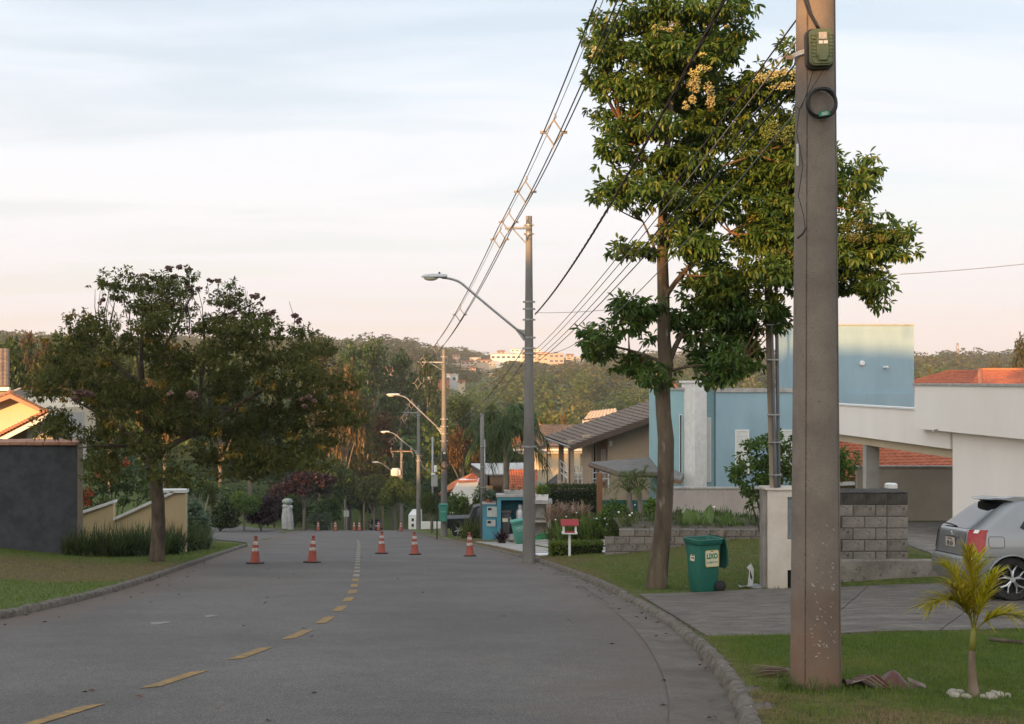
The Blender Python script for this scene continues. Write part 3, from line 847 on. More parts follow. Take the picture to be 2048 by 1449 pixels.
def lamp(key, label, z_arm, head, scale=1.0):
    """curved steel arm bolted to the pole, cobra head lamp at the street side"""
    t0, base, Hh, r0, r1 = POLES[key]
    r = r0 - (r0 - r1) * z_arm / Hh
    t = thing('street_lamp', label, 'street lamp', base + Vector((-r, 0, z_arm)), group='street lamps on the poles')
    ex, ez = head
    pts = bez((0, 0, 0), (ex * 0.45, 0, ez * 0.52), (ex * 0.74, 0, ez * 0.88), 7)[:-1] + bez((ex * 0.74, 0, ez * 0.88), (ex * 0.82, 0, ez * 0.985), (ex, 0, ez), 7)
    MB().tube(pts, [0.034] * len(pts), 8).build('arm', steel, t, smooth=True)
    MB().box((0.02, 0, 0.02), (0.1, 0.05, 0.32)).prism([(-0.02, -0.02, 0.16), (-0.3, -0.02, 0.22), (-0.02, -0.02, -0.16)], (0, 0.04, 0)).build('bracket', steel, t)
    h = MB()
    P = []
    for i in range(9):
        s = i / 8; x = ex + 0.16 - 0.72 * s
        w = 0.13 * (0.45 + 0.55 * math.sin(math.pi * (0.22 + 0.7 * s))); hh = 0.085 * (0.5 + 0.5 * math.sin(math.pi * (0.2 + 0.72 * s)))
        if i == 8: w *= 0.5; hh *= 0.6
        P.append([(x, w * math.cos(a), ez + 0.02 + hh * math.sin(a) * (1.1 if math.sin(a) > 0 else 0.4)) for a in np.linspace(0, 2 * math.pi, 13)])
    h.grid(P); h.add(P[0], [tuple(range(13))]); h.add(P[-1], [tuple(range(13))])
    hd = h.build('lamp_head', M('lamp_grey', (0.5, 0.5, 0.5), (0.42, 0.42, 0.42), scale=10, rough=0.45), t, smooth=50)
    MB().blob((ex - 0.3, 0, ez - 0.015), (0.2, 0.1, 0.075), 12, 8).build('lens', M('lamp_lens', (0.5, 0.46, 0.36), rough=0.25), t, smooth=True)
    MB().lathe([(0.028, 0), (0.03, 0.05), (0.015, 0.07)], (ex - 0.06, 0, ez + 0.09), 10).build('photocell', blackp, t, smooth=True)
    return t
lamp(2, 'street lamp on a long arm of the pole beside the paved driveway', 6.4, (-2.33, 1.63))
lamp(3, 'street lamp on the pole that carries the teal litter bin', 5.75, (-2.45, 1.95))
lamp(4, 'street lamp on the pole next beyond the litter bin pole', 6.05, (-2.3, 1.6))
lamp(5, 'street lamp on the transformer pole down the street', 5.95, (-2.6, 1.65))
lamp(6, 'farthest street lamp half lost in the roadside trees', 6.6, (-2.7, 1.9))

# arms that carry the spaced conductors
def spacer_arm(key, h, ln):
    t0, base, Hh, r0, r1 = POLES[key]
    r = r0 - (r0 - r1) * h / Hh
    b = MB().box((-r - ln / 2, 0, h), (ln, 0.06, 0.07)); b.tube([(-r, 0, h - 0.42), (-r - ln * 0.62, 0, h - 0.03)], 0.018, 6)
    b.build('crossarm', steel, t0)
    return base + Vector((-r - ln, 0, h))
a2 = spacer_arm(2, 9.42, 0.58); a3 = spacer_arm(3, 9.5, 1.1); a4 = spacer_arm(4, 9.2, 0.9)
# transformer and crossarm on the far pole are parts of its thing
t5 = POLES[5][0]
MB().box((0, -0.2, 8.85), (2.5, 0.1, 0.12)).build('crossarm', rusty, t5)
for x in (-1.15, -0.1, 1.1):
    MB().lathe([(0.05, 0), (0.1, 0.06), (0.06, 0.12), (0.1, 0.18), (0.06, 0.24), (0.05, 0.36)], (x, -0.2, 8.95), 10).build('insulator', porcelain, t5, smooth=True)
    MB().tube([(x, -0.25, 8.8), (x + 0.25, -0.3, 8.5), (x + 0.2, -0.3, 8.2)], 0.05, 6).build('fuse', porcelain, t5)
MB().lathe([(0.42, 0), (0.46, 0.05), (0.46, 0.8), (0.42, 0.86)], (-0.62, -0.1, 6.1), 16).box((-0.62, -0.1, 6.5), (1.06, 0.5, 0.6)).build('transformer', M('transformer_white', (0.55, 0.55, 0.54), rough=0.5), t5, smooth=40)

def sag_pts(a, b, sag, n=22):
    a, b = Vector(a), Vector(b)
    return [a.lerp(b, i / (n - 1)) - Vector((0, 0, sag * 4 * (i / (n - 1)) * (1 - i / (n - 1)))) for i in range(n)]

def spacer_span(a, b, sag, label, spots, rad=0.011, sc=1.0):
    """three conductors and a messenger kept apart by diamond spacers"""
    t = thing('spacer_cable', label, 'power line', a, group='spaced power line')
    a, b = Vector(a), Vector(b)
    side = Vector((1, 0, 0))
    offs_ = [(Vector((0, 0, 0.26)) * sc, 'messenger', rad * 0.6), (-side * 0.2 * sc, 'conductor', rad), (side * 0.2 * sc, 'conductor', rad), (Vector((0, 0, -0.26)) * sc, 'conductor', rad)]
    for o_, nm, r in offs_:
        pts = [p - a + o_ for p in sag_pts(a, b, sag)]
        MB().tube(pts, r, 5).build(nm, cable_m if nm == 'conductor' else cable_g, t, smooth=True)
    sp = sag_pts(a, b, sag, 201)
    for f in spots:
        c = sp[int(f * 200)] - a
        m = MB(); q = [c + Vector((0, 0, 0.25)) * sc, c + side * 0.17 * sc, c - Vector((0, 0, 0.25)) * sc, c - side * 0.17 * sc]
        for i in range(4):
            m.tube([q[i], q[(i + 1) % 4]], 0.018, 5)
        m.box(q[1] + side * 0.04, (0.12, 0.05, 0.05)); m.box(q[3] - side * 0.04, (0.12, 0.05, 0.05))
        m.tube([q[0], q[0] + Vector((0.05, 0, 0.06)), q[0] + Vector((0.02, 0, 0.12))], 0.016, 5)
        m.tube([q[2], q[2] + Vector((-0.03, 0, -0.07))], 0.02, 5)
        m.build('cable_spacer', M('spacer_grey', (0.25, 0.23, 0.21), rough=0.7), t)
top1 = Vector((2.35, 8.93, p1.z + 9.35))
spacer_span(a2, top1, 0.5, 'spaced power line from the driveway pole up over the camera', (0.04, 0.2, 0.4), rad=0.013)
spacer_span(a3, a2, 0.55, 'spaced power line from the litter bin pole to the driveway pole', (0.02, 0.3, 0.62, 0.965), rad=0.014)
spacer_span(a4, a3, 0.7, 'spaced power line between the two poles beyond the driveway', (0.04, 0.13, 0.45, 0.8), rad=0.015, sc=1.15)
spacer_span(p5 + Vector((-1.15, -0.2, 10.0)), a4, 0.8, 'spaced power line running down to the transformer pole', (0.1, 0.5, 0.93), rad=0.017, sc=1.3)

def cable(a, b, sag, r, label, mat=cable_m, twist=False, n=26):
    a, b = Vector(a), Vector(b)
    pts = [p - a for p in sag_pts(a, b, sag, n)]
    m = MB()
    if twist:
        pts = [p - a for p in sag_pts(a, b, sag, 260)]
        for ph in (0, 2.1, 4.2):
            q = [p + Vector((math.cos(i * 0.45 + ph), 0, math.sin(i * 0.45 + ph))) * r * 0.95 for i, p in enumerate(pts)]
            m.tube(q, r, 4)
    else:
        m.tube(pts, r, 5)
    o = m.build('overhead_cable', mat, None, smooth=True); o.location = a
    return tag(o, label, 'cable', 'overhead cables')
P2 = lambda h, dx=0.17: p2 + Vector((dx, -0.05, h))
P1 = lambda h, dx=-0.13: p1 + Vector((max(dx, -0.135), 0.0, h))
cable(P2(7.0), P1(6.15), 0.32, 0.012, 'thick twisted black cable from the driveway pole towards the top of the brown pole', twist=True)
cable(P2(6.0), P1(4.98, -0.18), 0.18, 0.007, 'dark telephone cable in front of the tree, upper one of the low bundle')
cable(P2(5.86), P1(4.82, -0.18), 0.16, 0.007, 'thin cable below the upper telephone cable of the low bundle', cable_g)
cable(P2(5.72), P1(4.66, -0.18), 0.17, 0.007, 'dark telephone cable in the middle of the low bundle crossing the tree')
cable(P2(5.62), P1(4.5, -0.18), 0.16, 0.008, 'lowest telephone cable of the bundle between driveway pole and brown pole')
cable(P2(5.9, 0.2), P1(4.3, -0.17), 0.55, 0.006, 'slack thin wire hanging under the telephone bundle', cable_g)
cable(P2(7.05), at(1310, 610, 20.6), 0.05, 0.006, 'thin service wire from the driveway pole into the tree', cable_g)
cable(at(1800, 549, 45), at(2300, 495, 45), 0.12, 0.013, 'thin wire reaching from the tall tree out of frame over the pale house', cable_g)
P3 = lambda h, dx=0.12: p3 + Vector((dx, 0, h))
P4 = lambda h, dx=0.12: p4 + Vector((dx, 0, h))
P5 = lambda h, dx=0.12: p5 + Vector((dx, 0, h))
cable(P3(6.1), P2(6.1, -0.1), 0.55, 0.012, 'telephone cable climbing from the litter bin pole to the driveway pole')
cable(P3(5.6), P2(5.75, -0.1), 0.6, 0.011, 'lower telephone cable from the litter bin pole to the driveway pole')
cable(P4(5.6), P3(5.7), 1.5, 0.016, 'slack grey cable drooping between the two poles beyond the driveway', cable_g)
cable(P4(5.2), P3(5.2), 0.9, 0.014, 'cable between the two poles beyond the driveway, under the slack one', cable_g)
cable(P5(5.2), P4(5.2), 1.2, 0.018, 'slack cable from the transformer pole up to the next pole', cable_g)
cable(P3(5.9), at(1052, 735, 33.4), 0.1, 0.008, 'straight grey wire slanting from the litter bin pole across the valley view', cable_g)

# fibre box, cable coil and dangling drop wires on the near pole
zb = lambda v: EYE - (v - VH) * 8.75 / FPX
xb = lambda u: (u - UC) * 8.75 / FPX
boxr = thing('fibre_box', 'green plastic cable box strapped high on the brown pole', 'junction box', (xb(1638), 8.93 - 0.165, zb(97)), rz=R(0))
boxr.rotation_euler = (R(4), R(-3), R(4))
green_box = M('box_green', (0.085, 0.115, 0.065), (0.12, 0.15, 0.09), scale=9, rough=0.55, speck=(0.03, 0.035, 0.02), speck_scale=40)
def rrect(w, h, r, y, n=5, cx=0, cz=0):
    out_ = []
    for qx, qz, a0 in ((w / 2 - r, h / 2 - r, 0), (-w / 2 + r, h / 2 - r, 90), (-w / 2 + r, -h / 2 + r, 180), (w / 2 - r, -h / 2 + r, 270)):
        for i in range(n):
            a = R(a0 + 90 * i / (n - 1)); out_.append((cx + qx + r * math.cos(a), y, cz + qz + r * math.sin(a)))
    return out_
MB().prism(rrect(0.205, 0.29, 0.05, -0.03, cz=-0.005), (0, 0.05, 0)).build('back_plate', blackp, boxr, bevel=0.006)
MB().prism(rrect(0.17, 0.26, 0.035, -0.085), (0, 0.056, 0)).build('cover', green_box, boxr, bevel=0.012, seg=2)
MB().prism([(-0.045, -0.1, 0.1), (0.045, -0.1, 0.1), (0.045, -0.1, -0.06), (0.03, -0.1, -0.1), (-0.03, -0.1, -0.1), (-0.045, -0.1, -0.06)], (0, 0.018, 0)).build('raised_panel', green_box, boxr, bevel=0.004)
for s in (-1, 1):
    for k in range(7):
        MB().box((s * 0.064, -0.086, 0.085 - k * 0.025), (0.032, 0.012, 0.008), ry=s * R(-12)).build('rib', green_box, boxr)
MB().box((0.0, -0.102, 0.075), (0.058, 0.004, 0.048)).build('paper_label', M('paper_worn', (0.55, 0.5, 0.46), (0.38, 0.34, 0.3), scale=60, rough=0.9), boxr)
for x in (-0.016, 0.02):
    MB().box((x, -0.102, 0.028), (0.03, 0.004, 0.022)).build('paper_tag', M('paper_white', (0.66, 0.64, 0.62), rough=0.9), boxr)
st = MB()
for i in range(12):
    pass
r_ = 0.157
P = [[(r_ * math.cos(a), r_ * math.sin(a) + 0.165, zz_ + (a + math.pi / 2) * 0.018) for zz_ in (-0.012, 0.02)] for a in np.linspace(-math.pi, 0, 28)]
MB().grid(P).build('steel_strap', M('strap_steel', (0.42, 0.42, 0.42), (0.3, 0.3, 0.3), scale=30, rough=0.4, metal=0.4), boxr, fix=False)
MB().box((-0.17, 0.15, -0.03), (0.05, 0.04, 0.03)).build('strap_bolt', rusty, boxr)
coil = thing('cable_coil', 'coil of black cable with a green tag hung on the brown pole', 'cable coil', (xb(1643), 8.93 - 0.19, zb(207)))
cm = MB(); rn = random.Random(3)
for k in range(9):
    rr = 0.105 + rn.uniform(-0.008, 0.008); oy = rn.uniform(-0.018, 0.012); ph = rn.uniform(0, 6)
    cm.tube([(rr * math.cos(a) + 0.004 * math.sin(2 * a + ph), oy + 0.008 * math.sin(a + ph), rr * 1.02 * math.sin(a) + 0.004 * math.cos(3 * a + ph)) for a in np.linspace(0, 2 * math.pi, 33)], 0.0065, 6, cap=False)
cm.build('loops', blackp, coil, smooth=True)
tg = MB().box((0.01, -0.03, -0.083), (0.082, 0.004, 0.036), ry=R(-10)).build('tag', M('tag_green', (0.01, 0.16, 0.09), rough=0.5), coil)
for k, w in ((0.008, 0.04), (-0.001, 0.055), (-0.009, 0.045)):
    MB().box((0.012, -0.0335, -0.083 + k), (w, 0.002, 0.0035), ry=R(-10)).build('printed_line', M('print_white', (0.6, 0.65, 0.62), rough=0.6), coil)
dw = thing('drop_wire', 'thin black wires dangling down the face of the brown pole', 'wire', (xb(1600), 8.72, zb(170)))
def wl(uvs, r=0.003):
    base_ = Vector((xb(1600), 8.72, zb(170)))
    pts = [Vector(((u - UC) * 8.72 / FPX, 8.72 + dy_, EYE - (v - VH) * 8.72 / FPX)) - base_ for u, v, dy_ in uvs]
    out_ = []
    for i in range(len(pts) - 1):
        out_ += [pts[i].lerp(pts[i + 1], j / 4) for j in range(4)]
    MB().tube(out_ + [pts[-1]], r, 5).build('strand', cable_m, dw, smooth=True)
wl([(1612, -20, 0.05), (1622, 22, 0.03), (1640, 56, 0.02)], 0.007); wl([(1606, -20, 0.05), (1618, 22, 0.03), (1636, 56, 0.02)], 0.006)
wl([(1628, 140, 0.03), (1617, 180, 0.03), (1606, 213, 0.05), (1602, 215, 0.06), (1594, 200, 0.13)])
wl([(1648, 140, 0.01), (1625, 175, 0.02), (1612, 195, 0.035), (1602, 217, 0.05), (1597, 260, 0.06), (1603, 300, 0.04), (1608, 330, 0.03), (1600, 390, 0.05), (1610, 430, 0.04), (1613, 458, 0.035)])
wl([(1614, 455, 0.03), (1608, 466, 0.03), (1597, 476, 0.03)], 0.008)

# ------------------------------------------------------------------ plant builders
def straps(P, D, Ln, W, droop, segs=4):
    P = np.asarray(P, float); D = unit(np.asarray(D, float)); n = len(P)
    Ln = np.broadcast_to(np.asarray(Ln, float), (n,)); W = np.broadcast_to(np.asarray(W, float), (n,)); droop = np.broadcast_to(np.asarray(droop, float), (n,))
    S = unit(np.cross(D, np.array([0, 0, 1.0])) + 1e-5)
    S = unit(S + 0.4 * rng.normal(size=S.shape) * np.array([1, 1, 0.2]))
    pts = []
    for i in range(segs + 1):
        t = i / segs
        c = P + D * (Ln * t)[:, None]; c[:, 2] -= droop * Ln * t * t
        w = W * (1 - t ** 2.2 * 0.95) * 0.5
        pts += [c - S * w[:, None], c + S * w[:, None]]
    V = np.stack(pts, 1).reshape(-1, 3); k = 2 * (segs + 1)
    b = np.arange(n)[:, None] * k
    F = np.concatenate([b + np.array([[2 * i, 2 * i + 1, 2 * i + 3, 2 * i + 2]]) for i in range(segs)], 1).reshape(-1, 4)
    return V, F, k

def strap_mesh(pts, n, hgt, W, lean, droop, g=rng):
    pts = np.asarray(pts, float)
    P = pts[g.integers(0, len(pts), n)] + g.normal(size=(n, 3)) * np.array([0.04, 0.04, 0])
    a = g.random(n) * 2 * np.pi; s = lean * g.random(n) ** 0.7
    D = np.stack([np.cos(a) * s, np.sin(a) * s, np.ones(n)], 1)
    V, F, k = straps(P, D, hgt * (0.6 + 0.6 * g.random(n)), W * (0.7 + 0.6 * g.random(n)), droop * g.random(n) * 2)
    return V, F, np.repeat(g.random(n), k)

GREEN_DK = leafmat('leaf_dark_green', [(0.018, 0.036, 0.009), (0.035, 0.06, 0.013), (0.06, 0.085, 0.02)], 0.18)
GREEN_MD = leafmat('leaf_mid_green', [(0.035, 0.06, 0.012), (0.065, 0.1, 0.018), (0.11, 0.14, 0.028)], 0.28)
GREEN_LT = leafmat('leaf_light_green', [(0.05, 0.085, 0.012), (0.09, 0.14, 0.02), (0.16, 0.2, 0.035)], 0.3)
GREEN_GY = leafmat('leaf_grey_green', [(0.04, 0.06, 0.035), (0.08, 0.11, 0.065), (0.13, 0.16, 0.1)], 0.25)
YELLOW_LF = leafmat('leaf_yellow', [(0.16, 0.17, 0.01), (0.3, 0.27, 0.014), (0.44, 0.36, 0.02)], 0.35)
PURPLE = leafmat('leaf_purple', [(0.012, 0.006, 0.008), (0.03, 0.012, 0.015), (0.06, 0.028, 0.028)], 0.15)
OLIVE = leafmat('leaf_olive', [(0.035, 0.044, 0.012), (0.07, 0.074, 0.018), (0.12, 0.105, 0.03)], 0.25)
BROWNLF = leafmat('leaf_brown', [(0.045, 0.032, 0.012), (0.1, 0.066, 0.022), (0.19, 0.115, 0.04)], 0.25)
STRAW = leafmat('leaf_straw', [(0.12, 0.075, 0.045), (0.2, 0.135, 0.085), (0.3, 0.22, 0.15)], 0.2)
bark = M('bark_brown', (0.045, 0.032, 0.022), (0.12, 0.09, 0.062), scale=7, rough=0.9, bump=0.9, bscale=14, stretch=(1, 1, 0.3), bdist=0.04)
bark_grey = M('bark_grey', (0.12, 0.1, 0.08), (0.24, 0.2, 0.16), scale=6, rough=0.9, bump=0.6, bscale=14, stretch=(1, 1, 0.3))

def bush(name, label, cat, c, clusters, n_tips, per, Ln, Wd, mat, group=None, stems=True, hexa=False, droop=0.3):
    """clusters in world coords; c base point"""
    t = thing(name, label, cat, c, group=group)
    cl = [(np.array(q[0]) - np.array(c), *q[1:]) for q in clusters]
    V, F, rn = cloud(cl, n_tips, per, Ln, Wd, hexa=hexa, droop=droop)
    link('foliage', np_mesh('foliage', V, F, mat, rnd=rn), t)
    if stems:
        b = MB()
        for q in cl[:9]:
            e_ = Vector(q[0]); b.tube(bez((0.03 * random.uniform(-1, 1), 0.03 * random.uniform(-1, 1), -0.1), (e_.x * 0.3, e_.y * 0.3, e_.z * 0.6), e_, 6), [0.025, 0.022, 0.02, 0.016, 0.012, 0.006], 5)
        b.build('stem', bark, t)
    return t

def hedge_box(name, label, c0, c1, zb_, zt, n, Ln, mat, rz=0.0, group=None, cat='hedge'):
    """clipped hedge: leaves over a rounded box from (x0,y0) to (x1,y1)"""
    cx, cy_ = (c0[0] + c1[0]) / 2, (c0[1] + c1[1]) / 2
    t = thing(name, label, cat, (cx, cy_, zb_), rz, group)
    sx, sy, sz = abs(c1[0] - c0[0]) / 2, abs(c1[1] - c0[1]) / 2, zt - zb_
    f = rng.random(n); P = np.zeros((n, 3)); Nn = np.zeros((n, 3))
    areas = np.array([2 * sx * sz, 2 * sx * sz, 2 * sy * sz, 2 * sy * sz, 4 * sx * sy]); pr = np.cumsum(areas / areas.sum())
    k = np.searchsorted(pr, f); a, b = rng.random(n) * 2 - 1, rng.random(n)
    P[:, 0] = np.where(k < 2, a * sx, np.where(k == 2, -sx, np.where(k == 3, sx, a * sx)))
    P[:, 1] = np.where(k == 0, -sy, np.where(k == 1, sy, np.where(k < 4, a * sy, (b * 2 - 1) * sy)))
    P[:, 2] = np.where(k < 4, b * sz, sz)
    Nn[:, 0] = np.where(k == 2, -1, np.where(k == 3, 1, 0)); Nn[:, 1] = np.where(k == 0, -1, np.where(k == 1, 1, 0)); Nn[:, 2] = np.where(k == 4, 1, 0)
    lump = np.array([mnoise.noise(Vector(p) * 2.2) for p in P])
    P += Nn * (lump * 0.06 - rng.random(n) * Ln * 0.9)[:, None]
    D = unit(Nn * 0.6 + rand_dirs(n) * 0.9 + np.array([0, 0, 0.25]))
    ln = Ln * (0.6 + 0.8 * rng.random(n))
    V, F, kk = leaves(P, D, unit(Nn + 0.6 * rand_dirs(n)), ln, ln * 0.5)
    link('foliage', np_mesh('foliage', V, F, mat, rnd=np.repeat(np.clip(rng.random(n) * 0.7 + lump * 0.5 + 0.15, 0, 1), kk)), t)
    MB().box((0, 0, sz * 0.46), (sx * 2 - 0.1, sy * 2 - 0.1, sz * 0.9)).build('twig_core', M('hedge_core', (0.012, 0.018, 0.008), rough=1.0), t)
    return t

# ------------------------------------------------------------------ traffic cones
cone_or = M('cone_orange', (0.33, 0.06, 0.035), (0.25, 0.062, 0.042), scale=7, rough=0.6, speck=(0.14, 0.05, 0.035), speck_scale=30)
cone_wh = M('cone_band', (0.55, 0.54, 0.52), (0.28, 0.13, 0.1), scale=26, rough=0.45, lo=0.42, hi=0.62)
cone_bk = M('cone_base', (0.025, 0.022, 0.02), (0.055, 0.045, 0.038), scale=9, rough=0.9)
def make_cone():
    t = thing('traffic_cone', 'x', 'traffic cone', (0, 0, 0), group='traffic cones across the street')
    MB().prism([(x, y, 0.0) for x, y in ((-0.2, -0.15), (-0.15, -0.2), (0.15, -0.2), (0.2, -0.15), (0.2, 0.15), (0.15, 0.2), (-0.15, 0.2), (-0.2, 0.15))], (0, 0, 0.035)).build('base', cone_bk, t)
    MB().lathe([(0.155, 0.035), (0.15, 0.055), (0.13, 0.075), (0.098, 0.35), (0.064, 0.62), (0.044, 0.66), (0.03, 0.675), (0.046, 0.7), (0.05, 0.73), (0.03, 0.75)], sides=20).build('cone', cone_or, t, smooth=40)
    rr = lambda z: 0.13 + (0.064 - 0.13) * (z - 0.075) / 0.545 + 0.0025
    for z0, z1 in ((0.335, 0.425), (0.515, 0.605)):
        MB().lathe([(rr(z0), z0), (rr(z1), z1)], sides=20, cap=False).build('reflective_band', cone_wh, t, smooth=True)
    return t
cone0 = make_cone()
cones = [(510, 1128, 'traffic cone closest to the kerb of the dry lawn'), (624, 1126, 'traffic cone second from the dry lawn kerb in the near row'),
         (763, 1108, 'traffic cone just past the dashed centre line in the near row'), (830, 1110, 'traffic cone between the centre line one and the driveway one'),
         (940, 1113, 'traffic cone at the gutter in front of the paved driveway'),
         (636, 1061.5, 'far traffic cone nearest the side street kerb'), (671, 1061.5, 'far traffic cone second from the side street kerb'),
         (708, 1060.5, 'far traffic cone, rear one of the close pair'), (719, 1062, 'far traffic cone, front one of the close pair'),
         (757, 1062, 'far traffic cone standing in front of the parked dark car'), (801, 1063, 'far traffic cone at the kerb below the transformer pole')]
for i, (u, v, lb) in enumerate(cones):
    Y = 3360 / (v - 1025)
    o = cone0 if i == 0 else copy_tree(cone0)
    x = (u - UC) * Y / FPX
    o.location = (x, Y, float(road_z(Y)) + 0.004); o['label'] = lb
    o.rotation_euler = (R(-6.0), R(random.uniform(-2.0, 2.0)), R(random.uniform(-20, 30)))

# ------------------------------------------------------------------ wheelie bins
def bin_ring(z, sx, sy, r=0.05, n=4):
    return [(p[0], p[2], z) for p in rrect(sx, sy, r, 0, n)]
def wheelie(name, label, base, rz, col, col2, h=0.88, lid='open', rx=0.0, ry=0.0, group='household waste bins'):
    t = thing(name, label, 'waste bin', base, rz, group)
    t.rotation_euler = (rx, ry, rz)
    m = M('bin_' + name + label[:12], col, col2, scale=3, rough=0.5, spec=0.45, speck=tuple(c * 0.75 for c in col), speck_scale=50)
    rings = [(0.0, 0.34, 0.34), (0.03, 0.37, 0.36), (0.35, 0.405, 0.39), (0.62, 0.44, 0.41), (h - 0.09, 0.46, 0.425)]
    P = [bin_ring(z, a, b, 0.06) for z, a, b in rings]
    P = [r + [r[0]] for r in P]
    mb = MB().grid(P); mb.add(P[0][:-1], [tuple(range(len(P[0]) - 1))])
    # inner wall
    Q = [bin_ring(h - 0.005, 0.47, 0.43, 0.055), bin_ring(0.45, 0.39, 0.37, 0.055), bin_ring(0.1, 0.34, 0.33, 0.05)]
    Q = [r + [r[0]] for r in Q]
    mb.grid(Q); mb.add(Q[-1][:-1], [tuple(range(len(Q[-1]) - 1))])
    mb.build('body', m, t, smooth=40, fix=False)
    K = [bin_ring(h - 0.1, 0.465, 0.43, 0.06), bin_ring(h - 0.085, 0.50, 0.465, 0.065), bin_ring(h - 0.03, 0.53, 0.495, 0.07), bin_ring(h, 0.535, 0.5, 0.07), bin_ring(h, 0.475, 0.435, 0.055), bin_ring(h - 0.03, 0.465, 0.425, 0.055)]
    K = [r + [r[0]] for r in K]
    MB().grid(K).build('rim', m, t, smooth=35)
    for y in (-0.2, 0.2):
        wb = MB().lathe([(0.04, -0.022), (0.085, -0.026), (0.1, -0.018), (0.1, 0.018), (0.085, 0.026), (0.04, 0.022)], (0.19, y * 1.08, 0.1), 22, axis='Y')
        w = wb.build('wheel', blackp, t, smooth=40)
        MB().lathe([(0.02, -0.034), (0.055, -0.028), (0.055, 0.028), (0.02, 0.034)], (0.19, y * 1.08, 0.1), 14, axis='Y').build('hub', M('hub_dark', (0.03, 0.03, 0.03), rough=0.4), w, smooth=40)
    MB().tube([(0.285, -0.17, h - 0.03), (0.29, 0.17, h - 0.03)], 0.014, 8).build('handle', m, t, smooth=True)
    for y in (-0.12, 0.12):
        MB().box((0.265, y, h - 0.035), (0.06, 0.04, 0.05)).build('hinge', m, t, bevel=0.008)
    if lid == 'open':
        P = []
        for i in range(8):
            s = i / 7; z_ = h + 0.01 - 0.52 * s; x = 0.285 + 0.035 * math.sin(s * math.pi) + 0.05 * s
            hw = 0.245 if s < 0.85 else 0.245 - 0.09 * (s - 0.85) / 0.15
            P.append([(x - 0.035 * (abs(yy_) > 0.9), yy_ * hw, z_) for yy_ in np.linspace(-1, 1, 11)])
        lm = MB().grid(P); lm.grid([[(x + 0.02, y, z) for x, y, z in r] for r in P])
        n_ = len(P); 
        edge = [P[i][0] for i in range(n_)] + P[-1][1:] + [P[i][-1] for i in range(n_ - 2, -1, -1)]
        lm.add(edge + [(x + 0.02, y, z) for x, y, z in edge], [(i, i + 1, len(edge) + i + 1, len(edge) + i) for i in range(len(edge) - 1)])
        lm.build('lid', m, t, smooth=40)
    else:
        MB().prism(rrect(0.56, 0.52, 0.07, 0), (0, 0.02, 0)).build('lid_skin', m, t) if False else None
        P = [bin_ring(h, 0.55, 0.51, 0.07), bin_ring(h + 0.03, 0.55, 0.51, 0.07), bin_ring(h + 0.06, 0.48, 0.44, 0.06)]
        P = [r + [r[0]] for r in P]; mb = MB().grid(P); mb.add(P[-1][:-1], [tuple(range(len(P[-1]) - 1))])
        mb.build('lid', m, t, smooth=40)
    return t
XZ = Matrix.Rotation(R(90), 4, 'X')   # text plane -> facing -Y, reading along +X
bb = Vector((3.17, 19.9, gz(3.17, 19.9)))
wb1 = wheelie('wheelie_bin', 'dark green open wheelie bin lettered LIXO on the lawn by the tree', bb, R(24), (0.012, 0.105, 0.075), (0.018, 0.13, 0.095))
cream = M('sticker_cream', (0.62, 0.56, 0.42), (0.55, 0.5, 0.36), scale=8, rough=0.6)
yellow_st = M('sticker_yellow', (0.55, 0.44, 0.16), rough=0.6)
st_green = M('sticker_green', (0.01, 0.17, 0.07), rough=0.6)
st_dark = M('sticker_dark', (0.05, 0.035, 0.03), rough=0.7)
tl = R(4.2)
stk = link('sticker', MB().prism(rrect(0.262, 0.272, 0.03, 0), (0, 0.002, 0)).mesh('sticker', yellow_st), wb1)
stk.location = (0.035, -0.2165, 0.565); stk.rotation_euler = (-R(3.2), 0, 0)
link('sticker_field', MB().prism(rrect(0.232, 0.242, 0.022, -0.002), (0, 0.001, 0)).mesh('sticker_field', cream), stk)
lettering('LIXO', 0.115, st_green, stk, Matrix.Translation((0, -0.0035, 0.035)) @ XZ, bold=0.006, sx=0.82)
lettering('DOMÉSTICO', 0.042, st_green, stk, Matrix.Translation((0, -0.0035, -0.065)) @ XZ, bold=0.001, sx=0.92)
MB().box((-0.0, -0.0035, 0.118), (0.05, 0.001, 0.012)).build('sticker_mark', st_dark, stk)
st2 = link('sticker', MB().prism(rrect(0.13, 0.15, 0.008, 0), (0, 0.002, 0)).mesh('sticker', cream), wb1)
st2.location = (-0.222, -0.02, 0.59); st2.rotation_euler = (0, 0, R(-90)); st2.rotation_euler.x = R(-3.5)
MB().box((-0.045, -0.002, 0.02), (0.02, 0.001, 0.03)).build('sticker_mark', st_dark, st2)
MB().box((0.018, -0.002, 0.02), (0.07, 0.001, 0.018)).build('sticker_mark', st_dark, st2)
MB().box((0.01, -0.002, -0.025), (0.085, 0.001, 0.02)).build('sticker_mark', st_dark, st2)
b2 = on(1041, 1085, 48.6)
wb2 = wheelie('wheelie_bin', 'pale teal wheelie bin lettered LIXO leaning beside the purple bromeliad', b2 + Vector((0, 0, 0.03)), R(14), (0.075, 0.27, 0.21), (0.1, 0.31, 0.25), h=0.92, lid='none', ry=R(-9))
lettering('LIXO', 0.13, M('sticker_pale', (0.4, 0.58, 0.5), rough=0.6), wb2, Matrix.Translation((0.01, -0.2155, 0.66)) @ XZ, bold=0.004)
MB().box((0.01, -0.2125, 0.55), (0.2, 0.002, 0.02)).build('sticker_mark', M('sticker_pale', (0.4, 0.58, 0.5)), wb2)
MB().tube([(-0.1, 0.05, 0.6), (-0.26, 0.02, 1.12)], 0.015, 6).build('white_stick', M('white_plastic', (0.6, 0.6, 0.6), rough=0.5), wb2)

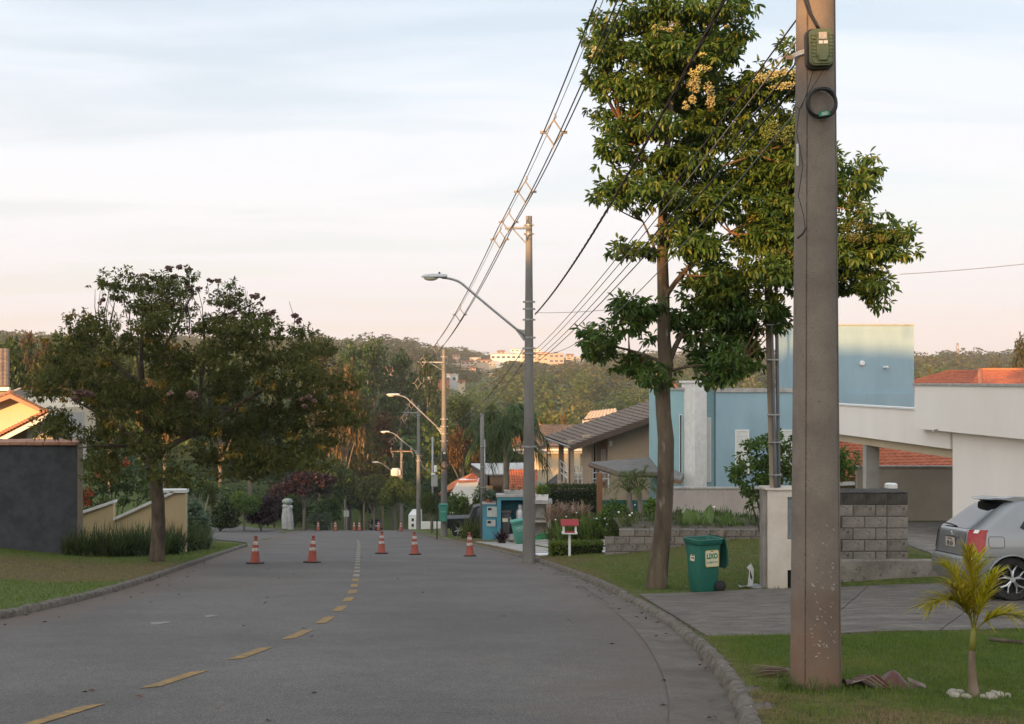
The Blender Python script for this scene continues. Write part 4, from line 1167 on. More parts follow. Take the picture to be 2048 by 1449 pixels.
# ------------------------------------------------------------------ cut cardboard by the meter pillar
cb = thing('cardboard_sheet', 'crumpled grey and white cardboard lying against the meter pillar', 'cardboard', on(1508, 1172, 20.4))
Yc = 20.4; q = lambda x, y, z_: (x, y, z_)
MB().grid([[(-0.27 + 0.11 * i, -0.14 + 0.09 * j, 0.03 + 0.025 * math.sin(i * 1.7 + j) * (1 if i < 5 else 0.4)) for j in range(4)] for i in range(6)]).build('flat_sheet', M('card_grey', (0.23, 0.23, 0.25), (0.33, 0.33, 0.35), scale=6, rough=0.8), cb, smooth=True)
MB().prism([(-0.1, 0.05, 0.02), (0.0, 0.08, 0.02), (0.015, 0.1, 0.3), (-0.03, 0.12, 0.4), (-0.1, 0.12, 0.33), (-0.06, 0.1, 0.28)], (0.005, 0.01, 0)).build('upright_flap', M('card_white', (0.55, 0.55, 0.54), (0.5, 0.5, 0.5), scale=4, rough=0.8), cb)
MB().prism([(-0.075, 0.098, 0.19), (-0.035, 0.1, 0.26), (-0.045, 0.1, 0.29), (-0.01, 0.095, 0.17), (-0.02, 0.09, 0.12), (-0.05, 0.09, 0.16)], (0, -0.004, 0)).build('printed_mark', st_dark, cb)

# ------------------------------------------------------------------ block walls, meter pillar
block_m = [M('block_a', (0.18, 0.158, 0.138), (0.27, 0.24, 0.21), scale=7, rough=0.95, bump=0.6, bscale=40, speck=(0.06, 0.052, 0.045), speck_scale=14),
           M('block_b', (0.12, 0.102, 0.086), (0.22, 0.194, 0.168), scale=5, rough=0.95, bump=0.6, bscale=40, speck=(0.04, 0.034, 0.03), speck_scale=12),
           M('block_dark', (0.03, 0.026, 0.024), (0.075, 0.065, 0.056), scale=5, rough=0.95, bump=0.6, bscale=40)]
mortar = M('mortar', (0.07, 0.06, 0.052), (0.13, 0.115, 0.1), scale=8, rough=0.97, bump=0.5)
brick_me = {}
def block(parent, cx, cy_, cz, w, mi, name='block', h=0.188):
    key = (round(w, 2), mi, round(h, 3))
    if key not in brick_me:
        b = MB().box((0, 0, 0), (w, 0.19, h)); me = b.mesh('block', block_m[mi])
        bm = bmesh.new(); bm.from_mesh(me); bmesh.ops.bevel(bm, geom=bm.edges[:], offset=0.008, segments=1, affect='EDGES'); bm.to_mesh(me); bm.free()
        brick_me[key] = me
    o = link(name, brick_me[key], parent); o.location = (cx, cy_, cz)
    return o
YB = 21.15
bw = thing('block_wall', 'short wall of weathered grey concrete blocks between brown pole and car', 'wall', (6.1, YB, -1.82))
z0 = -1.82; ztop = EYE - (986 - VH) * YB / FPX
hc = (ztop - z0) / 6
xL, xR = 5.0, 6.95
for c in range(6):
    x = xL - (0.0 if c % 2 else 0.2); k = 0
    while x < xR - 0.05:
        w = 0.39 if (x + 0.4 <= xR) else xR - x
        if c % 2 == 0 and x + 0.4 > xR - 0.21 and x + 0.4 <= xR + 0.01 and w > 0.3: w = 0.19
        if w > 0.08:
            cx = x + w / 2
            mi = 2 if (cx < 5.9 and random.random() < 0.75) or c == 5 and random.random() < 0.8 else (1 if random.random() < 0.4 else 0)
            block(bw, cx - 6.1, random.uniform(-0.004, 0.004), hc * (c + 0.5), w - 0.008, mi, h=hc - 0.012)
        x += w + 0.006
MB().b2(xL - 6.1 - 0.15, xR - 6.1 - 0.012, -0.083, 0.6, 0.0, ztop - z0 - 0.006).build('mortar_core', mortar, bw)
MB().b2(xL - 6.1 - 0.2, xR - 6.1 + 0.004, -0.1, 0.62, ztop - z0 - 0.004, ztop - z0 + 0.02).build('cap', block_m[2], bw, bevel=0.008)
bm_ = MB().b2(-1.45, 1.6, -0.1, 0.12, -0.55, 0.17)
o = bm_.build('kerb_beam', M('beam_concrete', (0.14, 0.12, 0.1), (0.26, 0.23, 0.2), scale=3, rough=0.92, bump=0.5, speck=(0.08, 0.07, 0.06), speck_scale=14), None, bevel=0.01)
o.location = (6.55, 20.55, gz(6.5, 20.5) + 0.12); tag(o, 'low concrete edging beam in front of the block wall', 'edging')

# meter pillar with its conduits
YP = 20.15
plaster = M('plaster_white', (0.52, 0.45, 0.385), (0.62, 0.55, 0.48), scale=2.2, rough=0.85, bump=0.25, bscale=30)
pl = thing('meter_pillar', 'white plastered meter pillar with conduit posts behind the brown pole', 'meter pillar', (4.75, YP, gz(4.7, YP) - 0.05))
zt = EYE - (981 - VH) * YP / FPX; H_ = zt - (gz(4.7, YP) - 0.05)
MB().b2(-0.46, 0.42, 0.06, 0.5, 0, H_).b2(-0.46, -0.13, -0.03, 0.062, 0, H_).b2(0.1, 0.42, -0.03, 0.062, 0, H_).b2(-0.131, 0.101, -0.03, 0.062, H_ - 0.11, H_).b2(-0.131, 0.101, -0.03, 0.062, 0.36, H_ - 0.82).b2(-0.06, 0.101, -0.03, 0.062, 0, 0.361).build('body', plaster, pl)
MB().b2(-0.5, 0.45, -0.06, 0.53, H_, H_ + 0.035).build('cap', plaster, pl, bevel=0.006)
for k in range(4):
    MB().b2(-0.125, 0.095, 0.02, 0.05, H_ - 0.81 + k * 0.175, H_ - 0.81 + k * 0.175 + 0.168).build('meter_panel', M('meter_grey', (0.2, 0.23, 0.24), (0.16, 0.18, 0.19), scale=5, rough=0.5), pl)
MB().b2(-0.131, -0.06, -0.0, 0.058, 0.0, 0.36).build('dark_opening', M('void_black', (0.005, 0.005, 0.005), rough=1), pl)
MB().b2(-0.53, -0.465, 0.05, 0.3, 0, H_ - 0.02).build('side_strip', M('plaster_grey', (0.2, 0.18, 0.165), (0.3, 0.27, 0.245), scale=3, rough=0.9), pl)
base_ = Vector((4.75, YP, gz(4.7, YP) - 0.05))
def cond(pa, pb, r, mat, name, sides=10, dyo=0.15):
    a = at(pa[0], pa[1], YP + dyo) - base_; b = at(pb[0], pb[1], YP + dyo) - base_
    MB().tube([a.lerp(b, i / 10) for i in range(11)], r, sides).build(name, mat, pl, smooth=True if sides > 4 else False)
wood_g = M('post_weathered', (0.2, 0.155, 0.115), (0.32, 0.26, 0.2), scale=5, rough=0.85, bump=0.3, stretch=(1, 1, 0.15), bscale=20)
cond((1546, 985), (1535, 560), 0.055, wood_g, 'conduit_post', 4)
cond((1552, 978), (1541, 560), 0.026, M('conduit_grey', (0.1, 0.105, 0.115), (0.15, 0.15, 0.16), scale=4, rough=0.5), 'conduit', dyo=0.05)
cond((1558, 978), (1552, 560), 0.03, M('conduit_grey', (0.1, 0.105, 0.115)), 'conduit', dyo=0.15)
for v in (650, 720, 830, 885, 950):
    uu = 1546 - 11 * (985 - v) / 425
    MB().box(at(uu + 5, v, YP + 0.08) - base_, (0.2, 0.12, 0.02)).build('pipe_clip', steel, pl)

# low retaining wall of blocks, garden bed behind it
YW = 32.0
lw = thing('retaining_wall', 'long low wall of grey blocks behind the tree trunk', 'wall', (4.6, YW, -3.6))
zt = EYE - (1058 - VH) * YW / FPX
for c in range(5):
    z_ = zt - 0.1 - 0.2 * c
    x = 2.86 - (0.2 if c % 2 else 0.0)
    if c >= 1: x = 2.5 - (0.18 if c % 2 else 0)
    while x < 6.75:
        w = 0.39
        if x < 2.48: w = x + 0.39 - 2.48; x = 2.48
        if z_ + 0.1 > gz(x + 0.2, YW - 0.1) - 0.15 and w > 0.06:
            block(lw, x + w / 2 - 4.6, random.uniform(-0.008, 0.008), z_ + 3.6, w, 1 if random.random() < 0.6 or x > 5.4 else (2 if x > 6 else 0))
        x += w + 0.012
MB().b2(2.5 - 4.6, 6.75 - 4.6, -0.083, 0.08, -0.3, zt - 0.2 + 3.6 - 0.006).b2(2.9 - 4.6, 6.75 - 4.6, -0.083, 0.08, zt - 0.21 + 3.6, zt + 3.6 - 0.006).build('mortar_core', mortar, lw)
for k, (x, zc) in enumerate(((4.05, -2.95), (3.98, -2.78), (5.55, -2.72))):
    st_ = MB().blob((x - 4.6, -0.1, zc + 3.6), (0.12, 0.07, 0.11), 9, 6, 0.12, k).build('set_stone', M('field_stone', (0.14, 0.1, 0.075), (0.24, 0.19, 0.15), scale=8, rough=0.9), lw, smooth=True)
bed = MB().grid([[(2.95 + 0.47 * i, 32.1 + 0.5 * j, zt - 0.06 - (0.06 * j if j > 6 else 0)) for j in range(12)] for i in range(10)])
tag(bed.build('garden_bed', earth, None, smooth=True, fix=False), 'dark soil bed behind the low block wall', kind='structure')

# ------------------------------------------------------------------ young palm, stones, debris by the near pole
pb = Vector((3.27, 8.5, gz(3.27, 8.5)))
palm = thing('young_palm', 'small yellow leaved palm on the lawn ringed with pale stones', 'palm', pb)
MB().tube([(0, 0, -0.05), (0.0, 0, 0.02), (-0.005, 0, 0.1), (-0.012, 0.0, 0.2), (-0.015, 0, 0.32), (-0.01, 0, 0.46)], [0.06, 0.05, 0.036, 0.03, 0.026, 0.02], 14).build('stem', M('palm_stem', (0.14, 0.1, 0.07), (0.24, 0.18, 0.13), scale=9, rough=0.85, bump=0.5, stretch=(1, 1, 0.25)), palm, smooth=True)
MB().tube([(-0.012, 0, 0.36), (-0.006, 0, 0.45), (0.0, 0, 0.56)], [0.028, 0.026, 0.012], 10).build('crownshaft', M('palm_shaft', (0.17, 0.18, 0.03), (0.28, 0.25, 0.05), scale=8, rough=0.5, stretch=(1, 1, 0.2)), palm, smooth=True)
rach_m = M('palm_rachis', (0.2, 0.18, 0.03), rough=0.5)
def frond(parent, base, ctrl, tip, nleaf, ll, W, mat, up=0.25, rmat=None, hang=0.25, name='frond', spread=0.8, r0=0.008):
    pts = bez(base, ctrl, tip, 22)
    fr = MB().tube(pts, [r0 * (1 - 0.75 * i / 21) for i in range(22)], 5).build(name + '_stalk', rmat or rach_m, parent, smooth=True)
    Ps, Ds = [], []
    for s in (-1, 1):
        for k in range(nleaf):
            f = 0.22 + 0.78 * k / (nleaf - 1); i = min(int(f * 21), 20); p = pts[i].lerp(pts[i + 1], f * 21 - i); tg_ = (pts[i + 1] - pts[i]).normalized()
            sd = tg_.cross(Vector((0, 0, 1))); sd = sd.normalized() if sd.length > 0.05 else Vector((1, 0, 0))
            d = sd * s * spread + tg_ * (0.55 + 0.5 * f) + Vector((0, 0, up)) + Vector((random.gauss(0, .22), random.gauss(0, .22), random.gauss(0, .25)))
            Ps.append(p); Ds.append(d)
    n = len(Ps); fl = np.array([math.sin(math.pi * (0.22 + 0.66 * (k % nleaf) / (nleaf - 1))) for k in range(n)])
    V, F, kk = straps(np.array(Ps), np.array(Ds), ll * (0.45 + 0.6 * fl) * (0.85 + 0.3 * rng.random(n)), W, hang, segs=3)
    link(name, np_mesh(name, V, F, mat, rnd=np.repeat(rng.random(n), kk)), parent)
for ctrl, tip, nl, ll in (((0.02, 0.02, 0.85), (-0.05, 0.0, 1.14), 34, 0.2), ((-0.08, -0.05, 0.88), (-0.42, -0.12, 0.74), 40, 0.22), ((0.12, -0.1, 0.72), (0.36, -0.2, 0.66), 32, 0.2),
                          ((-0.04, 0.1, 0.9), (-0.16, 0.22, 1.0), 32, 0.2), ((0.06, 0.08, 0.85), (0.1, 0.16, 1.08), 30, 0.2), ((-0.06, -0.06, 0.8), (-0.24, -0.14, 0.9), 26, 0.2), ((0.05, -0.05, 0.8), (0.12, -0.14, 0.98), 28, 0.2)):
    frond(palm, (0, 0, 0.5), ctrl, tip, int(nl * 2.2), ll * 1.2, 0.013, YELLOW_LF)
palm.scale = (0.87, 0.87, 0.9)
stone_m = M('pale_stone', (0.3, 0.26, 0.21), (0.44, 0.4, 0.34), scale=12, rough=0.8, bump=0.3, speck=(0.2, 0.17, 0.13), speck_scale=30)
rn = random.Random(9)
names_s = ['pale stone at the foot of the young palm']
for k in range(16):
    a = rn.uniform(-3.0, 0.4) if k < 13 else rn.uniform(0.4, 3.0); d = rn.uniform(0.1, 0.19)
    x, y = 3.27 + d * math.cos(a) * 1.35, 8.5 + d * math.sin(a) * 0.8
    r = rn.uniform(0.022, 0.04)
    o = MB().blob((0, 0, 0), (r * rn.uniform(1, 1.5), r * rn.uniform(0.9, 1.2), r * 0.8), 9, 6, 0.12, k).build('stone', stone_m, None, smooth=True)
    o.location = (x, y, gz(x, y) + r * 0.35); o.rotation_euler = (0, 0, rn.uniform(0, 3))
    tag(o, names_s[0], 'stone', 'pale stones ringing the young palm')

sheath = M('palm_sheath', (0.05, 0.014, 0.009), (0.11, 0.034, 0.02), scale=6, rough=0.45, spec=0.5, stretch=(1, 4, 1))
sheath_w = M('palm_sheath_pale', (0.3, 0.25, 0.22), (0.16, 0.1, 0.08), scale=6, rough=0.7)
sp_ = Vector((2.72, 8.95, gz(2.72, 8.95)))
ds = thing('fallen_palm_sheath', 'curled red brown palm sheath lying on the grass behind the pole', 'palm debris', sp_)
P = []
for i in range(16):
    s = i / 15; L_ = -0.08 + 0.42 * s
    w_ = 0.1 * math.sin(math.pi * (0.1 + 0.86 * s)) ** 0.8 + 0.004
    rise = 0.13 * math.exp(-((s - 0.45) / 0.2) ** 2) + 0.015
    P.append([(L_ + 0.02 * math.sin(3 * q_ + 4 * s), -0.03 + w_ * q_, rise * (1 - abs(q_ - 0.15) ** 1.5 * 0.8) + 0.012 * math.sin(9 * s + 4 * q_)) for q_ in np.linspace(-1, 1, 13)])
MB().grid(P).build('shell', sheath, ds, smooth=True, fix=False)
P = [[(0.2 + 0.018 * i, -0.11 + 0.008 * j + 0.004 * i, 0.075 - 0.008 * i + 0.008 * j) for j in range(4)] for i in range(9)]
MB().grid(P).build('pale_edge', sheath_w, ds, smooth=True, fix=False)
MB().grid([[(-0.25 + 0.03 * i, -0.1 + 0.03 * j + 0.006 * i, 0.04 + 0.03 * math.sin(i * 0.6 + j * 0.7)) for j in range(7)] for i in range(9)]).build('crumpled_leaf', sheath, ds, smooth=True, fix=False)
for k in range(9):
    MB().tube([(-0.22 + 0.01 * k, -0.08 + 0.02 * k, 0.05), (-0.12 + 0.01 * k, -0.12, 0.09 + 0.004 * k), (-0.02 + 0.012 * k, -0.13, 0.03)], 0.006, 5).build('dry_stalk', sheath_w if k % 3 == 0 else sheath, ds)
fb = Vector((2.02, 9.55, gz(2.02, 9.55)))
df = thing('dry_frond', 'dry brown frond end poking out in front of the kerb lawn', 'palm debris', fb)
V, F, kk = straps(np.stack([np.full(40, 0.2), rng.normal(size=40) * 0.04, np.full(40, 0.05)], 1), np.stack([-np.ones(40), rng.normal(size=40) * 0.18, rng.normal(size=40) * 0.1 + 0.02], 1), 0.34, 0.016, 0.08, 3)
link('leaflets', np_mesh('leaflets', V, F, leafmat('leaf_deadbrown', [(0.06, 0.025, 0.015), (0.13, 0.06, 0.035), (0.22, 0.13, 0.08)], 0.1), rnd=np.repeat(rng.random(40), kk)), df)
MB().tube([(0.3, 0, 0.05), (-0.02, 0, 0.04)], 0.01, 6).build('stalk', sheath_w, df)
sk = MB().tube([at(1978, 1279, 11.6), at(2000, 1281, 11.58), at(2048, 1286, 11.5), at(2120, 1296, 11.4)], [0.018, 0.02, 0.02, 0.022], 8).build('fallen_branch', bark, None, smooth=True)
tag(sk, 'bare brown branch lying in the grass near the driveway edge', 'branch')
ltr = MB().prism([(0, 0, 0), (0.075, 0.01, 0.01), (0.085, 0.045, 0.03), (0.03, 0.05, 0.055), (0.0, 0.045, 0.05)], (0.004, 0.012, 0.012)).build('paper_scrap', M('scrap_white', (0.52, 0.5, 0.46), rough=0.8), None)
ltr.location = (1.57, 7.98, float(road_z(7.98)) + 0.03); tag(ltr, 'torn scrap of white paper on the near kerb', 'litter')
for k, (u, v, r) in enumerate(((1497, 1408, 0.075), (1512, 1446, 0.08), (1480, 1392, 0.05))):
    Y = 3360 / (v - 1025) + 0.05; x = (u - UC) * Y / FPX + 0.05
    o = MB().blob((0, 0, 0), (r * 1.3, r * 1.7, r * 0.9), 10, 7, 0.1, k + 40).build('kerb_stone', kerb_mat, None, smooth=True)
    o.location = (x, Y, float(road_z(Y)) + 0.05); o.rotation_euler = (0, 0, R(-15))
    tag(o, ['rounded broken kerb lump above the white paper scrap', 'rounded broken kerb lump at the bottom edge under the paper scrap', 'small broken kerb lump farthest from the paper scrap'][k], 'kerb stone')

# ------------------------------------------------------------------ silver hatchback on the driveway
silver = M('car_silver', (0.24, 0.245, 0.255), (0.22, 0.225, 0.235), scale=3, rough=0.32, metal=0.5, spec=0.6, coat=0.5)
carglass = M('car_glass', (0.004, 0.005, 0.006), rough=0.03, spec=0.45)
rubber = M('tyre_rubber', (0.012, 0.012, 0.012), (0.03, 0.027, 0.025), scale=10, rough=0.9)
alloy = M('alloy_bright', (0.55, 0.55, 0.56), rough=0.25, metal=0.8)
alloy_dk = M('alloy_dark', (0.012, 0.012, 0.013), rough=0.4)
redl = M('tail_red', (0.36, 0.006, 0.006), (0.22, 0.004, 0.004), scale=18, rough=0.2, spec=0.5)
whitel = M('tail_white', (0.7, 0.66, 0.62), rough=0.2)

CZ = np.array([0.20, 0.26, 0.33, 0.42, 0.50, 0.56, 0.60, 0.66, 0.75, 0.85, 0.93, 0.97, 1.05, 1.15, 1.25, 1.32, 1.365, 1.395, 1.415, 1.425])
CR = np.array([-.50, -.60, -.645, -.66, -.655, -.64, -.60, -.585, -.57, -.555, -.54, -.51, -.40, -.27, -.14, -.04, .06, .2, .45, .8])
CF = np.array([3.05, 3.18, 3.24, 3.26, 3.25, 3.23, 3.2, 3.15, 3.0, 2.7, 2.25, 2.12, 1.98, 1.82, 1.66, 1.53, 1.42, 1.3, 1.15, .9])
CWd = np.array([.74, .79, .81, .82, .825, .828, .828, .828, .825, .815, .80, .785, .755, .72, .685, .655, .62, .56, .45, .2])
def car_at(z):
    r, f, w = np.interp(z, CZ, CR), np.interp(z, CZ, CF), np.interp(z, CZ, CWd)
    return (r + f) / 2, (f - r) / 2, w
RX, RY, FXr, FYr = 0.2, 0.17, 0.6, 0.42      # plan radii of the rear and front corners
def car_side_y(x, z):
    cx, a, w = car_at(z); r, f = cx - a, cx + a
    if x < r + RX: s = min(1.0, max(0.0, (r + RX - x) / RX)); return w - RY + RY * math.sqrt(max(0.0, 1 - s * s))
    if x > f - FXr: s = min(1.0, (x - f + FXr) / FXr); return w - FYr * w / 0.82 * (1 - math.sqrt(max(0.0, 1 - s * s)))
    return w
def car_rear_x(y, z):
    cx, a, w = car_at(z); r = cx - a; y = abs(y); ry = min(RY, w * 0.5); bow = 0.03 * (y / w) ** 2
    if y > w - ry: s = min(1.0, (y - w + ry) / ry); return r + RX * (1 - math.sqrt(max(0.0, 1 - s * s))) + 0.0 * bow
    return r
def ringpoly(z):
    cx, a, w = car_at(z); r, f = cx - a, cx + a; ry = min(RY, w * 0.5); fy = FYr * w / 0.82; fx = min(FXr, a * 0.8); rx = min(RX, a * 0.5)
    P = []
    q = np.linspace(0, math.pi / 2, 16)
    for t in q: P.append((f - fx + fx * math.cos(t), w - fy + fy * math.sin(t)))
    for t in q: P.append((r + rx - rx * math.sin(t), w - ry + ry * math.cos(t)))
    for t in q[::-1]: P.append((r + rx - rx * math.sin(t), -(w - ry + ry * math.cos(t))))
    for t in q[::-1]: P.append((f - fx + fx * math.cos(t), -(w - fy + fy * math.sin(t))))
    return P + [P[0]]

def make_car(name, label, loc, rz, paint, plate=None, simple=False, arch=((0.0, 0.335), (2.46, 0.335))):
    t = thing(name, label, 'car', loc, rz)
    NT = 160
    zs = sorted(set([round(z, 4) for z in np.concatenate([np.linspace(0.2, 1.0, 33), np.linspace(1.0, 1.425, 26)])]))
    # points spaced evenly along each superellipse
    def ring(z):
        P = np.array([(p[0], p[1], z) for p in ringpoly(z)])
        d = np.concatenate([[0], np.cumsum(np.linalg.norm(np.diff(P, axis=0), axis=1))]); s = np.linspace(0, d[-1], NT + 1)[:-1]
        return np.stack([np.interp(s, d, P[:, k]) for k in range(3)], 1)
    Rg = [ring(z) for z in zs]
    V = np.concatenate(Rg); F = []
    for i in range(len(zs) - 1):
        for k in range(NT):
            k2 = (k + 1) % NT; f = (i * NT + k, i * NT + k2, (i + 1) * NT + k2, (i + 1) * NT + k)
            c = V[list(f)].mean(0)
            if abs(c[1]) > 0.55 and any((c[0] - ax) ** 2 + (c[2] - 0.29) ** 2 < ar * ar for ax, ar in arch): continue
            F.append(f)
    me = np_mesh('body', V, np.array(F), paint, smooth=True)
    body = link('body', me, t)
    MB().add([tuple(p) for p in Rg[-1]], [tuple(range(NT))]).build('roof_skin', paint, t, fix=False)
    MB().b2(-0.45, 3.0, -0.7, 0.7, 0.19, 0.24).build('underbody', blackp, t)
    for ax, ar in arch:
        for s in (-1, 1):
            MB().tube([(ax + ar * math.cos(a), s * (car_side_y(ax + ar * math.cos(a), max(0.22, 0.29 + ar * math.sin(a))) - 0.004), 0.29 + ar * math.sin(a)) for a in np.linspace(-0.25, math.pi + 0.25, 26)], 0.014, 6).build('arch_lip', paint, t, smooth=True)
            P = [[(ax + (ar + 0.01) * math.cos(a), s * yy_, 0.29 + (ar + 0.01) * math.sin(a)) for yy_ in (0.4, 0.81)] for a in np.linspace(-0.3, math.pi + 0.3, 20)]
            MB().grid(P).build('wheel_well', M('void_black', (0.005, 0.005, 0.005)), t, fix=False)
            MB().add([(ax + ar * 1.02 * math.cos(a), s * 0.5, 0.29 + ar * 1.02 * math.sin(a)) for a in np.linspace(0, 6.2, 20)], [tuple(range(20))]).build('well_back', M('void_black', (0.005, 0.005, 0.005)), t, fix=False)
    for ax, ar in arch:
        for s in (-1, 1):
            yo = s * 0.80; r = 0.298
            w = thing_part = MB().lathe([(0.2, -0.09), (0.27, -0.095), (r - 0.008, -0.075), (r, -0.05), (r, 0.05), (r - 0.008, 0.075), (0.27, 0.095), (0.2, 0.09)], (ax, yo - s * 0.095, 0.298), 40, axis='Y', cap=False).build('wheel', rubber, t, smooth=35)
            MB().lathe([(0.205, -0.03), (0.205, 0.02), (0.19, 0.03), (0.185, -0.03)], (ax, yo - s * 0.03, 0.298), 40, axis='Y', cap=False).build('rim', alloy, w, smooth=35)
            MB().lathe([(0.01, 0), (0.2, 0)], (ax, yo - s * 0.06, 0.298), 32, axis='Y').build('rim_back', alloy_dk, w)
            if not simple:
                for k in range(5):
                    a0 = 2 * math.pi * k / 5 + 0.3; sp = MB()
                    for dd in (-0.17, 0.17):
                        p0 = (ax + 0.03 * math.cos(a0), yo - s * 0.012, 0.298 + 0.03 * math.sin(a0)); p1_ = (ax + 0.115 * math.cos(a0 + dd * 0.8), yo - s * 0.016, 0.298 + 0.115 * math.sin(a0 + dd * 0.8)); p2_ = (ax + 0.198 * math.cos(a0 + dd * 1.9), yo - s * 0.02, 0.298 + 0.198 * math.sin(a0 + dd * 1.9))
                        sp.tube([p0, p1_, p2_], [0.016, 0.013, 0.012], 4)
                    sp.build('spoke', alloy, w)
            else:
                for k in range(6):
                    a0 = 2 * math.pi * k / 6; MB().tube([(ax, yo - s * 0.02, 0.298), (ax + 0.2 * math.cos(a0), yo - s * 0.02, 0.298 + 0.2 * math.sin(a0))], 0.02, 4).build('spoke', alloy, w)
            MB().lathe([(0.035, -0.008), (0.035, 0.008), (0.02, 0.012)], (ax, yo - s * 0.005, 0.298), 16, axis='Y').build('hub_cap', alloy, w)
    # glazing: sheets a few millimetres proud of the body
    def side_win(poly, s, name):
        xs = [p[0] for p in poly]; zs_ = [p[1] for p in poly]
        c = (sum(xs) / len(xs), sum(zs_) / len(zs_)); rows_ = []
        ringp = resamp(poly + [poly[0]], 49)[:-1]
        for f in (0.0, 0.35, 0.7, 0.9, 1.0):
            rows_.append([(c[0] + (x - c[0]) * f, s * (car_side_y(c[0] + (x - c[0]) * f, c[1] + (z - c[1]) * f) + 0.006), c[1] + (z - c[1]) * f) for x, z in ringp] )
            rows_[-1].append(rows_[-1][0])
        return MB().grid(rows_).build(name, carglass, t, smooth=True, fix=False)
    for s in (-1, 1):
        side_win([(0.12, 1.0), (0.2, 0.955), (0.35, 0.95), (0.78, 0.95), (0.8, 1.27), (0.55, 1.285), (0.38, 1.25), (0.22, 1.13)], s, 'quarter_window')
        side_win([(0.86, 0.95), (1.85, 0.95), (1.62, 1.24), (1.5, 1.285), (0.88, 1.285)], s, 'side_window')
    P = []
    for z in np.linspace(0.975, 1.335, 14):
        hw = np.interp(z, [0.97, 1.34], [0.66, 0.545])
        P.append([(car_rear_x(y, z) - 0.007, y, z) for y in np.linspace(-hw, hw, 18)])
    MB().grid(P).build('rear_window', carglass, t, smooth=True, fix=False)
    P = []
    for z in np.linspace(0.99, 1.34, 10):
        hw = np.interp(z, [0.97, 1.34], [0.7, 0.58]); cx, a, w = car_at(z)
        P.append([(2 * cx - car_rear_x(y, z) + 0.007, y, z) for y in np.linspace(-hw, hw, 14)])
    MB().grid(P).build('windscreen', carglass, t, smooth=True, fix=False)
    for s in (-1, 1):
        P = []
        for z in np.linspace(0.655, 0.965, 8):
            # from the rear face round the corner to the side
            cx, a, w = car_at(z); row = []
            for q in np.linspace(0, 1, 12):
                if q < 0.62:
                    y = w * (0.84 + 0.152 * q / 0.62); x = car_rear_x(y, z)
                else:
                    y0_ = w * 0.992; x0_ = car_rear_x(y0_, z); x = x0_ + 0.06 * (q - 0.62) / 0.38; y = car_side_y(x, z)
                row.append((x - 0.008 * (1 - q), s * (y + 0.008 * q + 0.002), z))
            P.append(row)
        tlt = MB().grid(P).build('tail_light', redl, t, smooth=True, fix=False)
        MB().grid([[(p[0] - 0.004, p[1] + s * 0.003, p[2]) for p in r[4:7]] for r in P[6:8]]).build('reversing_lens', whitel, tlt, fix=False)
        MB().blob((3.12, s * 0.6, 0.66), (0.1, 0.16, 0.08), 10, 6).build('headlight', M('headlight', (0.6, 0.6, 0.6), rough=0.1), t, smooth=True)
        MB().box((1.95, s * 0.86, 0.98), (0.09, 0.16, 0.1)).build('mirror', paint, t, bevel=0.02)
    # spoiler over the rear window
    P = []
    for q in np.linspace(-1, 1, 15):
        y = q * 0.6; bow = 0.05 * (1 - q * q)
        x0_ = car_rear_x(y, 1.36)
        P.append([(x0_ + 0.16, y, 1.405), (x0_ - 0.02 - bow * 0.4, y, 1.41 + 0.006), (x0_ - 0.14 - bow, y, 1.395 + bow * 0.1), (x0_ - 0.16 - bow, y, 1.375), (x0_ - 0.10 - bow, y, 1.362), (x0_ + 0.0, y, 1.345)])
    sm = MB().grid(P); sm.add(P[0], [tuple(range(6))]); sm.add(P[-1], [tuple(range(6))])
    sm.build('spoiler', paint, t, smooth=40)
    # bumper split, fuel flap outline, wiper, number plate
    dark = M('panel_gap', (0.02, 0.02, 0.021), rough=0.8)
    MB().tube([(car_rear_x(y, 0.605) - 0.002, y, 0.605) for y in np.linspace(-0.78, 0.78, 25)], 0.006, 5).build('bumper_gap', dark, t)
    for s in (-1, 1):
        MB().tube([(x, s * (car_side_y(x, 0.6) + 0.001), 0.6 - 0.0 * x) for x in np.linspace(-0.52, -0.22, 10)], 0.005, 5).build('bumper_gap', dark, t)
        MB().tube([(car_rear_x(0.6 * s, z) - 0.002, 0.6 * s + 0.0 * z, z) for z in np.linspace(0.61, 0.95, 8)], 0.004, 5).build('hatch_gap', dark, t)
        MB().tube([(0.83, s * (car_side_y(0.83, z) + 0.001), z) for z in np.linspace(0.3, 1.3, 20)], 0.004, 5).build('door_gap', dark, t)
    MB().tube([(x, -(car_side_y(x, z) + 0.001), z) for x, z in [(p[0], p[2]) for p in rrect(0.21, 0.15, 0.03, 0, 5, cx=-0.21, cz=0.80)] + [(-0.105, 0.845)]], 0.0035, 5).build('fuel_flap_gap', dark, t)
    MB().tube([(car_rear_x(y, 0.99) - 0.02, y, 0.985 + 0.03 * math.sin((y + 0.1) * 3)) for y in np.linspace(-0.05, 0.5, 8)], 0.011, 6).build('wiper', blackp, t, smooth=True)
    MB().box((car_rear_x(0, 0.9) - 0.012, 0.28 * 0, 0.885), (0.02, 0.07, 0.06)).build('badge', alloy, t, bevel=0.01)
    xp = car_rear_x(0, 0.76) - 0.012
    MB().box((xp + 0.006, 0, 0.86), (0.02, 0.62, 0.02)).build('plate_ledge', paint, t)
    np_ = MB().box((xp, 0, 0.765), (0.012, 0.4, 0.13)).build('number_plate', M('plate_pale', (0.5, 0.44, 0.38), (0.44, 0.39, 0.34), scale=12, rough=0.5), t, bevel=0.004)
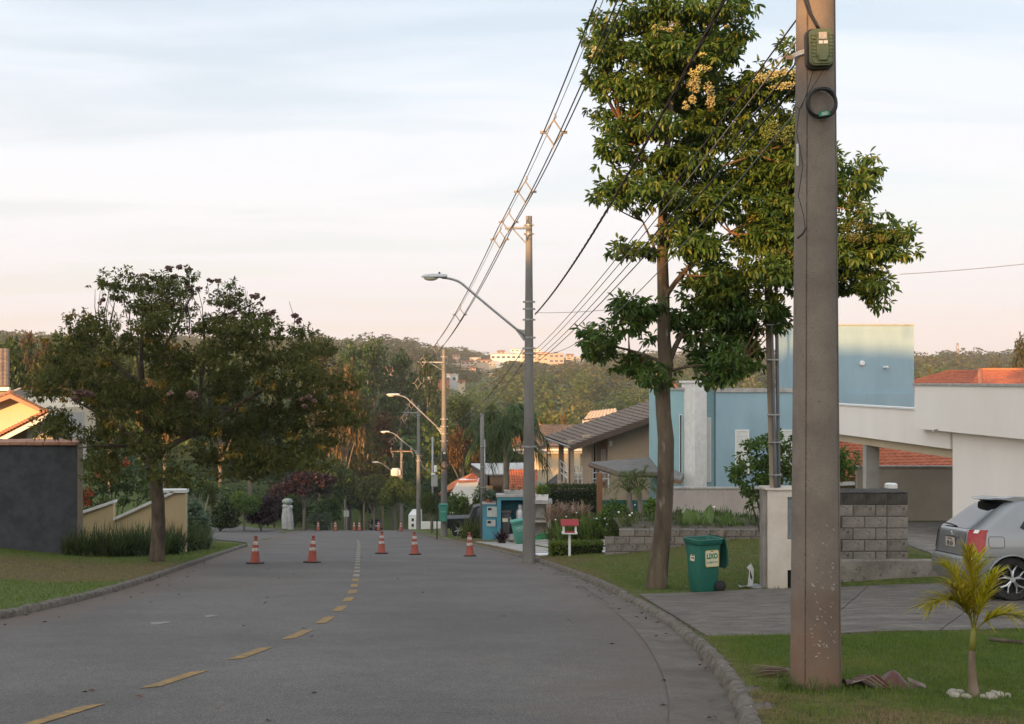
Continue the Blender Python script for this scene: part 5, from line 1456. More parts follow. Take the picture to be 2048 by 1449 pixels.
    if plate:
        Mx = Matrix.Translation((xp - 0.0085, 0, 0.745)) @ Matrix.Rotation(R(-90), 4, 'Z') @ XZ
        lettering(plate, 0.092, M('plate_ink', (0.03, 0.03, 0.03), rough=0.6), np_, Mx, bold=0.002, sx=0.8)
        Mx = Matrix.Translation((xp - 0.0085, 0, 0.81)) @ Matrix.Rotation(R(-90), 4, 'Z') @ XZ
        MB().box((xp - 0.0075, 0, 0.812), (0.001, 0.22, 0.018)).build('plate_header', M('plate_ink2', (0.16, 0.1, 0.08), rough=0.6), np_)
    return t
cw = Vector(((2024 - UC) * 16.35 / FPX, 16.35, 0))
# rear right wheel at cw: the car points to +X, turned a little
ang = R(-3)
loc = Vector((cw.x, cw.y, 0)) + Vector((-math.sin(ang), math.cos(ang), 0)) * 0.74
car = make_car('parked_car', 'silver hatchback seen from behind on the driveway beside the pale house', (loc.x, loc.y, gz(loc.x, loc.y) + 0.03), ang, silver, plate='HJF 6654')
car.rotation_euler.x = R(-4.5)

# ------------------------------------------------------------------ houses and walls
def part(name, mat, parent, fn, **k):
    b = MB(); fn(b)
    return b.build(name, mat, parent, world=True, **k)
def bx(name, mat, parent, x0, x1, y0, y1, z0, z1, **k):
    return MB().b2(x0, x1, y0, y1, z0, z1).build(name, mat, parent, world=True, **k)
def tile_roof(name, A, B, Cc, D, cols, rows_, mat, parent, amp=0.035, step=0.03, thick=0.08, barrel=True):
    """A-B eave, D-C ridge; tile columns run from eave to ridge, rows overlap in small steps"""
    A, B, Cc, D = map(Vector, (A, B, Cc, D))
    nrm = (B - A).cross(D - A).normalized()
    if nrm.z < 0: nrm = -nrm
    sub = 6 if barrel else 1
    P = []
    for j in range(rows_):
        for e_ in (0.0, 0.98):
            t = (j + e_) / rows_; row = []
            for i in range(cols * sub + 1):
                s = i / (cols * sub); p = (A * (1 - s) + B * s) * (1 - t) + (D * (1 - s) + Cc * s) * t
                w = amp * abs(math.sin(math.pi * i / sub)) if barrel else 0
                row.append(p + nrm * (w + step * (1 - e_)))
            P.append(row)
    m = MB().grid(P)
    m.add([A, B, Cc, D, A - nrm * thick, B - nrm * thick, Cc - nrm * thick, D - nrm * thick], [(4, 5, 6, 7), (0, 1, 5, 4), (1, 2, 6, 5), (2, 3, 7, 6), (3, 0, 4, 7)])
    return m.build(name, mat, parent, world=True, fix=False, smooth=40)

wh = M('wall_offwhite', (0.8, 0.73, 0.675), (0.86, 0.8, 0.745), scale=0.9, rough=0.85, bump=0.1, bscale=60, stretch=(1, 1, 0.4), lo=0.2, hi=0.7)
cream_w = M('wall_cream', (0.56, 0.46, 0.33), (0.62, 0.51, 0.37), scale=1.2, rough=0.85)
tan_w = M('wall_tan', (0.42, 0.31, 0.225), (0.48, 0.36, 0.265), scale=0.9, rough=0.88, bump=0.1, bscale=50)
blue_w = M('wall_blue', (0.245, 0.36, 0.425), (0.285, 0.405, 0.47), scale=1.6, rough=0.85, bump=0.12, bscale=45, stretch=(1, 1, 0.35))
blue_l = M('wall_blue_light', (0.26, 0.42, 0.45), (0.3, 0.46, 0.5), scale=1.1, rough=0.85)
teal_w = M('wall_teal', (0.055, 0.2, 0.26), (0.075, 0.25, 0.32), scale=1.4, rough=0.8, bump=0.1)
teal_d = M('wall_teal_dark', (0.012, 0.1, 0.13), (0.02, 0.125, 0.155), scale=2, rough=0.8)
grey_w = M('wall_grey_beige', (0.36, 0.315, 0.285), (0.43, 0.38, 0.345), scale=1.3, rough=0.9, bump=0.1, stretch=(1, 1, 0.5), speck=(0.24, 0.21, 0.195), speck_scale=7)
tile_red = M('tile_red', (0.33, 0.085, 0.04), (0.45, 0.14, 0.065), scale=3, rough=0.85, speck=(0.2, 0.06, 0.04), speck_scale=9)
tile_or = M('tile_orange', (0.42, 0.13, 0.05), (0.5, 0.18, 0.075), scale=3, rough=0.85)
tile_br = M('tile_brown', (0.125, 0.088, 0.066), (0.205, 0.152, 0.118), scale=2.5, rough=0.9, speck=(0.07, 0.055, 0.045), speck_scale=10)
tile_dk = M('tile_dark', (0.06, 0.048, 0.042), (0.1, 0.08, 0.068), scale=2.5, rough=0.9)
white_p = M('white_paint', (0.72, 0.7, 0.68), (0.76, 0.75, 0.73), scale=2, rough=0.6)
white_b = M('white_rough', (0.62, 0.6, 0.58), (0.72, 0.7, 0.68), scale=5, rough=0.9, bump=0.4, bscale=9)
pane = M('window_pane', (0.03, 0.035, 0.04), rough=0.06, spec=0.8)
shut = M('shutter_white', (0.6, 0.6, 0.58), (0.66, 0.66, 0.64), scale=3, rough=0.6)
coping = M('coping_grey', (0.3, 0.28, 0.27), (0.42, 0.4, 0.38), scale=4, rough=0.8)

# --- pale house with carport
X0h = lambda y: 14.1 - 0.064 * y
hp = thing('pale_house', 'off white flat roofed house with carport above the silver car', 'house', (13, 34, -3.2))
def wallq(name, mat, y0, y1, z0, z1, off=0.0, th=0.25, par=hp, **k):
    return part(name, mat, par, lambda b: b.prism([(X0h(y0) + off, y0, z0), (X0h(y1) + off, y1, z0), (X0h(y1) + off, y1, z1), (X0h(y0) + off, y0, z1)], (th, 0, 0)), **k)
wallq('wall', wh, 24.0, 32.7, -4.2, 0.02, 0.0)
wallq('parapet', wh, 24.0, 34.6, 0.0, 1.24, -0.28, 0.5)
wallq('parapet_cap', coping, 23.9, 34.66, 1.24, 1.3, -0.32, 0.62)
wallq('carport_fascia', wh, 32.9, 44.0, -0.5, 0.52, 0.02)
wallq('fascia_cap', white_p, 32.9, 44.05, 0.52, 0.57, -0.03, 0.36)
wallq('carport_beam', cream_w, 32.8, 43.6, -0.78, -0.505, 0.3, 0.25)
part('carport_slab', wh, hp, lambda b: b.prism([(X0h(33) + 0.28, 33, -0.3), (X0h(44) + 0.28, 44, -0.3), (20, 44, -0.3), (20, 33, -0.3)], (0, 0, 0.2)))
part('end_wall', wh, hp, lambda b: b.b2(X0h(32.7) + 0.26, 20, 32.45, 32.7, -4.2, 0.0))
part('roof_slab', wh, hp, lambda b: b.b2(12.8, 20, 24.0, 34.4, 0.3, 0.5))
yq = 40.2
part('column', M('column_grey', (0.34, 0.32, 0.3), (0.4, 0.38, 0.35), scale=2, rough=0.85), hp, lambda b: b.b2(X0h(yq) + 0.34, X0h(yq) + 0.78, yq, yq + 0.4, -4.6, -0.79))
part('spout', steel, hp, lambda b: b.tube([(X0h(33) - 0.29, 33.0, 0.03), (X0h(33) - 0.4, 33.0, 0.01), (X0h(33) - 0.43, 33.0, -0.05)], 0.02, 6))
gw = thing('garden_wall', 'beige boundary wall at the back of the carport', 'wall', (15, 45.5, -4))
bx('wall', M('wall_beige_back', (0.34, 0.29, 0.245), (0.4, 0.34, 0.29), scale=1, rough=0.9, bump=0.15, bscale=20), gw, 13.05, 21, 45.4, 45.6, -5, EYE - 175 * 45.4 / FPX)  # even beige of the boundary wall, slightly mottled
bx('cap', coping, gw, 13.0, 21, 45.36, 45.64, EYE - 175 * 45.4 / FPX, EYE - 175 * 45.4 / FPX + 0.05)
vent = MB().lathe([(0.1, 0), (0.1, 0.34), (0.13, 0.34), (0.13, 0.42), (0.1, 0.44)], sides=16).build('vent_pipe', white_p, None, smooth=35)
vp = at(1782, 985, 25); vent.location = vp - Vector((0, 0, 0.25)); tag(vent, 'short white capped pipe showing above the block wall', 'pipe')
pst = MB().b2(-0.12, 0.12, -0.12, 0.12, -1.6, 0.0).build('pipe_plinth', grey_w, vent)
pst.location = (0, 0, 0)

hr = thing('tiled_house', 'house with low red tiled roof seen under the carport', 'house', (17, 49, -4))
tile_roof('roof', (10.6, 46.3, -2.5), (23, 46.1, -2.05), (23, 51.6, -0.72), (10.6, 51.6, -0.72), 46, 16, tile_red, hr)
bx('wall', cream_w, hr, 11.2, 22.6, 47.0, 51.5, -6, -2.55)
part('gutter_board', white_p, hr, lambda b: b.prism([(10.5, 46.2, -2.62), (13.2, 46.2, -2.52), (13.2, 46.2, -2.66), (10.5, 46.2, -2.76)], (0, 0.1, 0)))
hf = thing('tiled_house', 'hip roof of red tiles showing over the pale house parapet', 'house', (28, 66, -5))
a = [(24.2, 62, 0.85), (34, 62, 0.85), (31.5, 68, 1.95), (26.5, 68, 1.95)]
tile_roof('roof', a[0], a[1], a[2], a[3], 38, 12, tile_red, hf)
tile_roof('roof', (22.2, 72, 0.85), a[0], a[3], (25.5, 70, 1.95), 30, 12, tile_red, hf)
part('ridge', tile_or, hf, lambda b: b.tube([a[0], a[3]], 0.12, 8).tube([a[3], a[2]], 0.12, 8))
bx('wall', wh, hf, 24.6, 33.6, 62.6, 72, -6, 0.75)

# --- blue house with tower
YBh = 46.0
sx_ = lambda u, Y=YBh: (u - UC) * Y / FPX
sz_ = lambda v, Y=YBh: EYE - (v - VH) * Y / FPX
hb_ = thing('blue_house', 'blue rendered house with white corner pillar and square tower', 'house', (11, 48, -4.4))
bx('wall', blue_w, hb_, sx_(1432), sx_(1668), YBh, YBh + 5.9, -5, sz_(785))
bx('rear_wall', blue_w, hb_, sx_(1668, 52), sx_(1834, 52), 51.9, 52.6, -5, sz_(787, 52))
bx('wall_cap', coping, hb_, sx_(1432) - 0.05, sx_(1668) + 0.05, YBh - 0.06, YBh + 0.25, sz_(785), sz_(777))
bx('entrance_wall', blue_l, hb_, sx_(1340), sx_(1432) - 0.01, YBh + 0.35, YBh + 7, -5, sz_(781))
bx('wall_cap', coping, hb_, sx_(1339), sx_(1432) - 0.06, YBh + 0.3, YBh + 0.6, sz_(781), sz_(776))
part('pillar', white_b, hb_, lambda b: b.prism([(sx_(1367), YBh + 0.5, -5), (sx_(1387), YBh - 0.35, -5), (sx_(1413), YBh - 0.05, -5), (sx_(1405), YBh + 0.6, -5)], (0, 0, sz_(766) + 5)))
part('pillar_cap', white_b, hb_, lambda b: b.prism([(sx_(1362), YBh + 0.5, sz_(766)), (sx_(1386), YBh - 0.42, sz_(766)), (sx_(1417), YBh - 0.08, sz_(766)), (sx_(1407), YBh + 0.66, sz_(766))], (0, 0, 0.08)))
def window(par, x0, x1, z0, z1, y, kind='shutter', rows_=6, fr=0.05, dep=0.05):
    w = part('window', white_p, par, lambda b: b.b2(x0, x1, y - dep, y + 0.02, z0, z0 + fr).b2(x0, x1, y - dep, y + 0.02, z1 - fr, z1).b2(x0, x0 + fr, y - dep, y + 0.02, z0 + fr, z1 - fr).b2(x1 - fr, x1, y - dep, y + 0.02, z0 + fr, z1 - fr))
    if kind == 'shutter':
        hgt = (z1 - z0 - 2 * fr) / rows_
        for k in range(rows_):
            bx('slat', shut, w, x0 + fr, x1 - fr, y - dep * 0.6, y - 0.004, z0 + fr + k * hgt + 0.004, z0 + fr + (k + 1) * hgt - 0.004)
    else:
        bx('pane', pane, w, x0 + fr, x1 - fr, y - dep * 0.5, y - 0.004, z0 + fr, z1 - fr)
    return w
window(hb_, sx_(1470), sx_(1498), sz_(950), sz_(860), YBh, 'shutter', 8)
window(hb_, sx_(1556), sx_(1588), sz_(950), sz_(860), YBh, 'shutter', 8)
window(hb_, sx_(1415), sx_(1425), sz_(966), sz_(836), YBh + 0.34, 'shutter', 4, 0.03)
window(hb_, sx_(1361), sx_(1366.5), sz_(950), sz_(830), YBh + 0.34, 'pane', 1, 0.02)
part('canopy', M('canopy_grey', (0.14, 0.14, 0.13), (0.2, 0.2, 0.19), scale=4, rough=0.8), hb_, lambda b: b.prism([(sx_(1334), YBh + 0.2, sz_(948)), (sx_(1352), YBh + 0.2, sz_(944)), (sx_(1366), YBh - 0.3, sz_(950)), (sx_(1355), YBh - 0.9, sz_(960)), (sx_(1336), YBh - 0.7, sz_(955))], (0, 0, 0.06)))
part('canopy_rafter', M('rafter_wood', (0.2, 0.1, 0.045), rough=0.8), hb_, lambda b: b.prism([(sx_(1336), YBh - 0.68, sz_(955)), (sx_(1355), YBh - 0.88, sz_(960)), (sx_(1366), YBh - 0.28, sz_(950)), (sx_(1366), YBh - 0.28, sz_(957)), (sx_(1355), YBh - 0.88, sz_(966)), (sx_(1336), YBh - 0.68, sz_(961))], (0.0, 0.06, 0)))
YT = 52.0
bx('tower', blue_w, hb_, sx_(1604, YT), sx_(1828, YT), YT, YT + 5, -3, sz_(651, YT))
bx('tower_cap', coping, hb_, sx_(1603, YT), sx_(1829, YT), YT - 0.05, YT + 5.05, sz_(651, YT), sz_(648.5, YT))
part('wall_lamp', white_p, hb_, lambda b: b.lathe([(0.09, -0.1), (0.12, -0.04), (0.11, 0.0)], (sx_(1724, YT), YT, sz_(727, YT)), 14, axis='Y'))
part('overflow_pipe', white_p, hb_, lambda b: b.tube([(sx_(1768, YT), YT, sz_(735, YT)), (sx_(1772, YT), YT - 0.25, sz_(734.6, YT))], 0.05, 8))
part('antenna', steel, hb_, lambda b: b.tube([(sx_(1769, YT), YT + 1, sz_(649, YT)), (sx_(1769, YT), YT + 1, sz_(606, YT))], 0.02, 5).tube([(sx_(1770, YT), YT + 1, sz_(606, YT)), (sx_(1790, YT), YT + 1, sz_(618, YT))], 0.018, 5))
tile_roof('roof', (sx_(1336), YBh + 1.5, sz_(779)), (sx_(1370), YBh + 1.5, sz_(779)), (sx_(1372), YBh + 4, sz_(760)), (sx_(1345), YBh + 4, sz_(762)), 4, 5, tile_or, hb_)
g2 = thing('garden_wall', 'beige rendered wall in front of the blue house', 'wall', (7.4, 41.5, -4.5))
bx('wall', grey_w, g2, sx_(1318, 41), sx_(1560, 41), 41, 41.2, -5.2, sz_(978, 41))
bx('cap', coping, g2, sx_(1316, 41), sx_(1562, 41), 40.96, 41.24, sz_(978, 41), sz_(975, 41))

# --- tan house with balcony
ht = thing('tan_house', 'tan two storey house with big brown tiled roof and white balcony rails', 'house', (5, 60, -6.6))
A_, B_, C_, D_ = Vector((1.75, 64, -1.62)), Vector((2.72, 55.8, -1.66)), Vector((8.6, 55.8, 0.42)), Vector((8.4, 66, 0.55))
tile_roof('roof', A_, B_, C_, D_, 40, 22, tile_br, ht, amp=0.02, step=0.045, thick=0.14, barrel=False)
part('rake_board', M('rake_brown', (0.09, 0.06, 0.045), rough=0.8), ht, lambda b: b.prism([B_ + Vector((0, -0.02, -0.02)), C_ + Vector((0, -0.02, -0.02)), C_ + Vector((0, -0.02, -0.26)), B_ + Vector((0, -0.02, -0.26))], (0, 0.08, 0)))
part('eave_gutter', steel, ht, lambda b: b.tube([A_ + Vector((-0.03, 0, -0.08)), B_ + Vector((-0.03, 0, -0.08))], 0.05, 8))
bx('lower_wall', tan_w, ht, 2.5, 9.0, 56.9, 66, -7.4, -3.75)
part('gable_wall', tan_w, ht, lambda b: b.prism([(4.55, 57, -3.75), (9.0, 57, -3.75), (9.0, 57, 0.38), (4.55, 57, -1.2)], (0, 9, 0)))
for x, y, w in ((2.52, 61.5, 0.26), (2.8, 57.0, 0.28), (3.55, 57.0, 0.42)):
    bx('column', tan_w, ht, x - w / 2, x + w / 2, y - 0.14, y + 0.14, -3.75, -1.66 + (x - 2.3) * 0.35)
bx('balcony_wall', tan_w, ht, 3.78, 4.56, 58.6, 58.8, -3.75, -1.2)
window(ht, 3.95, 4.12, -3.6, -1.5, 58.6, 'pane', 1, 0.04)
window(ht, 4.3, 4.52, -3.5, -1.95, 57.9, 'shutter', 12, 0.03)
rail = lambda b, p, q_, zz_: b.tube([(p[0], p[1], zz_), (q_[0], q_[1], zz_)], 0.028, 6)
for p, q_ in (((2.46, 61.3), (2.66, 57.1)), ((2.92, 56.95), (3.34, 56.95)), ((3.78, 56.95), (4.6, 56.95))):
    rl = MB()
    for zz_ in (-2.72, -3.02, -3.3):
        rail(rl, p, q_, zz_)
    for f in (0.02, 0.5, 0.98):
        rl.tube([(p[0] + (q_[0] - p[0]) * f, p[1] + (q_[1] - p[1]) * f, -3.75), (p[0] + (q_[0] - p[0]) * f, p[1] + (q_[1] - p[1]) * f, -2.7)], 0.03, 6)
    rl.build('railing', white_p, ht, world=True)
part('rain_chain', M('chain_dark', (0.05, 0.04, 0.035), rough=0.8), ht, lambda b: b.tube([(1.85, 63.2, -1.7), (1.85, 63.2, -6.6)], 0.03, 5).tube([(2.69, 56.0, -1.75), (2.69, 56.0, -6.6)], 0.03, 5))
bx('wall_light', white_p, ht, 4.62, 4.76, 56.9, 57.0, -1.75, -1.5)
bx('plinth', teal_d, ht, 3.9, 9.05, 56.6, 56.88, -7.4, -4.3)

pg = thing('pergola', 'wooden post pergola with grey sheet roof in front of the tan house', 'pergola', (4.2, 50.5, -5))
part('roof_sheet', M('sheet_grey', (0.13, 0.115, 0.105), (0.19, 0.17, 0.155), scale=3, rough=0.85), pg, lambda b: b.prism([at(1179, 928, 52.5), at(1350, 914, 53), at(1350, 948, 48.5), at(1240, 947, 48.5)], (0, 0, 0.07)))
part('edge_beam', M('beam_brown', (0.11, 0.075, 0.05), rough=0.85), pg, lambda b: b.tube([at(1179, 931, 52.4), at(1240, 951, 48.4), at(1350, 952, 48.4)], 0.08, 4))
wood = M('post_wood', (0.17, 0.075, 0.03), (0.26, 0.12, 0.055), scale=4, rough=0.75, stretch=(1, 1, 0.15))
pp = at(1199, 945, 50.2)
bx('post', wood, pg, pp.x - 0.11, pp.x + 0.11, pp.y - 0.11, pp.y + 0.11, -5.4, pp.z - 0.02)
pp = at(1330, 950, 49.2)
bx('post', wood, pg, pp.x - 0.1, pp.x + 0.1, pp.y - 0.1, pp.y + 0.1, -5.4, pp.z)

# --- cream house and its neighbours down the slope
hc_ = thing('cream_house', 'sunlit cream house with white cornice behind the tan house', 'house', (2.6, 79, -8))
Yk = 76
bx('wall', cream_w, hc_, sx_(1052, Yk), sx_(1215, Yk), Yk, Yk + 8, -9, sz_(902, Yk))
bx('bay_wall', cream_w, hc_, sx_(1130, Yk), sx_(1160, Yk), Yk - 0.3, Yk, -9, sz_(905, Yk))
part('cornice', white_p, hc_, lambda b: b.b2(sx_(1026, Yk), sx_(1216, Yk), Yk - 0.7, Yk + 8.4, sz_(902, Yk), sz_(894, Yk)).b2(sx_(1036, Yk), sx_(1216, Yk), Yk - 0.4, Yk + 8.2, sz_(908, Yk), sz_(902, Yk)), bevel=0.05)
zc = sz_(894, Yk)
tile_roof('roof', (sx_(1025, Yk), Yk - 0.75, zc), (sx_(1216, Yk), Yk - 0.75, zc), (sx_(1200, Yk), Yk + 3.6, zc + 1.25), (sx_(1085, Yk), Yk + 3.6, zc + 1.25), 26, 11, tile_br, hc_, amp=0.06)
tile_roof('roof', (sx_(1025, Yk), Yk + 8.4, zc), (sx_(1025, Yk), Yk - 0.75, zc), (sx_(1085, Yk), Yk + 3.6, zc + 1.25), (sx_(1085, Yk), Yk + 4.5, zc + 1.25), 22, 11, tile_or, hc_, amp=0.06)
Yu = 84
tile_roof('upper_roof', (sx_(1166, Yu), Yu, sz_(842, Yu)), (sx_(1235, Yu), Yu - 0.5, sz_(832, Yu)), (sx_(1240, Yu), Yu + 3, sz_(820, Yu)), (sx_(1186, Yu), Yu + 3, sz_(826, Yu)), 9, 6, M('tile_pale', (0.45, 0.33, 0.24), (0.55, 0.42, 0.32), scale=3, rough=0.85), hc_, amp=0.07)
bx('upper_wall', white_p, hc_, sx_(1170, Yu), sx_(1238, Yu), Yu + 0.2, Yu + 3, -6, sz_(843, Yu))

hd_ = thing('low_roof_building', 'low building with dark brown lean-to roof below the cream house', 'building', (2.9, 69, -7.5))
tile_roof('roof', at(1085, 972, 66), at(1150, 985, 66), at(1150, 938, 70), at(1120, 945, 71), 14, 8, tile_dk, hd_, amp=0.03)
part('gable', M('wall_sage', (0.2, 0.2, 0.14), rough=0.85), hd_, lambda b: b.prism([at(1075, 970, 66.5), at(1150, 990, 66.5), at(1150, 1030, 66.5), at(1075, 1030, 66.5)], (0, 3, 0)))

hg = thing('carport_building', 'white corrugated roof with dark fascia behind the meter shelter', 'building', (-1, 84, -9))
Yg = 82
tile_roof('roof', at(975, 950, Yg), at(1062, 950, Yg), at(1062, 926, Yg + 7), at(942, 928, Yg + 7), 30, 4, M('roof_white', (0.46, 0.45, 0.44), (0.54, 0.53, 0.52), scale=3, rough=0.7), hg, amp=0.04, step=0.01)
part('fascia', M('fascia_dark', (0.03, 0.03, 0.034), (0.04, 0.04, 0.044), scale=3, rough=0.8), hg, lambda b: b.prism([at(975, 951, Yg - 0.1), at(1062, 951, Yg - 0.1), at(1062, 972, Yg - 0.1), at(975, 972, Yg - 0.1)], (0, 0.2, 0)).prism([at(942, 929, Yg + 7), at(975, 951, Yg - 0.1), at(975, 972, Yg - 0.1), at(945, 945, Yg + 7)], (0.15, 0, 0)))
bx('wall', M('wall_grey_light', (0.3, 0.28, 0.26), rough=0.85), hg, sx_(972, Yg), sx_(1060, Yg), Yg + 1.2, Yg + 6.5, -11, sz_(972, Yg))
bx('garage_door', M('door_dark', (0.05, 0.048, 0.045), rough=0.7), hg, sx_(985, Yg), sx_(1003, Yg), Yg + 1.1, Yg + 1.22, -11, sz_(974, Yg))
tile_ = thing('tiled_house', 'steep red tiled roof behind the palm trunk', 'house', (0.3, 74, -7))
tile_roof('roof', at(1022, 1003, 71), at(1075, 1003, 71), at(1075, 940, 75), at(1012, 940, 75), 12, 12, tile_red, tile_, amp=0.05)
bx('wall', cream_w, tile_, sx_(1008, 72), sx_(1075, 72), 72, 76, -9, sz_(1000, 72) - 0.25)

ho = thing('tiled_house', 'orange tiled roof and white wall beside the litter bin pole', 'house', (-4, 96, -11))
Yo = 95
tile_roof('roof', at(876, 990, Yo), at(918, 975, Yo - 4), at(948, 946, Yo + 2), at(905, 965, Yo + 6), 14, 8, tile_or, ho, amp=0.05)
tile_roof('roof', at(918, 975, Yo - 4), at(962, 968, Yo - 4), at(950, 946, Yo + 2), at(946, 946, Yo + 2), 12, 8, tile_red, ho, amp=0.05)
part('wall', white_p, ho, lambda b: b.prism([at(915, 967, Yo - 4.4), at(956, 965, Yo - 4.4), at(956, 1040, Yo - 4.4), at(900, 1040, Yo - 4.4), at(900, 990, Yo - 4.4)], (0, 4, 0)))
part('wall_tiles', tile_red, ho, lambda b: b.prism([at(916, 966, Yo - 4.5), at(955, 964, Yo - 4.5), at(955, 961, Yo - 4.5), at(916, 962, Yo - 4.5)], (0, 0.4, 0)))
hs_ = thing('white_building', 'small white building front behind the transformer pole', 'building', on(826, 1055, 112))
Ys = 112
part('wall', white_p, hs_, lambda b: b.b2(sx_(817, Ys), sx_(836, Ys), Ys, Ys + 5, gz(-9, Ys) - 1, sz_(1030, Ys)))
for v0, v1 in ((1036, 1044), (1047, 1055)):
    window(hs_, sx_(822, Ys), sx_(829, Ys), sz_(v1, Ys), sz_(v0, Ys), Ys, 'pane', 1, 0.05)
wlw = thing('garden_wall', 'low white boundary wall between the two far poles', 'wall', on(860, 1058, 100))
bx('wall', white_p, wlw, sx_(838, 100), sx_(905, 100), 100, 100.2, gz(-6.5, 100) - 0.6, sz_(1044, 100))

# --- meter shelter
YS_ = 52.0
ms = thing('meter_shelter', 'blue plastered meter shelter with niches and grey side column', 'shelter', (0.2, YS_, sz_(1078, YS_)))
zb0 = sz_(1080, YS_)
X_ = lambda u: sx_(u, YS_); Z_ = lambda v: sz_(v, YS_)
part('meter_wall', teal_w, ms, lambda b: b.b2(X_(965), X_(1000), YS_, YS_ + 0.6, zb0, Z_(1009)))
part('frame_wall', teal_w, ms, lambda b: b.b2(X_(994), X_(1002), YS_ - 0.15, YS_ + 0.75, zb0, Z_(994)).b2(X_(1002), X_(1052), YS_ - 0.15, YS_ + 0.75, Z_(1000), Z_(994)).b2(X_(1046), X_(1052), YS_ - 0.15, YS_ + 0.75, zb0, Z_(1000)))
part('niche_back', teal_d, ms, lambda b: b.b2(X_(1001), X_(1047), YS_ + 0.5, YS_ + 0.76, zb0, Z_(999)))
part('coping', coping, ms, lambda b: b.b2(X_(992), X_(1053), YS_ - 0.2, YS_ + 0.8, Z_(994), Z_(990)).b2(X_(964), X_(991.5), YS_ - 0.05, YS_ + 0.65, Z_(1009), Z_(1006)))
for (u0, u1, v0, v1) in ((974, 994, 1014, 1034), (973, 991, 1040, 1053)):
    w = part('meter_box', M('meter_box_pale', (0.4, 0.4, 0.37), (0.46, 0.46, 0.43), scale=3, rough=0.6), ms, lambda b: b.b2(X_(u0), X_(u1), YS_ - 0.04, YS_ + 0.02, Z_(v1), Z_(v0)))
    part('dial_window', pane, w, lambda b: b.b2(X_(u0 + 2), X_(u0 + 9), YS_ - 0.05, YS_ - 0.035, Z_(v0 + 7), Z_(v0 + 2)))
    part('door_seam', M('seam_grey', (0.18, 0.18, 0.17)), w, lambda b: b.b2(X_(u0 + 11), X_(u0 + 11.4), YS_ - 0.046, YS_ - 0.035, Z_(v1 - 1), Z_(v0 + 1)))
part('side_column', M('column_beige', (0.36, 0.31, 0.27), (0.43, 0.38, 0.33), scale=2, rough=0.85), ms, lambda b: b.b2(X_(1093), X_(1102), YS_ - 0.3, YS_ + 0.6, zb0 - 0.1, Z_(1007)).b2(X_(1052), X_(1093), YS_ + 0.4, YS_ + 0.62, zb0 - 0.1, Z_(1007)).b2(X_(1052), X_(1093), YS_ - 0.25, YS_ + 0.4, Z_(1044), Z_(1041)))
part('top_slab', coping, ms, lambda b: b.b2(X_(1052.5), X_(1104), YS_ - 0.35, YS_ + 0.65, Z_(1007), Z_(1000)))
part('meter_box', M('meter_box_pale', (0.4, 0.4, 0.37)), ms, lambda b: b.b2(X_(1072), X_(1090), YS_ + 0.33, YS_ + 0.4, Z_(1038), Z_(1012)))
gb = wheelie('wheelie_bin', 'dark grey wheelie bin with pale label inside the blue niche', (X_(1013), YS_ + 0.15, zb0 + 0.24), R(80), (0.05, 0.053, 0.055), (0.07, 0.072, 0.075), h=0.98, lid='closed')
MB().box((-0.235, 0.02, 0.62), (0.012, 0.24, 0.15)).build('label_patch', cream, gb)
bx('plinth', coping, ms, X_(1003), X_(1046), YS_ - 0.1, YS_ + 0.49, zb0, zb0 + 0.24)
cyl = thing('gas_cylinder', 'tall silver gas cylinder standing in the blue niche', 'cylinder', (X_(1041), YS_ + 0.1, zb0 + 0.25))
MB().lathe([(0.17, 0), (0.19, 0.03), (0.19, 0.95), (0.16, 1.04), (0.1, 1.08), (0.1, 1.25), (0.08, 1.26)], sides=20).build('tank', M('silver_tank', (0.5, 0.5, 0.5), rough=0.4, metal=0.4), cyl, smooth=35)
MB().lathe([(0.194, 0.3), (0.194, 0.33)], sides=20, cap=False).lathe([(0.194, 0.6), (0.194, 0.63)], sides=20, cap=False).build('band', M('silver_tank2', (0.2, 0.2, 0.2), rough=0.5), cyl)
hose = thing('garden_hose', 'bright green hose heap at the foot of the grey column', 'hose', (X_(1080), YS_ - 0.5, zb0 + 0.02))
for k in range(6):
    MB().tube([((0.3 - 0.02 * k) * math.cos(a) + 0.03 * k, 0.16 * math.sin(a), 0.03 + 0.05 * k + 0.04 * math.sin(2 * a + k)) for a in np.linspace(0, 6.28, 20)], 0.022, 6).build('loop', M('hose_green', (0.01, 0.22, 0.07), rough=0.5), hose, smooth=True)
def planter(label, cat, c, w, d, h, mat, nl, ll, lm, group='planters on the shelter top', round_=False):
    t = thing('planter', label, cat, c, group=group)
    if round_:
        MB().lathe([(w * 0.32, 0), (w * 0.5, h * 0.7), (w * 0.5, h), (w * 0.44, h)], sides=16).build('pot', mat, t, smooth=35)
    else:
        MB().box((0, 0, h / 2), (w, d, h), taper=1.12).build('box', mat, t)
    V, F, rn_ = cloud([((0, 0, h + ll), (w * 0.55, d * 0.7, ll * 1.3))], nl, 5, ll, ll * 0.35)
    link('foliage', np_mesh('foliage', V, F, lm, rnd=rn_), t)
    return t
planter('long white planter under the palm on the blue shelter', 'planter', (X_(1027), YS_ + 0.3, Z_(990)), 0.75, 0.35, 0.17, coping, 10, 0.12, GREEN_DK)
planter('white planter box with leafy plant on the grey column slab', 'planter', (X_(1084), YS_ + 0.1, Z_(1000)), 0.5, 0.4, 0.24, white_p, 60, 0.16, GREEN_LT)
planter('small red clay pot with herbs on the meter wall', 'planter', (X_(978), YS_ + 0.25, Z_(1006)), 0.34, 0.34, 0.14, tile_red, 80, 0.16, GREEN_GY, round_=True)
sp2 = thing('steel_post', 'slim grey service post rising behind the meter shelter', 'post', (X_(964), YS_ + 0.9, zb0))
MB().tube([(0, 0, 0), (-0.02, 0, 5.45)], [0.1, 0.085], 8).build('post', pole_grey, sp2, smooth=True)
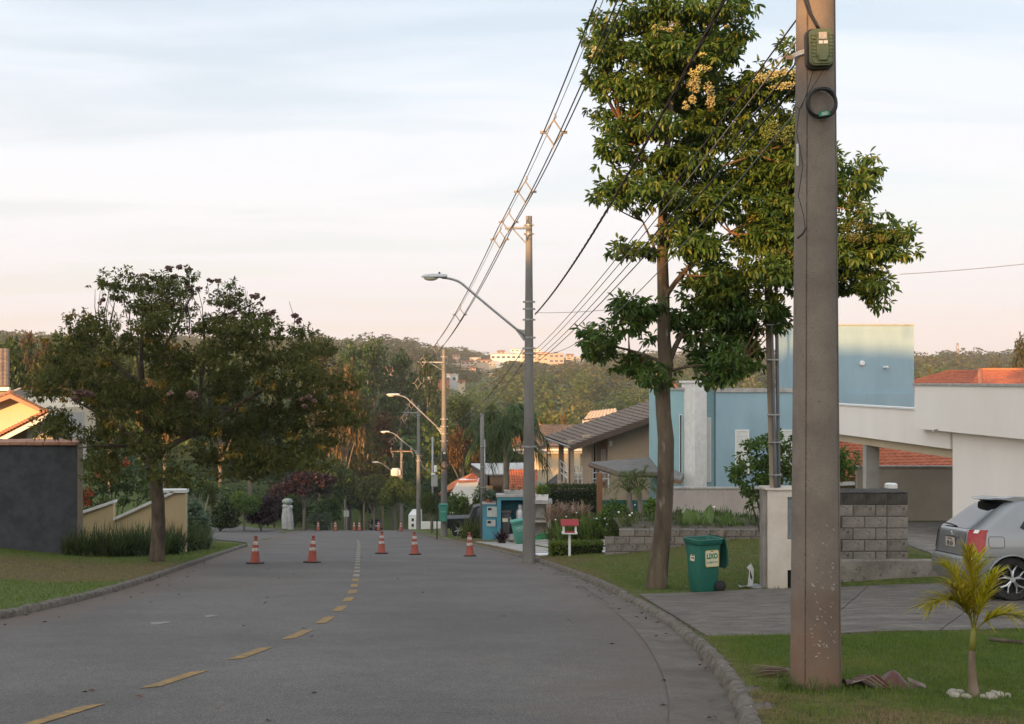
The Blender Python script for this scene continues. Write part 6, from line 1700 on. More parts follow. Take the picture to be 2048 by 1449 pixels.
MB().tube([(0.1, -0.05, 1.5), (0.09, -0.05, 4.3)], 0.035, 8).build('pipe', steel, sp2, smooth=True)
for h in (2.2, 3.1, 4.0):
    MB().box((0.03, -0.04, h), (0.26, 0.16, 0.04)).build('clip', steel, sp2)

# --- things beside the litter bin pole
lb = thing('litter_bin', 'teal open top litter bin fixed to the far concrete pole', 'litter bin', p3 + Vector((-0.02, -0.36, 0.85)))
P = [bin_ring(z, a_, b_, 0.05) for z, a_, b_ in ((0, 0.36, 0.26), (0.1, 0.4, 0.3), (0.75, 0.48, 0.36), (0.8, 0.52, 0.4), (0.84, 0.52, 0.4), (0.84, 0.46, 0.34), (0.4, 0.42, 0.3))]
P = [r + [r[0]] for r in P]
teal_p = M('bin_teal', (0.06, 0.27, 0.22), (0.09, 0.31, 0.26), scale=3, rough=0.5)
bmb = MB().grid(P); bmb.add(P[0][:-1], [tuple(range(len(P[0]) - 1))]); bmb.build('bucket', teal_p, lb, smooth=40, fix=False)
MB().b2(-0.25, 0.25, 0.05, 0.2, 0.84, 0.95).build('hood', teal_p, lb, bevel=0.03)
lettering('LIXO', 0.12, M('sticker_pale', (0.4, 0.58, 0.5)), lb, Matrix.Translation((0, -0.185, 0.55)) @ XZ)
fb3 = thing('fibre_box', 'dark cable box and coil strapped to the litter bin pole', 'junction box', p3 + Vector((0.02, -0.17, 4.2)))
MB().box((0, -0.05, 0.22), (0.28, 0.12, 0.42)).build('cover', M('box_dark', (0.035, 0.045, 0.035), rough=0.6), fb3, bevel=0.03)
MB().box((0.02, -0.12, 0.36), (0.12, 0.01, 0.1)).build('paper_label', M('paper_white', (0.66, 0.64, 0.62)), fb3)
MB().tube([(0.24 * math.cos(a), -0.06, -0.25 + 0.24 * math.sin(a)) for a in np.linspace(0, 6.28, 24)], 0.04, 6).build('coil', blackp, fb3, smooth=True)
bp = on(874, 1068, 62.5)
sg = thing('sign_post', 'thin black post with a grey box and white sensor near the kerb', 'post', bp)
MB().tube([(0, 0, -0.1), (0, 0, 3.1)], 0.035, 8).build('post', blackp, sg)
MB().box((-0.13, 0, 3.1), (0.34, 0.22, 0.6)).build('equipment_box', M('box_grey', (0.32, 0.33, 0.31), rough=0.6), sg, bevel=0.02)
MB().box((-0.08, 0, 3.72), (0.16, 0.12, 0.36)).build('sensor', white_p, sg, bevel=0.03)
MB().box((-0.2, -0.05, 3.45), (0.2, 0.2, 0.08)).build('shade', white_p, sg)
gp_ = thing('steel_post', 'thin pale pipe post behind the sign post', 'post', on(865, 1060, 78))
MB().tube([(0, 0, -0.1), (0, 0, 6.2)], 0.06, 8).build('post', steel, gp_, smooth=True)

# --- bird feeder
bf = thing('bird_feeder', 'small bird feeder with red roof on a white post by the clipped hedge', 'bird feeder', on(1139, 1112, 33.9) )
MB().box((0, 0, 0.3), (0.07, 0.07, 0.7)).build('post', white_p, bf)
MB().box((0, 0, 0.66), (0.44, 0.36, 0.03)).build('tray', white_p, bf)
for x in (-0.17, 0.17):
    for y in (-0.13, 0.13):
        MB().box((x, y, 0.78), (0.05, 0.05, 0.22)).build('corner_post', white_p, bf)
MB().box((0, -0.13, 0.7), (0.28, 0.04, 0.05)).build('red_ledge', M('feeder_red', (0.3, 0.03, 0.035), rough=0.6), bf)
for s in (-1, 1):
    MB().box((0, s * 0.1, 0.96), (0.5, 0.26, 0.02), rx=s * R(-38)).build('roof_panel', M('feeder_red', (0.3, 0.03, 0.035)), bf)

# --- left: dark grey wall, tiled coping, yellow stepped wall, house behind
YD = 34.0
dw_ = thing('boundary_wall', 'tall charcoal rendered wall topped with terracotta tiles', 'wall', (-15, YD, -3.6))
zt = sz_(890, YD)
charc = M('wall_charcoal', (0.032, 0.034, 0.041), (0.056, 0.058, 0.067), scale=2.6, rough=0.92, bump=0.9, bscale=7, bdist=0.03)
bx('wall', charc, dw_, -24, sx_(153, YD), YD, YD + 0.5, -4.6, zt)
bx('edge_strip', M('wall_edge', (0.25, 0.2, 0.13), rough=0.9), dw_, sx_(153, YD), sx_(154.6, YD), YD + 0.03, YD + 0.45, -4.6, zt)
terr = M('terracotta', (0.26, 0.125, 0.08), (0.35, 0.18, 0.12), scale=5, rough=0.85)
x = sx_(153, YD) + 0.03; k = 0
while x > -18:
    MB().box((x - 0.235 + 15, 0.25, zt + 3.6 + 0.06 + 0.006 * (k % 2)), (0.462, 0.72, 0.1), rx=R(4)).build('coping_tile', terr, dw_, bevel=0.012)
    x -= 0.47; k += 1
hl_ = thing('gabled_house', 'gabled cream house with tiled eaves behind the charcoal wall', 'house', (-19, 48, -3))
Yl = 50
part('gable_wall', cream_w, hl_, lambda b: b.prism([at(-120, 900, Yl), at(95, 900, Yl), at(88, 818, Yl), at(20, 796, Yl), at(-120, 845, Yl)], (0, 6, 0)))
tl_m = M('tile_russet', (0.27, 0.115, 0.06), (0.34, 0.155, 0.085), scale=3, rough=0.85)  # russet tile colour of the gabled house, mottled at random
tile_roof('roof', at(90, 821, Yl - 0.7), at(92, 815, Yl + 6), at(22, 785, Yl + 6), at(20, 787, Yl - 0.7), 22, 8, tl_m, hl_, amp=0.05)
tile_roof('roof', at(-130, 845, Yl + 6), at(-130, 850, Yl - 0.7), at(20, 787, Yl - 0.7), at(22, 785, Yl + 6), 22, 16, tl_m, hl_, amp=0.05)
part('barge_board', M('board_brown', (0.3, 0.2, 0.13), rough=0.8), hl_, lambda b: b.prism([at(20, 789, Yl - 0.72), at(90, 822, Yl - 0.72), at(90, 829, Yl - 0.72), at(20, 797, Yl - 0.72), at(-130, 855, Yl - 0.72), at(-130, 848, Yl - 0.72)], (0, 0.1, 0)))
Yf = 45
tile_roof('lean_roof', at(-90, 920, Yf - 0.8), at(95, 826, Yf - 0.8), at(97, 818, Yf + 4), at(-90, 910, Yf + 4), 30, 6, tl_m, hl_, amp=0.04)
part('barge_board', white_b, hl_, lambda b: b.prism([at(-90, 922, Yf - 0.85), at(96, 827, Yf - 0.85), at(96, 836, Yf - 0.85), at(-90, 932, Yf - 0.85)], (0, 0.12, 0)))
part('side_wall', M('siding_pale', (0.4, 0.37, 0.33), (0.46, 0.43, 0.39), scale=1, rough=0.85), hl_, lambda b: b.prism([at(54, 852, Yf), at(102, 829, Yf), at(108, 930, Yf), at(54, 930, Yf)], (0, 3.5, 0)))
for v in (858, 866, 874, 882):
    part('siding_board', M('siding_line', (0.32, 0.295, 0.26)), hl_, lambda b: b.prism([at(55, v, Yf - 0.02), at(106, v, Yf - 0.02), at(106, v + 1, Yf - 0.02), at(55, v + 1, Yf - 0.02)], (0, 0.03, 0)))
part('inner_wall', M('wall_dusk', (0.3, 0.26, 0.22), rough=0.9), hl_, lambda b: b.prism([at(-80, 920, Yf + 0.8), at(56, 852, Yf + 0.8), at(56, 930, Yf + 0.8), at(-80, 930, Yf + 0.8)], (0, 0.3, 0)))
part('ridge_cap', terr, hl_, lambda b: b.blob(at(22, 786, Yl), (0.2, 0.25, 0.12), 10, 6))
hl2 = thing('tiled_roof_house', 'edge of a dark brown tiled roof rising at the picture border', 'house', (-26, 60, -2))
Yr = 58
for k in range(3):
    u = 16 - k * 9
    part('tile_row', tile_br, hl2, lambda b: b.tube([at(u - 3 + 0.6 * math.sin(i * 2.1), 775 - i * 2.5, Yr + i * 0.12) for i in range(30)], [0.12 + 0.025 * (i % 3) for i in range(30)], 8))
part('roof', tile_br, hl2, lambda b: b.prism([at(12, 776, Yr), at(12, 702, Yr + 3.6), at(-150, 702, Yr + 3.6), at(-150, 776, Yr)], (0, 0.2, -0.15)))
part('fascia', white_p, hl2, lambda b: b.prism([at(-120, 775, Yr - 0.3), at(18, 775, Yr - 0.3), at(18, 782, Yr - 0.3), at(-120, 782, Yr - 0.3)], (0, 0.2, 0)))
part('wall', M('wall_dusk', (0.3, 0.26, 0.22)), hl2, lambda b: b.prism([at(-120, 782, Yr + 0.2), at(14, 782, Yr + 0.2), at(14, 860, Yr + 0.2), at(-120, 860, Yr + 0.2)], (0, 3, 0)))
part('antenna', steel, hl2, lambda b: b.tube([at(18, 786, Yr - 0.5), at(42, 777, Yr - 0.5)], 0.05, 6))

YY = 39.0
yw = M('wall_yellow', (0.47, 0.35, 0.2), (0.53, 0.4, 0.235), scale=1.1, rough=0.88, bump=0.12, bscale=40)
ywl = thing('stepped_wall', 'pale yellow wall with sloping white copings behind the tree trunk', 'wall', (-12.4, YY, -4.2))
part('wall', yw, ywl, lambda b: b.prism([at(140, 1150, YY), at(226, 1150, YY), at(226, 1007, YY), at(140, 1036, YY)], (0, 0.25, 0)))
part('wall', yw, ywl, lambda b: b.prism([at(226.2, 1150, YY + 0.01), at(370, 1150, YY + 0.01), at(370, 988, YY + 0.01), at(345, 988, YY + 0.01), at(226.2, 1042, YY + 0.01)], (0, 0.25, 0)))
part('rear_wall', yw, ywl, lambda b: b.prism([at(320, 1100, YY + 2.2), at(371, 1100, YY + 2.2), at(371, 985, YY + 2.2), at(320, 985, YY + 2.2)], (0, 0.25, 0)))
cop = lambda a_, b_: part('coping', white_b, ywl, lambda b: b.prism([at(a_[0], a_[1], YY - 0.08), at(b_[0], b_[1], YY - 0.08), at(b_[0], b_[1] - 6, YY - 0.08), at(a_[0], a_[1] - 6, YY - 0.08)], (0, 0.42, 0)))
cop((138, 1037), (226, 1007)); cop((226.4, 1042), (346, 988)); cop((320, 986), (371, 986))
stn = thing('pale_sculpture', 'tall pale fluted stone form with rounded green grey head beside purple tree', 'sculpture', on(575, 1058, 91))
P = []
for i in range(13):
    z_ = 1.75 * i / 12; P.append([((0.36 + 0.05 * math.sin(7 * a + 0.3 * i) + 0.02 * math.sin(13 * a)) * (1 - 0.28 * (i / 12) ** 3) * math.cos(a) * 1.12, (0.36 + 0.05 * math.sin(7 * a + 0.3 * i)) * (1 - 0.28 * (i / 12) ** 3) * math.sin(a) * 0.9, z_) for a in np.linspace(0, 2 * math.pi, 40)])
MB().grid(P).build('fluted_column', M('stone_pale', (0.3, 0.3, 0.3), (0.42, 0.42, 0.42), scale=3, rough=0.85), stn, smooth=True)
MB().blob((-0.1, 0, 1.78), (0.3, 0.28, 0.2), 14, 9, 0.04, 3).blob((0.22, 0, 1.7), (0.2, 0.2, 0.18), 12, 8, 0.04, 4).build('shoulder', M('stone_pale', (0.3, 0.3, 0.3)), stn, smooth=True)
MB().blob((0, 0, 2.12), (0.42, 0.36, 0.26), 16, 10, 0.03, 5).build('head', M('stone_greenish', (0.16, 0.2, 0.19), (0.25, 0.29, 0.27), scale=3, rough=0.85), stn, smooth=True)
ps = thing('sign_post', 'small pale sign on a thin post among the far roadside trees', 'sign', on(693, 1062, 100))
MB().tube([(0, 0, -0.5), (0, 0, 1.9)], 0.04, 6).build('post', steel, ps)
MB().box((-0.02, 0, 1.45), (0.42, 0.05, 0.5)).build('panel', M('sign_pale', (0.45, 0.48, 0.42), rough=0.6), ps)

# --- dark car far down the street, pickup on the driveway
dkpaint = M('car_dark_blue', (0.014, 0.017, 0.028), rough=0.25, spec=0.6, coat=0.5)
fc = on(760, 1062, 150)
make_car('parked_car', 'dark car parked far down the street behind a cone', (fc.x - 0.3, 148, float(road_z(148)) + 0.03), R(98), dkpaint, simple=True)
pk_paint = M('pickup_black', (0.012, 0.013, 0.016), (0.018, 0.019, 0.022), scale=3, rough=0.5, spec=0.3)
YKp = 66.5
pk = thing('pickup_truck', 'black pickup truck parked behind the litter bin pole', 'pickup', ((912 - UC) * YKp / FPX, YKp, gz(-3.0, YKp) + 0.02), R(3))
prof = [(-0.62, 0.5), (-0.6, 1.02), (0.75, 1.06), (0.95, 1.62), (1.2, 1.7), (2.5, 1.68), (3.3, 1.15), (4.4, 1.05), (4.6, 0.85), (4.6, 0.45)]
def pk_y(z): return 0.88 if z < 1.1 else 0.88 - 0.2 * (z - 1.1) / 0.6
mb = MB()
ringp = [(x, z) for x, z in resamp(prof + [prof[0]], 60)[:-1]]
rows_ = []
for s, in_ in ((-1, 0.25), (-1, 0.04), (-1, 0.0), (1, 0.0), (1, 0.04), (1, 0.25)):
    pass
Lp = [(x, -pk_y(z), z) for x, z in ringp]; Rp = [(x, pk_y(z), z) for x, z in ringp]
n_ = len(ringp)
mb.add(Lp + Rp, [tuple(range(n_)), tuple(range(2 * n_ - 1, n_ - 1, -1))] + [(i, (i + 1) % n_, n_ + (i + 1) % n_, n_ + i) for i in range(n_)])
mb.build('body', pk_paint, pk, bevel=0.03)
for s in (-1, 1):
    MB().prism([(1.08, s * 0.845, 1.16), (1.7, s * 0.845, 1.14), (1.7, s * 0.78, 1.58), (1.2, s * 0.78, 1.6)], (0, s * 0.012, 0)).prism([(1.78, s * 0.845, 1.14), (2.85, s * 0.845, 1.16), (2.5, s * 0.78, 1.55), (1.78, s * 0.78, 1.58)], (0, s * 0.012, 0)).build('side_window', M('pickup_glass', (0.05, 0.06, 0.075), rough=0.08, spec=0.8), pk)
MB().prism([(-0.64, -0.8, 0.95), (-0.64, 0.8, 0.95), (-0.64, 0.8, 0.6), (-0.64, -0.8, 0.6)], (0.03, 0, 0)).build('tailgate', pk_paint, pk)
for ax in (0.15, 3.5):
    for s in (-1, 1):
        w = MB().lathe([(0.22, -0.12), (0.35, -0.12), (0.385, -0.09), (0.385, 0.09), (0.35, 0.12), (0.22, 0.12)], (ax, s * 0.82, 0.385), 30, axis='Y').build('wheel', rubber, pk, smooth=35)
        MB().lathe([(0.05, -0.135), (0.24, -0.13), (0.24, 0.13), (0.05, 0.135)], (ax, s * 0.82, 0.385), 20, axis='Y').build('rim', alloy_dk, w)
        for k in range(6):
            a0 = k * math.pi / 3 + 0.2
            MB().tube([(ax, s * 0.96, 0.385), (ax + 0.23 * math.cos(a0), s * 0.955, 0.385 + 0.23 * math.sin(a0))], 0.022, 4).build('spoke', alloy, w)
        MB().tube([(ax + 0.45 * math.cos(a), s * 0.885, 0.385 + 0.45 * math.sin(a)) for a in np.linspace(0, math.pi, 16)], 0.04, 6).build('arch_lip', blackp, pk)
def inpoly(x, y, poly):
    c = False; n = len(poly)
    for i in range(n):
        x1, y1 = poly[i]; x2, y2 = poly[(i + 1) % n]
        if (y1 > y) != (y2 > y) and x < (x2 - x1) * (y - y1) / (y2 - y1) + x1: c = not c
    return c

# ------------------------------------------------------------------ the tall tree by the bin
TB = Vector((2.47, 20.5, gz(2.47, 20.5))); YTr = 20.5
tr = thing('tall_tree', 'tall glossy leaved tree with cream flower heads beside the bin', 'tree', TB)
def tp(u, v, dy=0.0): return at(u, v, YTr) + Vector((0, dy, 0)) - TB
big_bark = M('bark_tall', (0.05, 0.036, 0.024), (0.14, 0.105, 0.07), scale=3.2, rough=0.85, bump=0.5, bscale=9, stretch=(1, 1, 0.25), speck=(0.2, 0.17, 0.13), speck_scale=9, bdist=0.03)
trunk = [(1313, 1200, .2), (1313, 1170, .185), (1320, 1110, .16), (1327, 1040, .148), (1331, 960, .142), (1332, 880, .14), (1327, 830, .128), (1325, 780, .132), (1332, 730, .13), (1328, 680, .115), (1327, 600, .105), (1325, 520, .095), (1325, 440, .08), (1330, 350, .065), (1338, 250, .05), (1350, 150, .03)]
MB().tube([tp(u, v) for u, v, r in trunk], [r for u, v, r in trunk], 16).build('trunk', big_bark, tr, smooth=True)
for k, (u, v, r) in enumerate(((1334, 885, 0.05), (1336, 752, 0.06), (1333, 672, 0.035))):
    MB().blob(tp(u, v, -0.08), (r, r, r * 1.2), 10, 7, 0.15, k).build('knot', big_bark, tr, smooth=True)
LIMB_PTS = [tp(trunk[i][0] + (trunk[i + 1][0] - trunk[i][0]) * k / 4, trunk[i][1] + (trunk[i + 1][1] - trunk[i][1]) * k / 4) for i in range(5, 15) for k in range(4)]
brs = [((1334, 740), (1362, 640), (1450, 585), .055, 0.2), ((1328, 600), (1365, 530), (1455, 470), .05, -0.3), ((1326, 540), (1305, 480), (1288, 440), .035, 0.2), ((1326, 520), (1355, 450), (1360, 400), .04, 0.3),
       ((1450, 585), (1520, 540), (1620, 500), .035, 0.6), ((1455, 470), (1520, 430), (1620, 400), .035, -0.2), ((1620, 500), (1690, 480), (1760, 490), .025, 0.6), ((1330, 380), (1290, 330), (1240, 260), .04, -0.4), ((1332, 340), (1400, 260), (1470, 170), .04, 0.3),
       ((1340, 220), (1330, 120), (1300, 40), .03, 0), ((1332, 730), (1280, 700), (1210, 690), .035, 0.2), ((1334, 745), (1400, 720), (1460, 740), .03, -0.4), ((1335, 300), (1460, 290), (1550, 230), .04, 0.5), ((1345, 180), (1390, 120), (1420, 60), .03, 0.3), ((1330, 360), (1420, 350), (1500, 320), .04, -0.6), ((1620, 400), (1680, 370), (1730, 345), .025, 0.3)]
for a_, c_, b_, r, dy_ in brs:
    pa = tp(*a_, dy_ if a_[0] > 1400 else 0); pc = tp(*c_, dy_ * 0.6); pb_ = tp(*b_, dy_)
    bp_ = bez(pa, pc, pb_, 9); LIMB_PTS += bp_
    MB().tube(bp_, [r * (1 - 0.6 * i / 8) for i in range(9)], 8).build('limb', big_bark, tr, smooth=True)
cl_px = [(1290, 40, 80, 40), (1390, 50, 100, 50), (1225, 95, 55, 55), (1330, 120, 110, 55), (1450, 95, 65, 45), (1255, 185, 75, 45), (1380, 190, 100, 55), (1490, 170, 85, 45), (1555, 165, 55, 40), (1210, 150, 40, 40),
         (1285, 262, 80, 42), (1430, 262, 90, 50), (1540, 250, 65, 50), (1215, 318, 50, 32), (1360, 330, 60, 32), (1470, 345, 95, 50), (1560, 335, 65, 60), (1245, 385, 75, 35), (1310, 400, 70, 32), (1415, 425, 85, 45),
         (1530, 425, 85, 55), (1630, 420, 75, 75), (1640, 310, 65, 50), (1715, 335, 55, 20), (1715, 372, 35, 28), (1560, 500, 85, 55), (1640, 520, 85, 60), (1735, 475, 75, 42), (1785, 500, 45, 32), (1715, 550, 65, 38),
         (1745, 590, 32, 24), (1500, 555, 75, 48), (1270, 505, 42, 24), (1395, 520, 60, 45), (1440, 610, 65, 48), (1380, 640, 50, 45), (1475, 650, 60, 45), (1565, 640, 32, 36), (1268, 640, 60, 42), (1200, 690, 55, 38), (1285, 710, 48, 38), (1415, 700, 60, 45), (1455, 752, 55, 32), (1295, 752, 38, 24), (1500, 700, 40, 35), (1420, 560, 60, 40), (1350, 470, 40, 25), (1380, 100, 80, 50), (1600, 250, 45, 40), (1310, 330, 50, 25)]
sc_ = px(YTr); cl = []
rn = random.Random(21)
for u, v, ru, rv in cl_px:
    dep = 0.8 * ru / sc_
    base_dy = rn.uniform(-0.9, 0.9) * (0.4 + 0.6 * (1 - abs(u - 1400) / 420))
    # split each clump into flat layered sprays, as the tree grows
    nsub = 3 if ru > 50 else 2
    for k in range(nsub):
        cl.append((np.array(tp(u + rn.uniform(-0.45, 0.45) * ru, v + rn.uniform(-0.5, 0.5) * rv, base_dy + rn.uniform(-0.5, 0.5))), np.array((ru * 0.68 / sc_, dep * 0.8, rv * 0.62 / sc_)), ru * rv / 3600.0))
    for k in range(3):
        a_ = rn.uniform(0, 6.28); cl.append((np.array(tp(u + ru * math.cos(a_) * 0.95, v + rv * math.sin(a_) * 0.9, base_dy + rn.uniform(-0.5, 0.5))), np.array((0.2, 0.2, 0.13)), 0.14))
fillA = [(1185, 60), (1235, 15), (1300, 5), (1430, 20), (1465, 75), (1530, 100), (1600, 150), (1600, 430), (1520, 470), (1420, 450), (1330, 410), (1230, 390), (1200, 330), (1250, 290), (1190, 210)]
fillB = [(1400, 440), (1600, 430), (1740, 330), (1720, 400), (1800, 470), (1790, 540), (1720, 590), (1600, 580), (1480, 660), (1470, 740), (1390, 720), (1380, 560)]
for poly, cnt in ((fillA, 46), (fillB, 26)):
    k = 0
    while k < cnt:
        u, v = rn.uniform(1170, 1810), rn.uniform(0, 760)
        if not inpoly(u, v, poly): continue
        k += 1; cl.append((np.array(tp(u, v, rn.uniform(-0.9, 0.9))), np.array((rn.uniform(0.3, 0.5), 0.4, rn.uniform(0.16, 0.28))), rn.uniform(0.35, 0.6)))
GLOSS = leafmat('leaf_glossy', [(0.026, 0.052, 0.01), (0.046, 0.083, 0.014), (0.075, 0.118, 0.021), (0.15, 0.15, 0.026)], 0.32, rough=0.35, spec=0.5)
V, F, rnd_ = cloud(cl, 58, 8, 0.114, 0.043, droop=0.55, shell=0.15, hexa=True, ljit=0.5)
link('crown', np_mesh('crown', V, F, GLOSS, rnd=rnd_), tr)
tw = MB()
for c_, r_, w_ in cl:
    e_ = Vector(c_); s_ = min(LIMB_PTS, key=lambda q_: (q_ - e_).length + 0.6 * max(0.0, q_.z - e_.z))
    tw.tube(bez(s_, s_.lerp(e_, 0.5) + Vector((0, 0, -0.08)), e_, 5), [0.018, 0.015, 0.012, 0.008, 0.004], 4)
o = tw.build('twigs', M('twig_red', (0.12, 0.06, 0.03), (0.18, 0.1, 0.05), scale=5, rough=0.8), tr); o['kind'] = 'stuff'
FLOW = leafmat('flower_cream', [(0.3, 0.3, 0.12), (0.44, 0.43, 0.2), (0.55, 0.53, 0.3)], 0.15)
BUDS = leafmat('flower_bud', [(0.06, 0.09, 0.02), (0.11, 0.14, 0.035), (0.17, 0.19, 0.06)], 0.15)
def panicle(c, r, n, mat, name, parent, size=0.016):
    m_ = max(4, int(n / 45)); sub_ = rand_dirs(m_) * np.array([0.85, 0.7, 0.75]); sub_r = 0.22 + 0.2 * rng.random(m_)
    d = rand_dirs(n); k_ = rng.integers(0, m_, n)
    P = np.array(c) + (sub_[k_] + d * (sub_r[k_] * rng.random(n) ** 0.4)[:, None]) * np.array(r)
    q = np.array([[1, 0, 0], [0, 1, 0], [-1, 0, 0], [0, -1, 0], [0, 0, 1], [0, 0, -1.]]) * size
    V = (P[:, None, :] + q[None] * (0.6 + 0.8 * rng.random((n, 1, 1)))).reshape(-1, 3)
    f = np.array([[0, 1, 4], [1, 2, 4], [2, 3, 4], [3, 0, 4], [1, 0, 5], [2, 1, 5], [3, 2, 5], [0, 3, 5]])
    F = (np.arange(n)[:, None, None] * 6 + f[None]).reshape(-1, 3)
    o_ = link(name, np_mesh(name, V, F, mat, rnd=np.repeat(rng.random(n), 6)), parent); o_['kind'] = 'stuff'
    return o_
for u, v, ru, rv, dy_, mt in ((1326, 92, 34, 16, -0.9, FLOW), (1375, 158, 30, 24, -1.0, FLOW), (1384, 215, 30, 34, -1.0, FLOW), (1360, 235, 16, 12, -1.0, FLOW), (1540, 185, 58, 20, -0.9, FLOW), (1190, 125, 18, 14, -0.6, FLOW), (1440, 75, 26, 8, -0.8, FLOW),
                              (1550, 280, 40, 26, -0.8, BUDS), (1555, 535, 40, 30, -0.8, BUDS), (1705, 470, 36, 26, -0.5, BUDS), (1765, 480, 24, 14, -0.4, BUDS), (1248, 515, 22, 16, -0.3, BUDS), (1260, 650, 28, 22, -0.6, BUDS), (1620, 90, 10, 8, 0, BUDS), (1700, 420, 24, 20, -0.4, BUDS)):
    panicle(tp(u, v, dy_), (ru / sc_, 0.22, rv / sc_), int(ru * rv * 0.5) + 60, mt, 'flower_head', tr)

# ------------------------------------------------------------------ the spreading tree on the dry lawn
LB = Vector((-9.32, 31.5, gz(-9.32, 31.5))); YLt = 31.5; s2 = px(YLt)
lt = thing('spreading_tree', 'spreading dark green tree with brown seed clusters on the dry lawn', 'tree', LB)
def lp(u, v, dy=0.0): return at(u, v, YLt) + Vector((0, dy, 0)) - LB
MB().tube([lp(313, 1140), lp(314, 1118), lp(317, 1060), lp(316, 1000), lp(308, 950), lp(300, 910)], [0.24, 0.205, 0.18, 0.17, 0.16, 0.15], 14).build('trunk', bark, lt, smooth=True)
lbrs = [((303, 920), (345, 880), (390, 870), .11, 0.4), ((390, 870), (470, 800), (560, 760), .07, 0.6), ((300, 915), (296, 840), (290, 760), .1, -0.3), ((290, 760), (285, 660), (300, 600), .06, -0.4), ((292, 780), (230, 720), (160, 670), .06, -0.6),
        ((300, 910), (240, 850), (130, 800), .07, 0.5), ((390, 870), (420, 760), (420, 640), .06, -0.6), ((560, 760), (620, 720), (650, 690), .04, 0.3), ((290, 740), (340, 660), (370, 580), .05, 0.8), ((303, 900), (330, 820), (350, 720), .07, 1.6), ((303, 905), (260, 820), (230, 700), .06, 1.8), ((420, 640), (490, 620), (510, 605), .03, 0), ((160, 670), (100, 690), (80, 760), .03, 0.2), ((300, 850), (340, 820), (400, 810), .035, -1.8), ((300, 900), (250, 880), (200, 890), .05, -1.6)]
for a_, c_, b_, r, dy_ in lbrs:
    MB().tube(bez(lp(*a_, 0 if a_[0] in (303, 300, 292) else dy_ * 0.6), lp(*c_, dy_ * 0.6), lp(*b_, dy_), 8), [r * (1 - 0.6 * i / 7) for i in range(8)], 7).build('limb', bark, lt, smooth=True)
outl = [(70, 790), (95, 720), (150, 665), (185, 640), (215, 590), (260, 570), (330, 565), (365, 545), (400, 580), (450, 590), (510, 600), (545, 640), (600, 640), (640, 680), (690, 720), (710, 790), (705, 860), (670, 905), (610, 940), (500, 955), (420, 955), (345, 950), (250, 945), (180, 935), (110, 890), (80, 840)]
rn = random.Random(5); cl = []
def add_lc(u, v, ru, rv, dmax):
    cl.append((np.array(lp(u, v, rn.uniform(-dmax, dmax))), np.array((ru / s2, 0.62, rv / s2)), ru * rv / 1800.0))
tries = 0; pts_ = []
while len(pts_) < 135 and tries < 6000:
    tries += 1
    u, v = rn.uniform(80, 705), rn.uniform(545, 955)
    if not inpoly(u, v, outl): continue
    if any((u - a_) ** 2 + (v - b_) ** 2 < 26 ** 2 for a_, b_ in pts_) and rn.random() < 0.9: continue
    pts_.append((u, v))
    half = 2.6 * math.sqrt(max(0.05, 1 - ((u - 390) / 330) ** 2)) * min(1, (v - 520) / 200 + 0.2)
    add_lc(u, v, rn.uniform(34, 54), rn.uniform(22, 36), half)
for u, v in ((235, 590), (265, 575), (300, 570), (345, 580), (375, 555), (440, 600), (485, 620), (525, 640), (600, 660), (640, 700), (110, 740), (150, 690), (620, 905), (660, 880), (560, 920)):
    add_lc(u, v, 30, 18, 0.6)
DUSK = leafmat('leaf_pinnate', [(0.04, 0.06, 0.012), (0.07, 0.092, 0.018), (0.105, 0.12, 0.024), (0.15, 0.135, 0.028)], 0.4, rough=0.55)
V, F, rnd_ = cloud(cl, 86, 9, 0.108, 0.042, droop=0.5, shell=0.1, spread=1.0)
link('crown', np_mesh('crown', V, F, DUSK, rnd=rnd_), lt)
# yellowing sprays
ycl = []
for k in range(20):
    u, v = rn.uniform(140, 690), rn.uniform(640, 930)
    if inpoly(u, v, outl): ycl.append((np.array(lp(u, v, -1.5 - rn.random())), np.array((0.16, 0.12, 0.1)), 1.0))
V, F, rnd_ = cloud(ycl, 8, 5, 0.11, 0.04, droop=0.6, shell=0.2)
link('yellow_sprays', np_mesh('yellow_sprays', V, F, leafmat('leaf_turning', [(0.1, 0.085, 0.01), (0.19, 0.14, 0.012), (0.22, 0.12, 0.015)], 0.2), rnd=rnd_), lt)
SEED = leafmat('seed_pods', [(0.1, 0.05, 0.04), (0.16, 0.085, 0.066), (0.24, 0.14, 0.11)], 0.15)
for u, v, ru, rv in ((225, 575, 22, 14), (262, 555, 16, 10), (300, 555, 22, 10), (318, 565, 16, 10), (360, 545, 24, 16), (375, 540, 14, 8), (402, 580, 20, 14), (432, 570, 18, 12), (500, 590, 22, 12), (520, 600, 14, 10), (470, 620, 20, 14), (547, 630, 12, 10), (590, 640, 16, 14), (245, 790, 26, 16), (420, 790, 26, 18), (150, 640, 10, 8), (340, 620, 20, 16), (460, 640, 24, 14), (650, 800, 18, 12), (205, 600, 12, 14)):
    panicle(lp(u, v, -2.7 if v > 700 else -0.3), (ru / s2, 0.18, rv / s2), int(ru * rv * 0.28) + 20, SEED, 'seed_cluster', lt, size=0.028)
for k in range(40):
    u, v = rn.uniform(180, 620), rn.uniform(575, 640)
    if not inpoly(u, v + 20, outl): continue
    MB().tube([lp(u, v + 45), lp(u + rn.uniform(-8, 8), v + 10), lp(u + rn.uniform(-14, 14), v - 26)], [0.014, 0.01, 0.005], 4).build('twig', bark, lt)

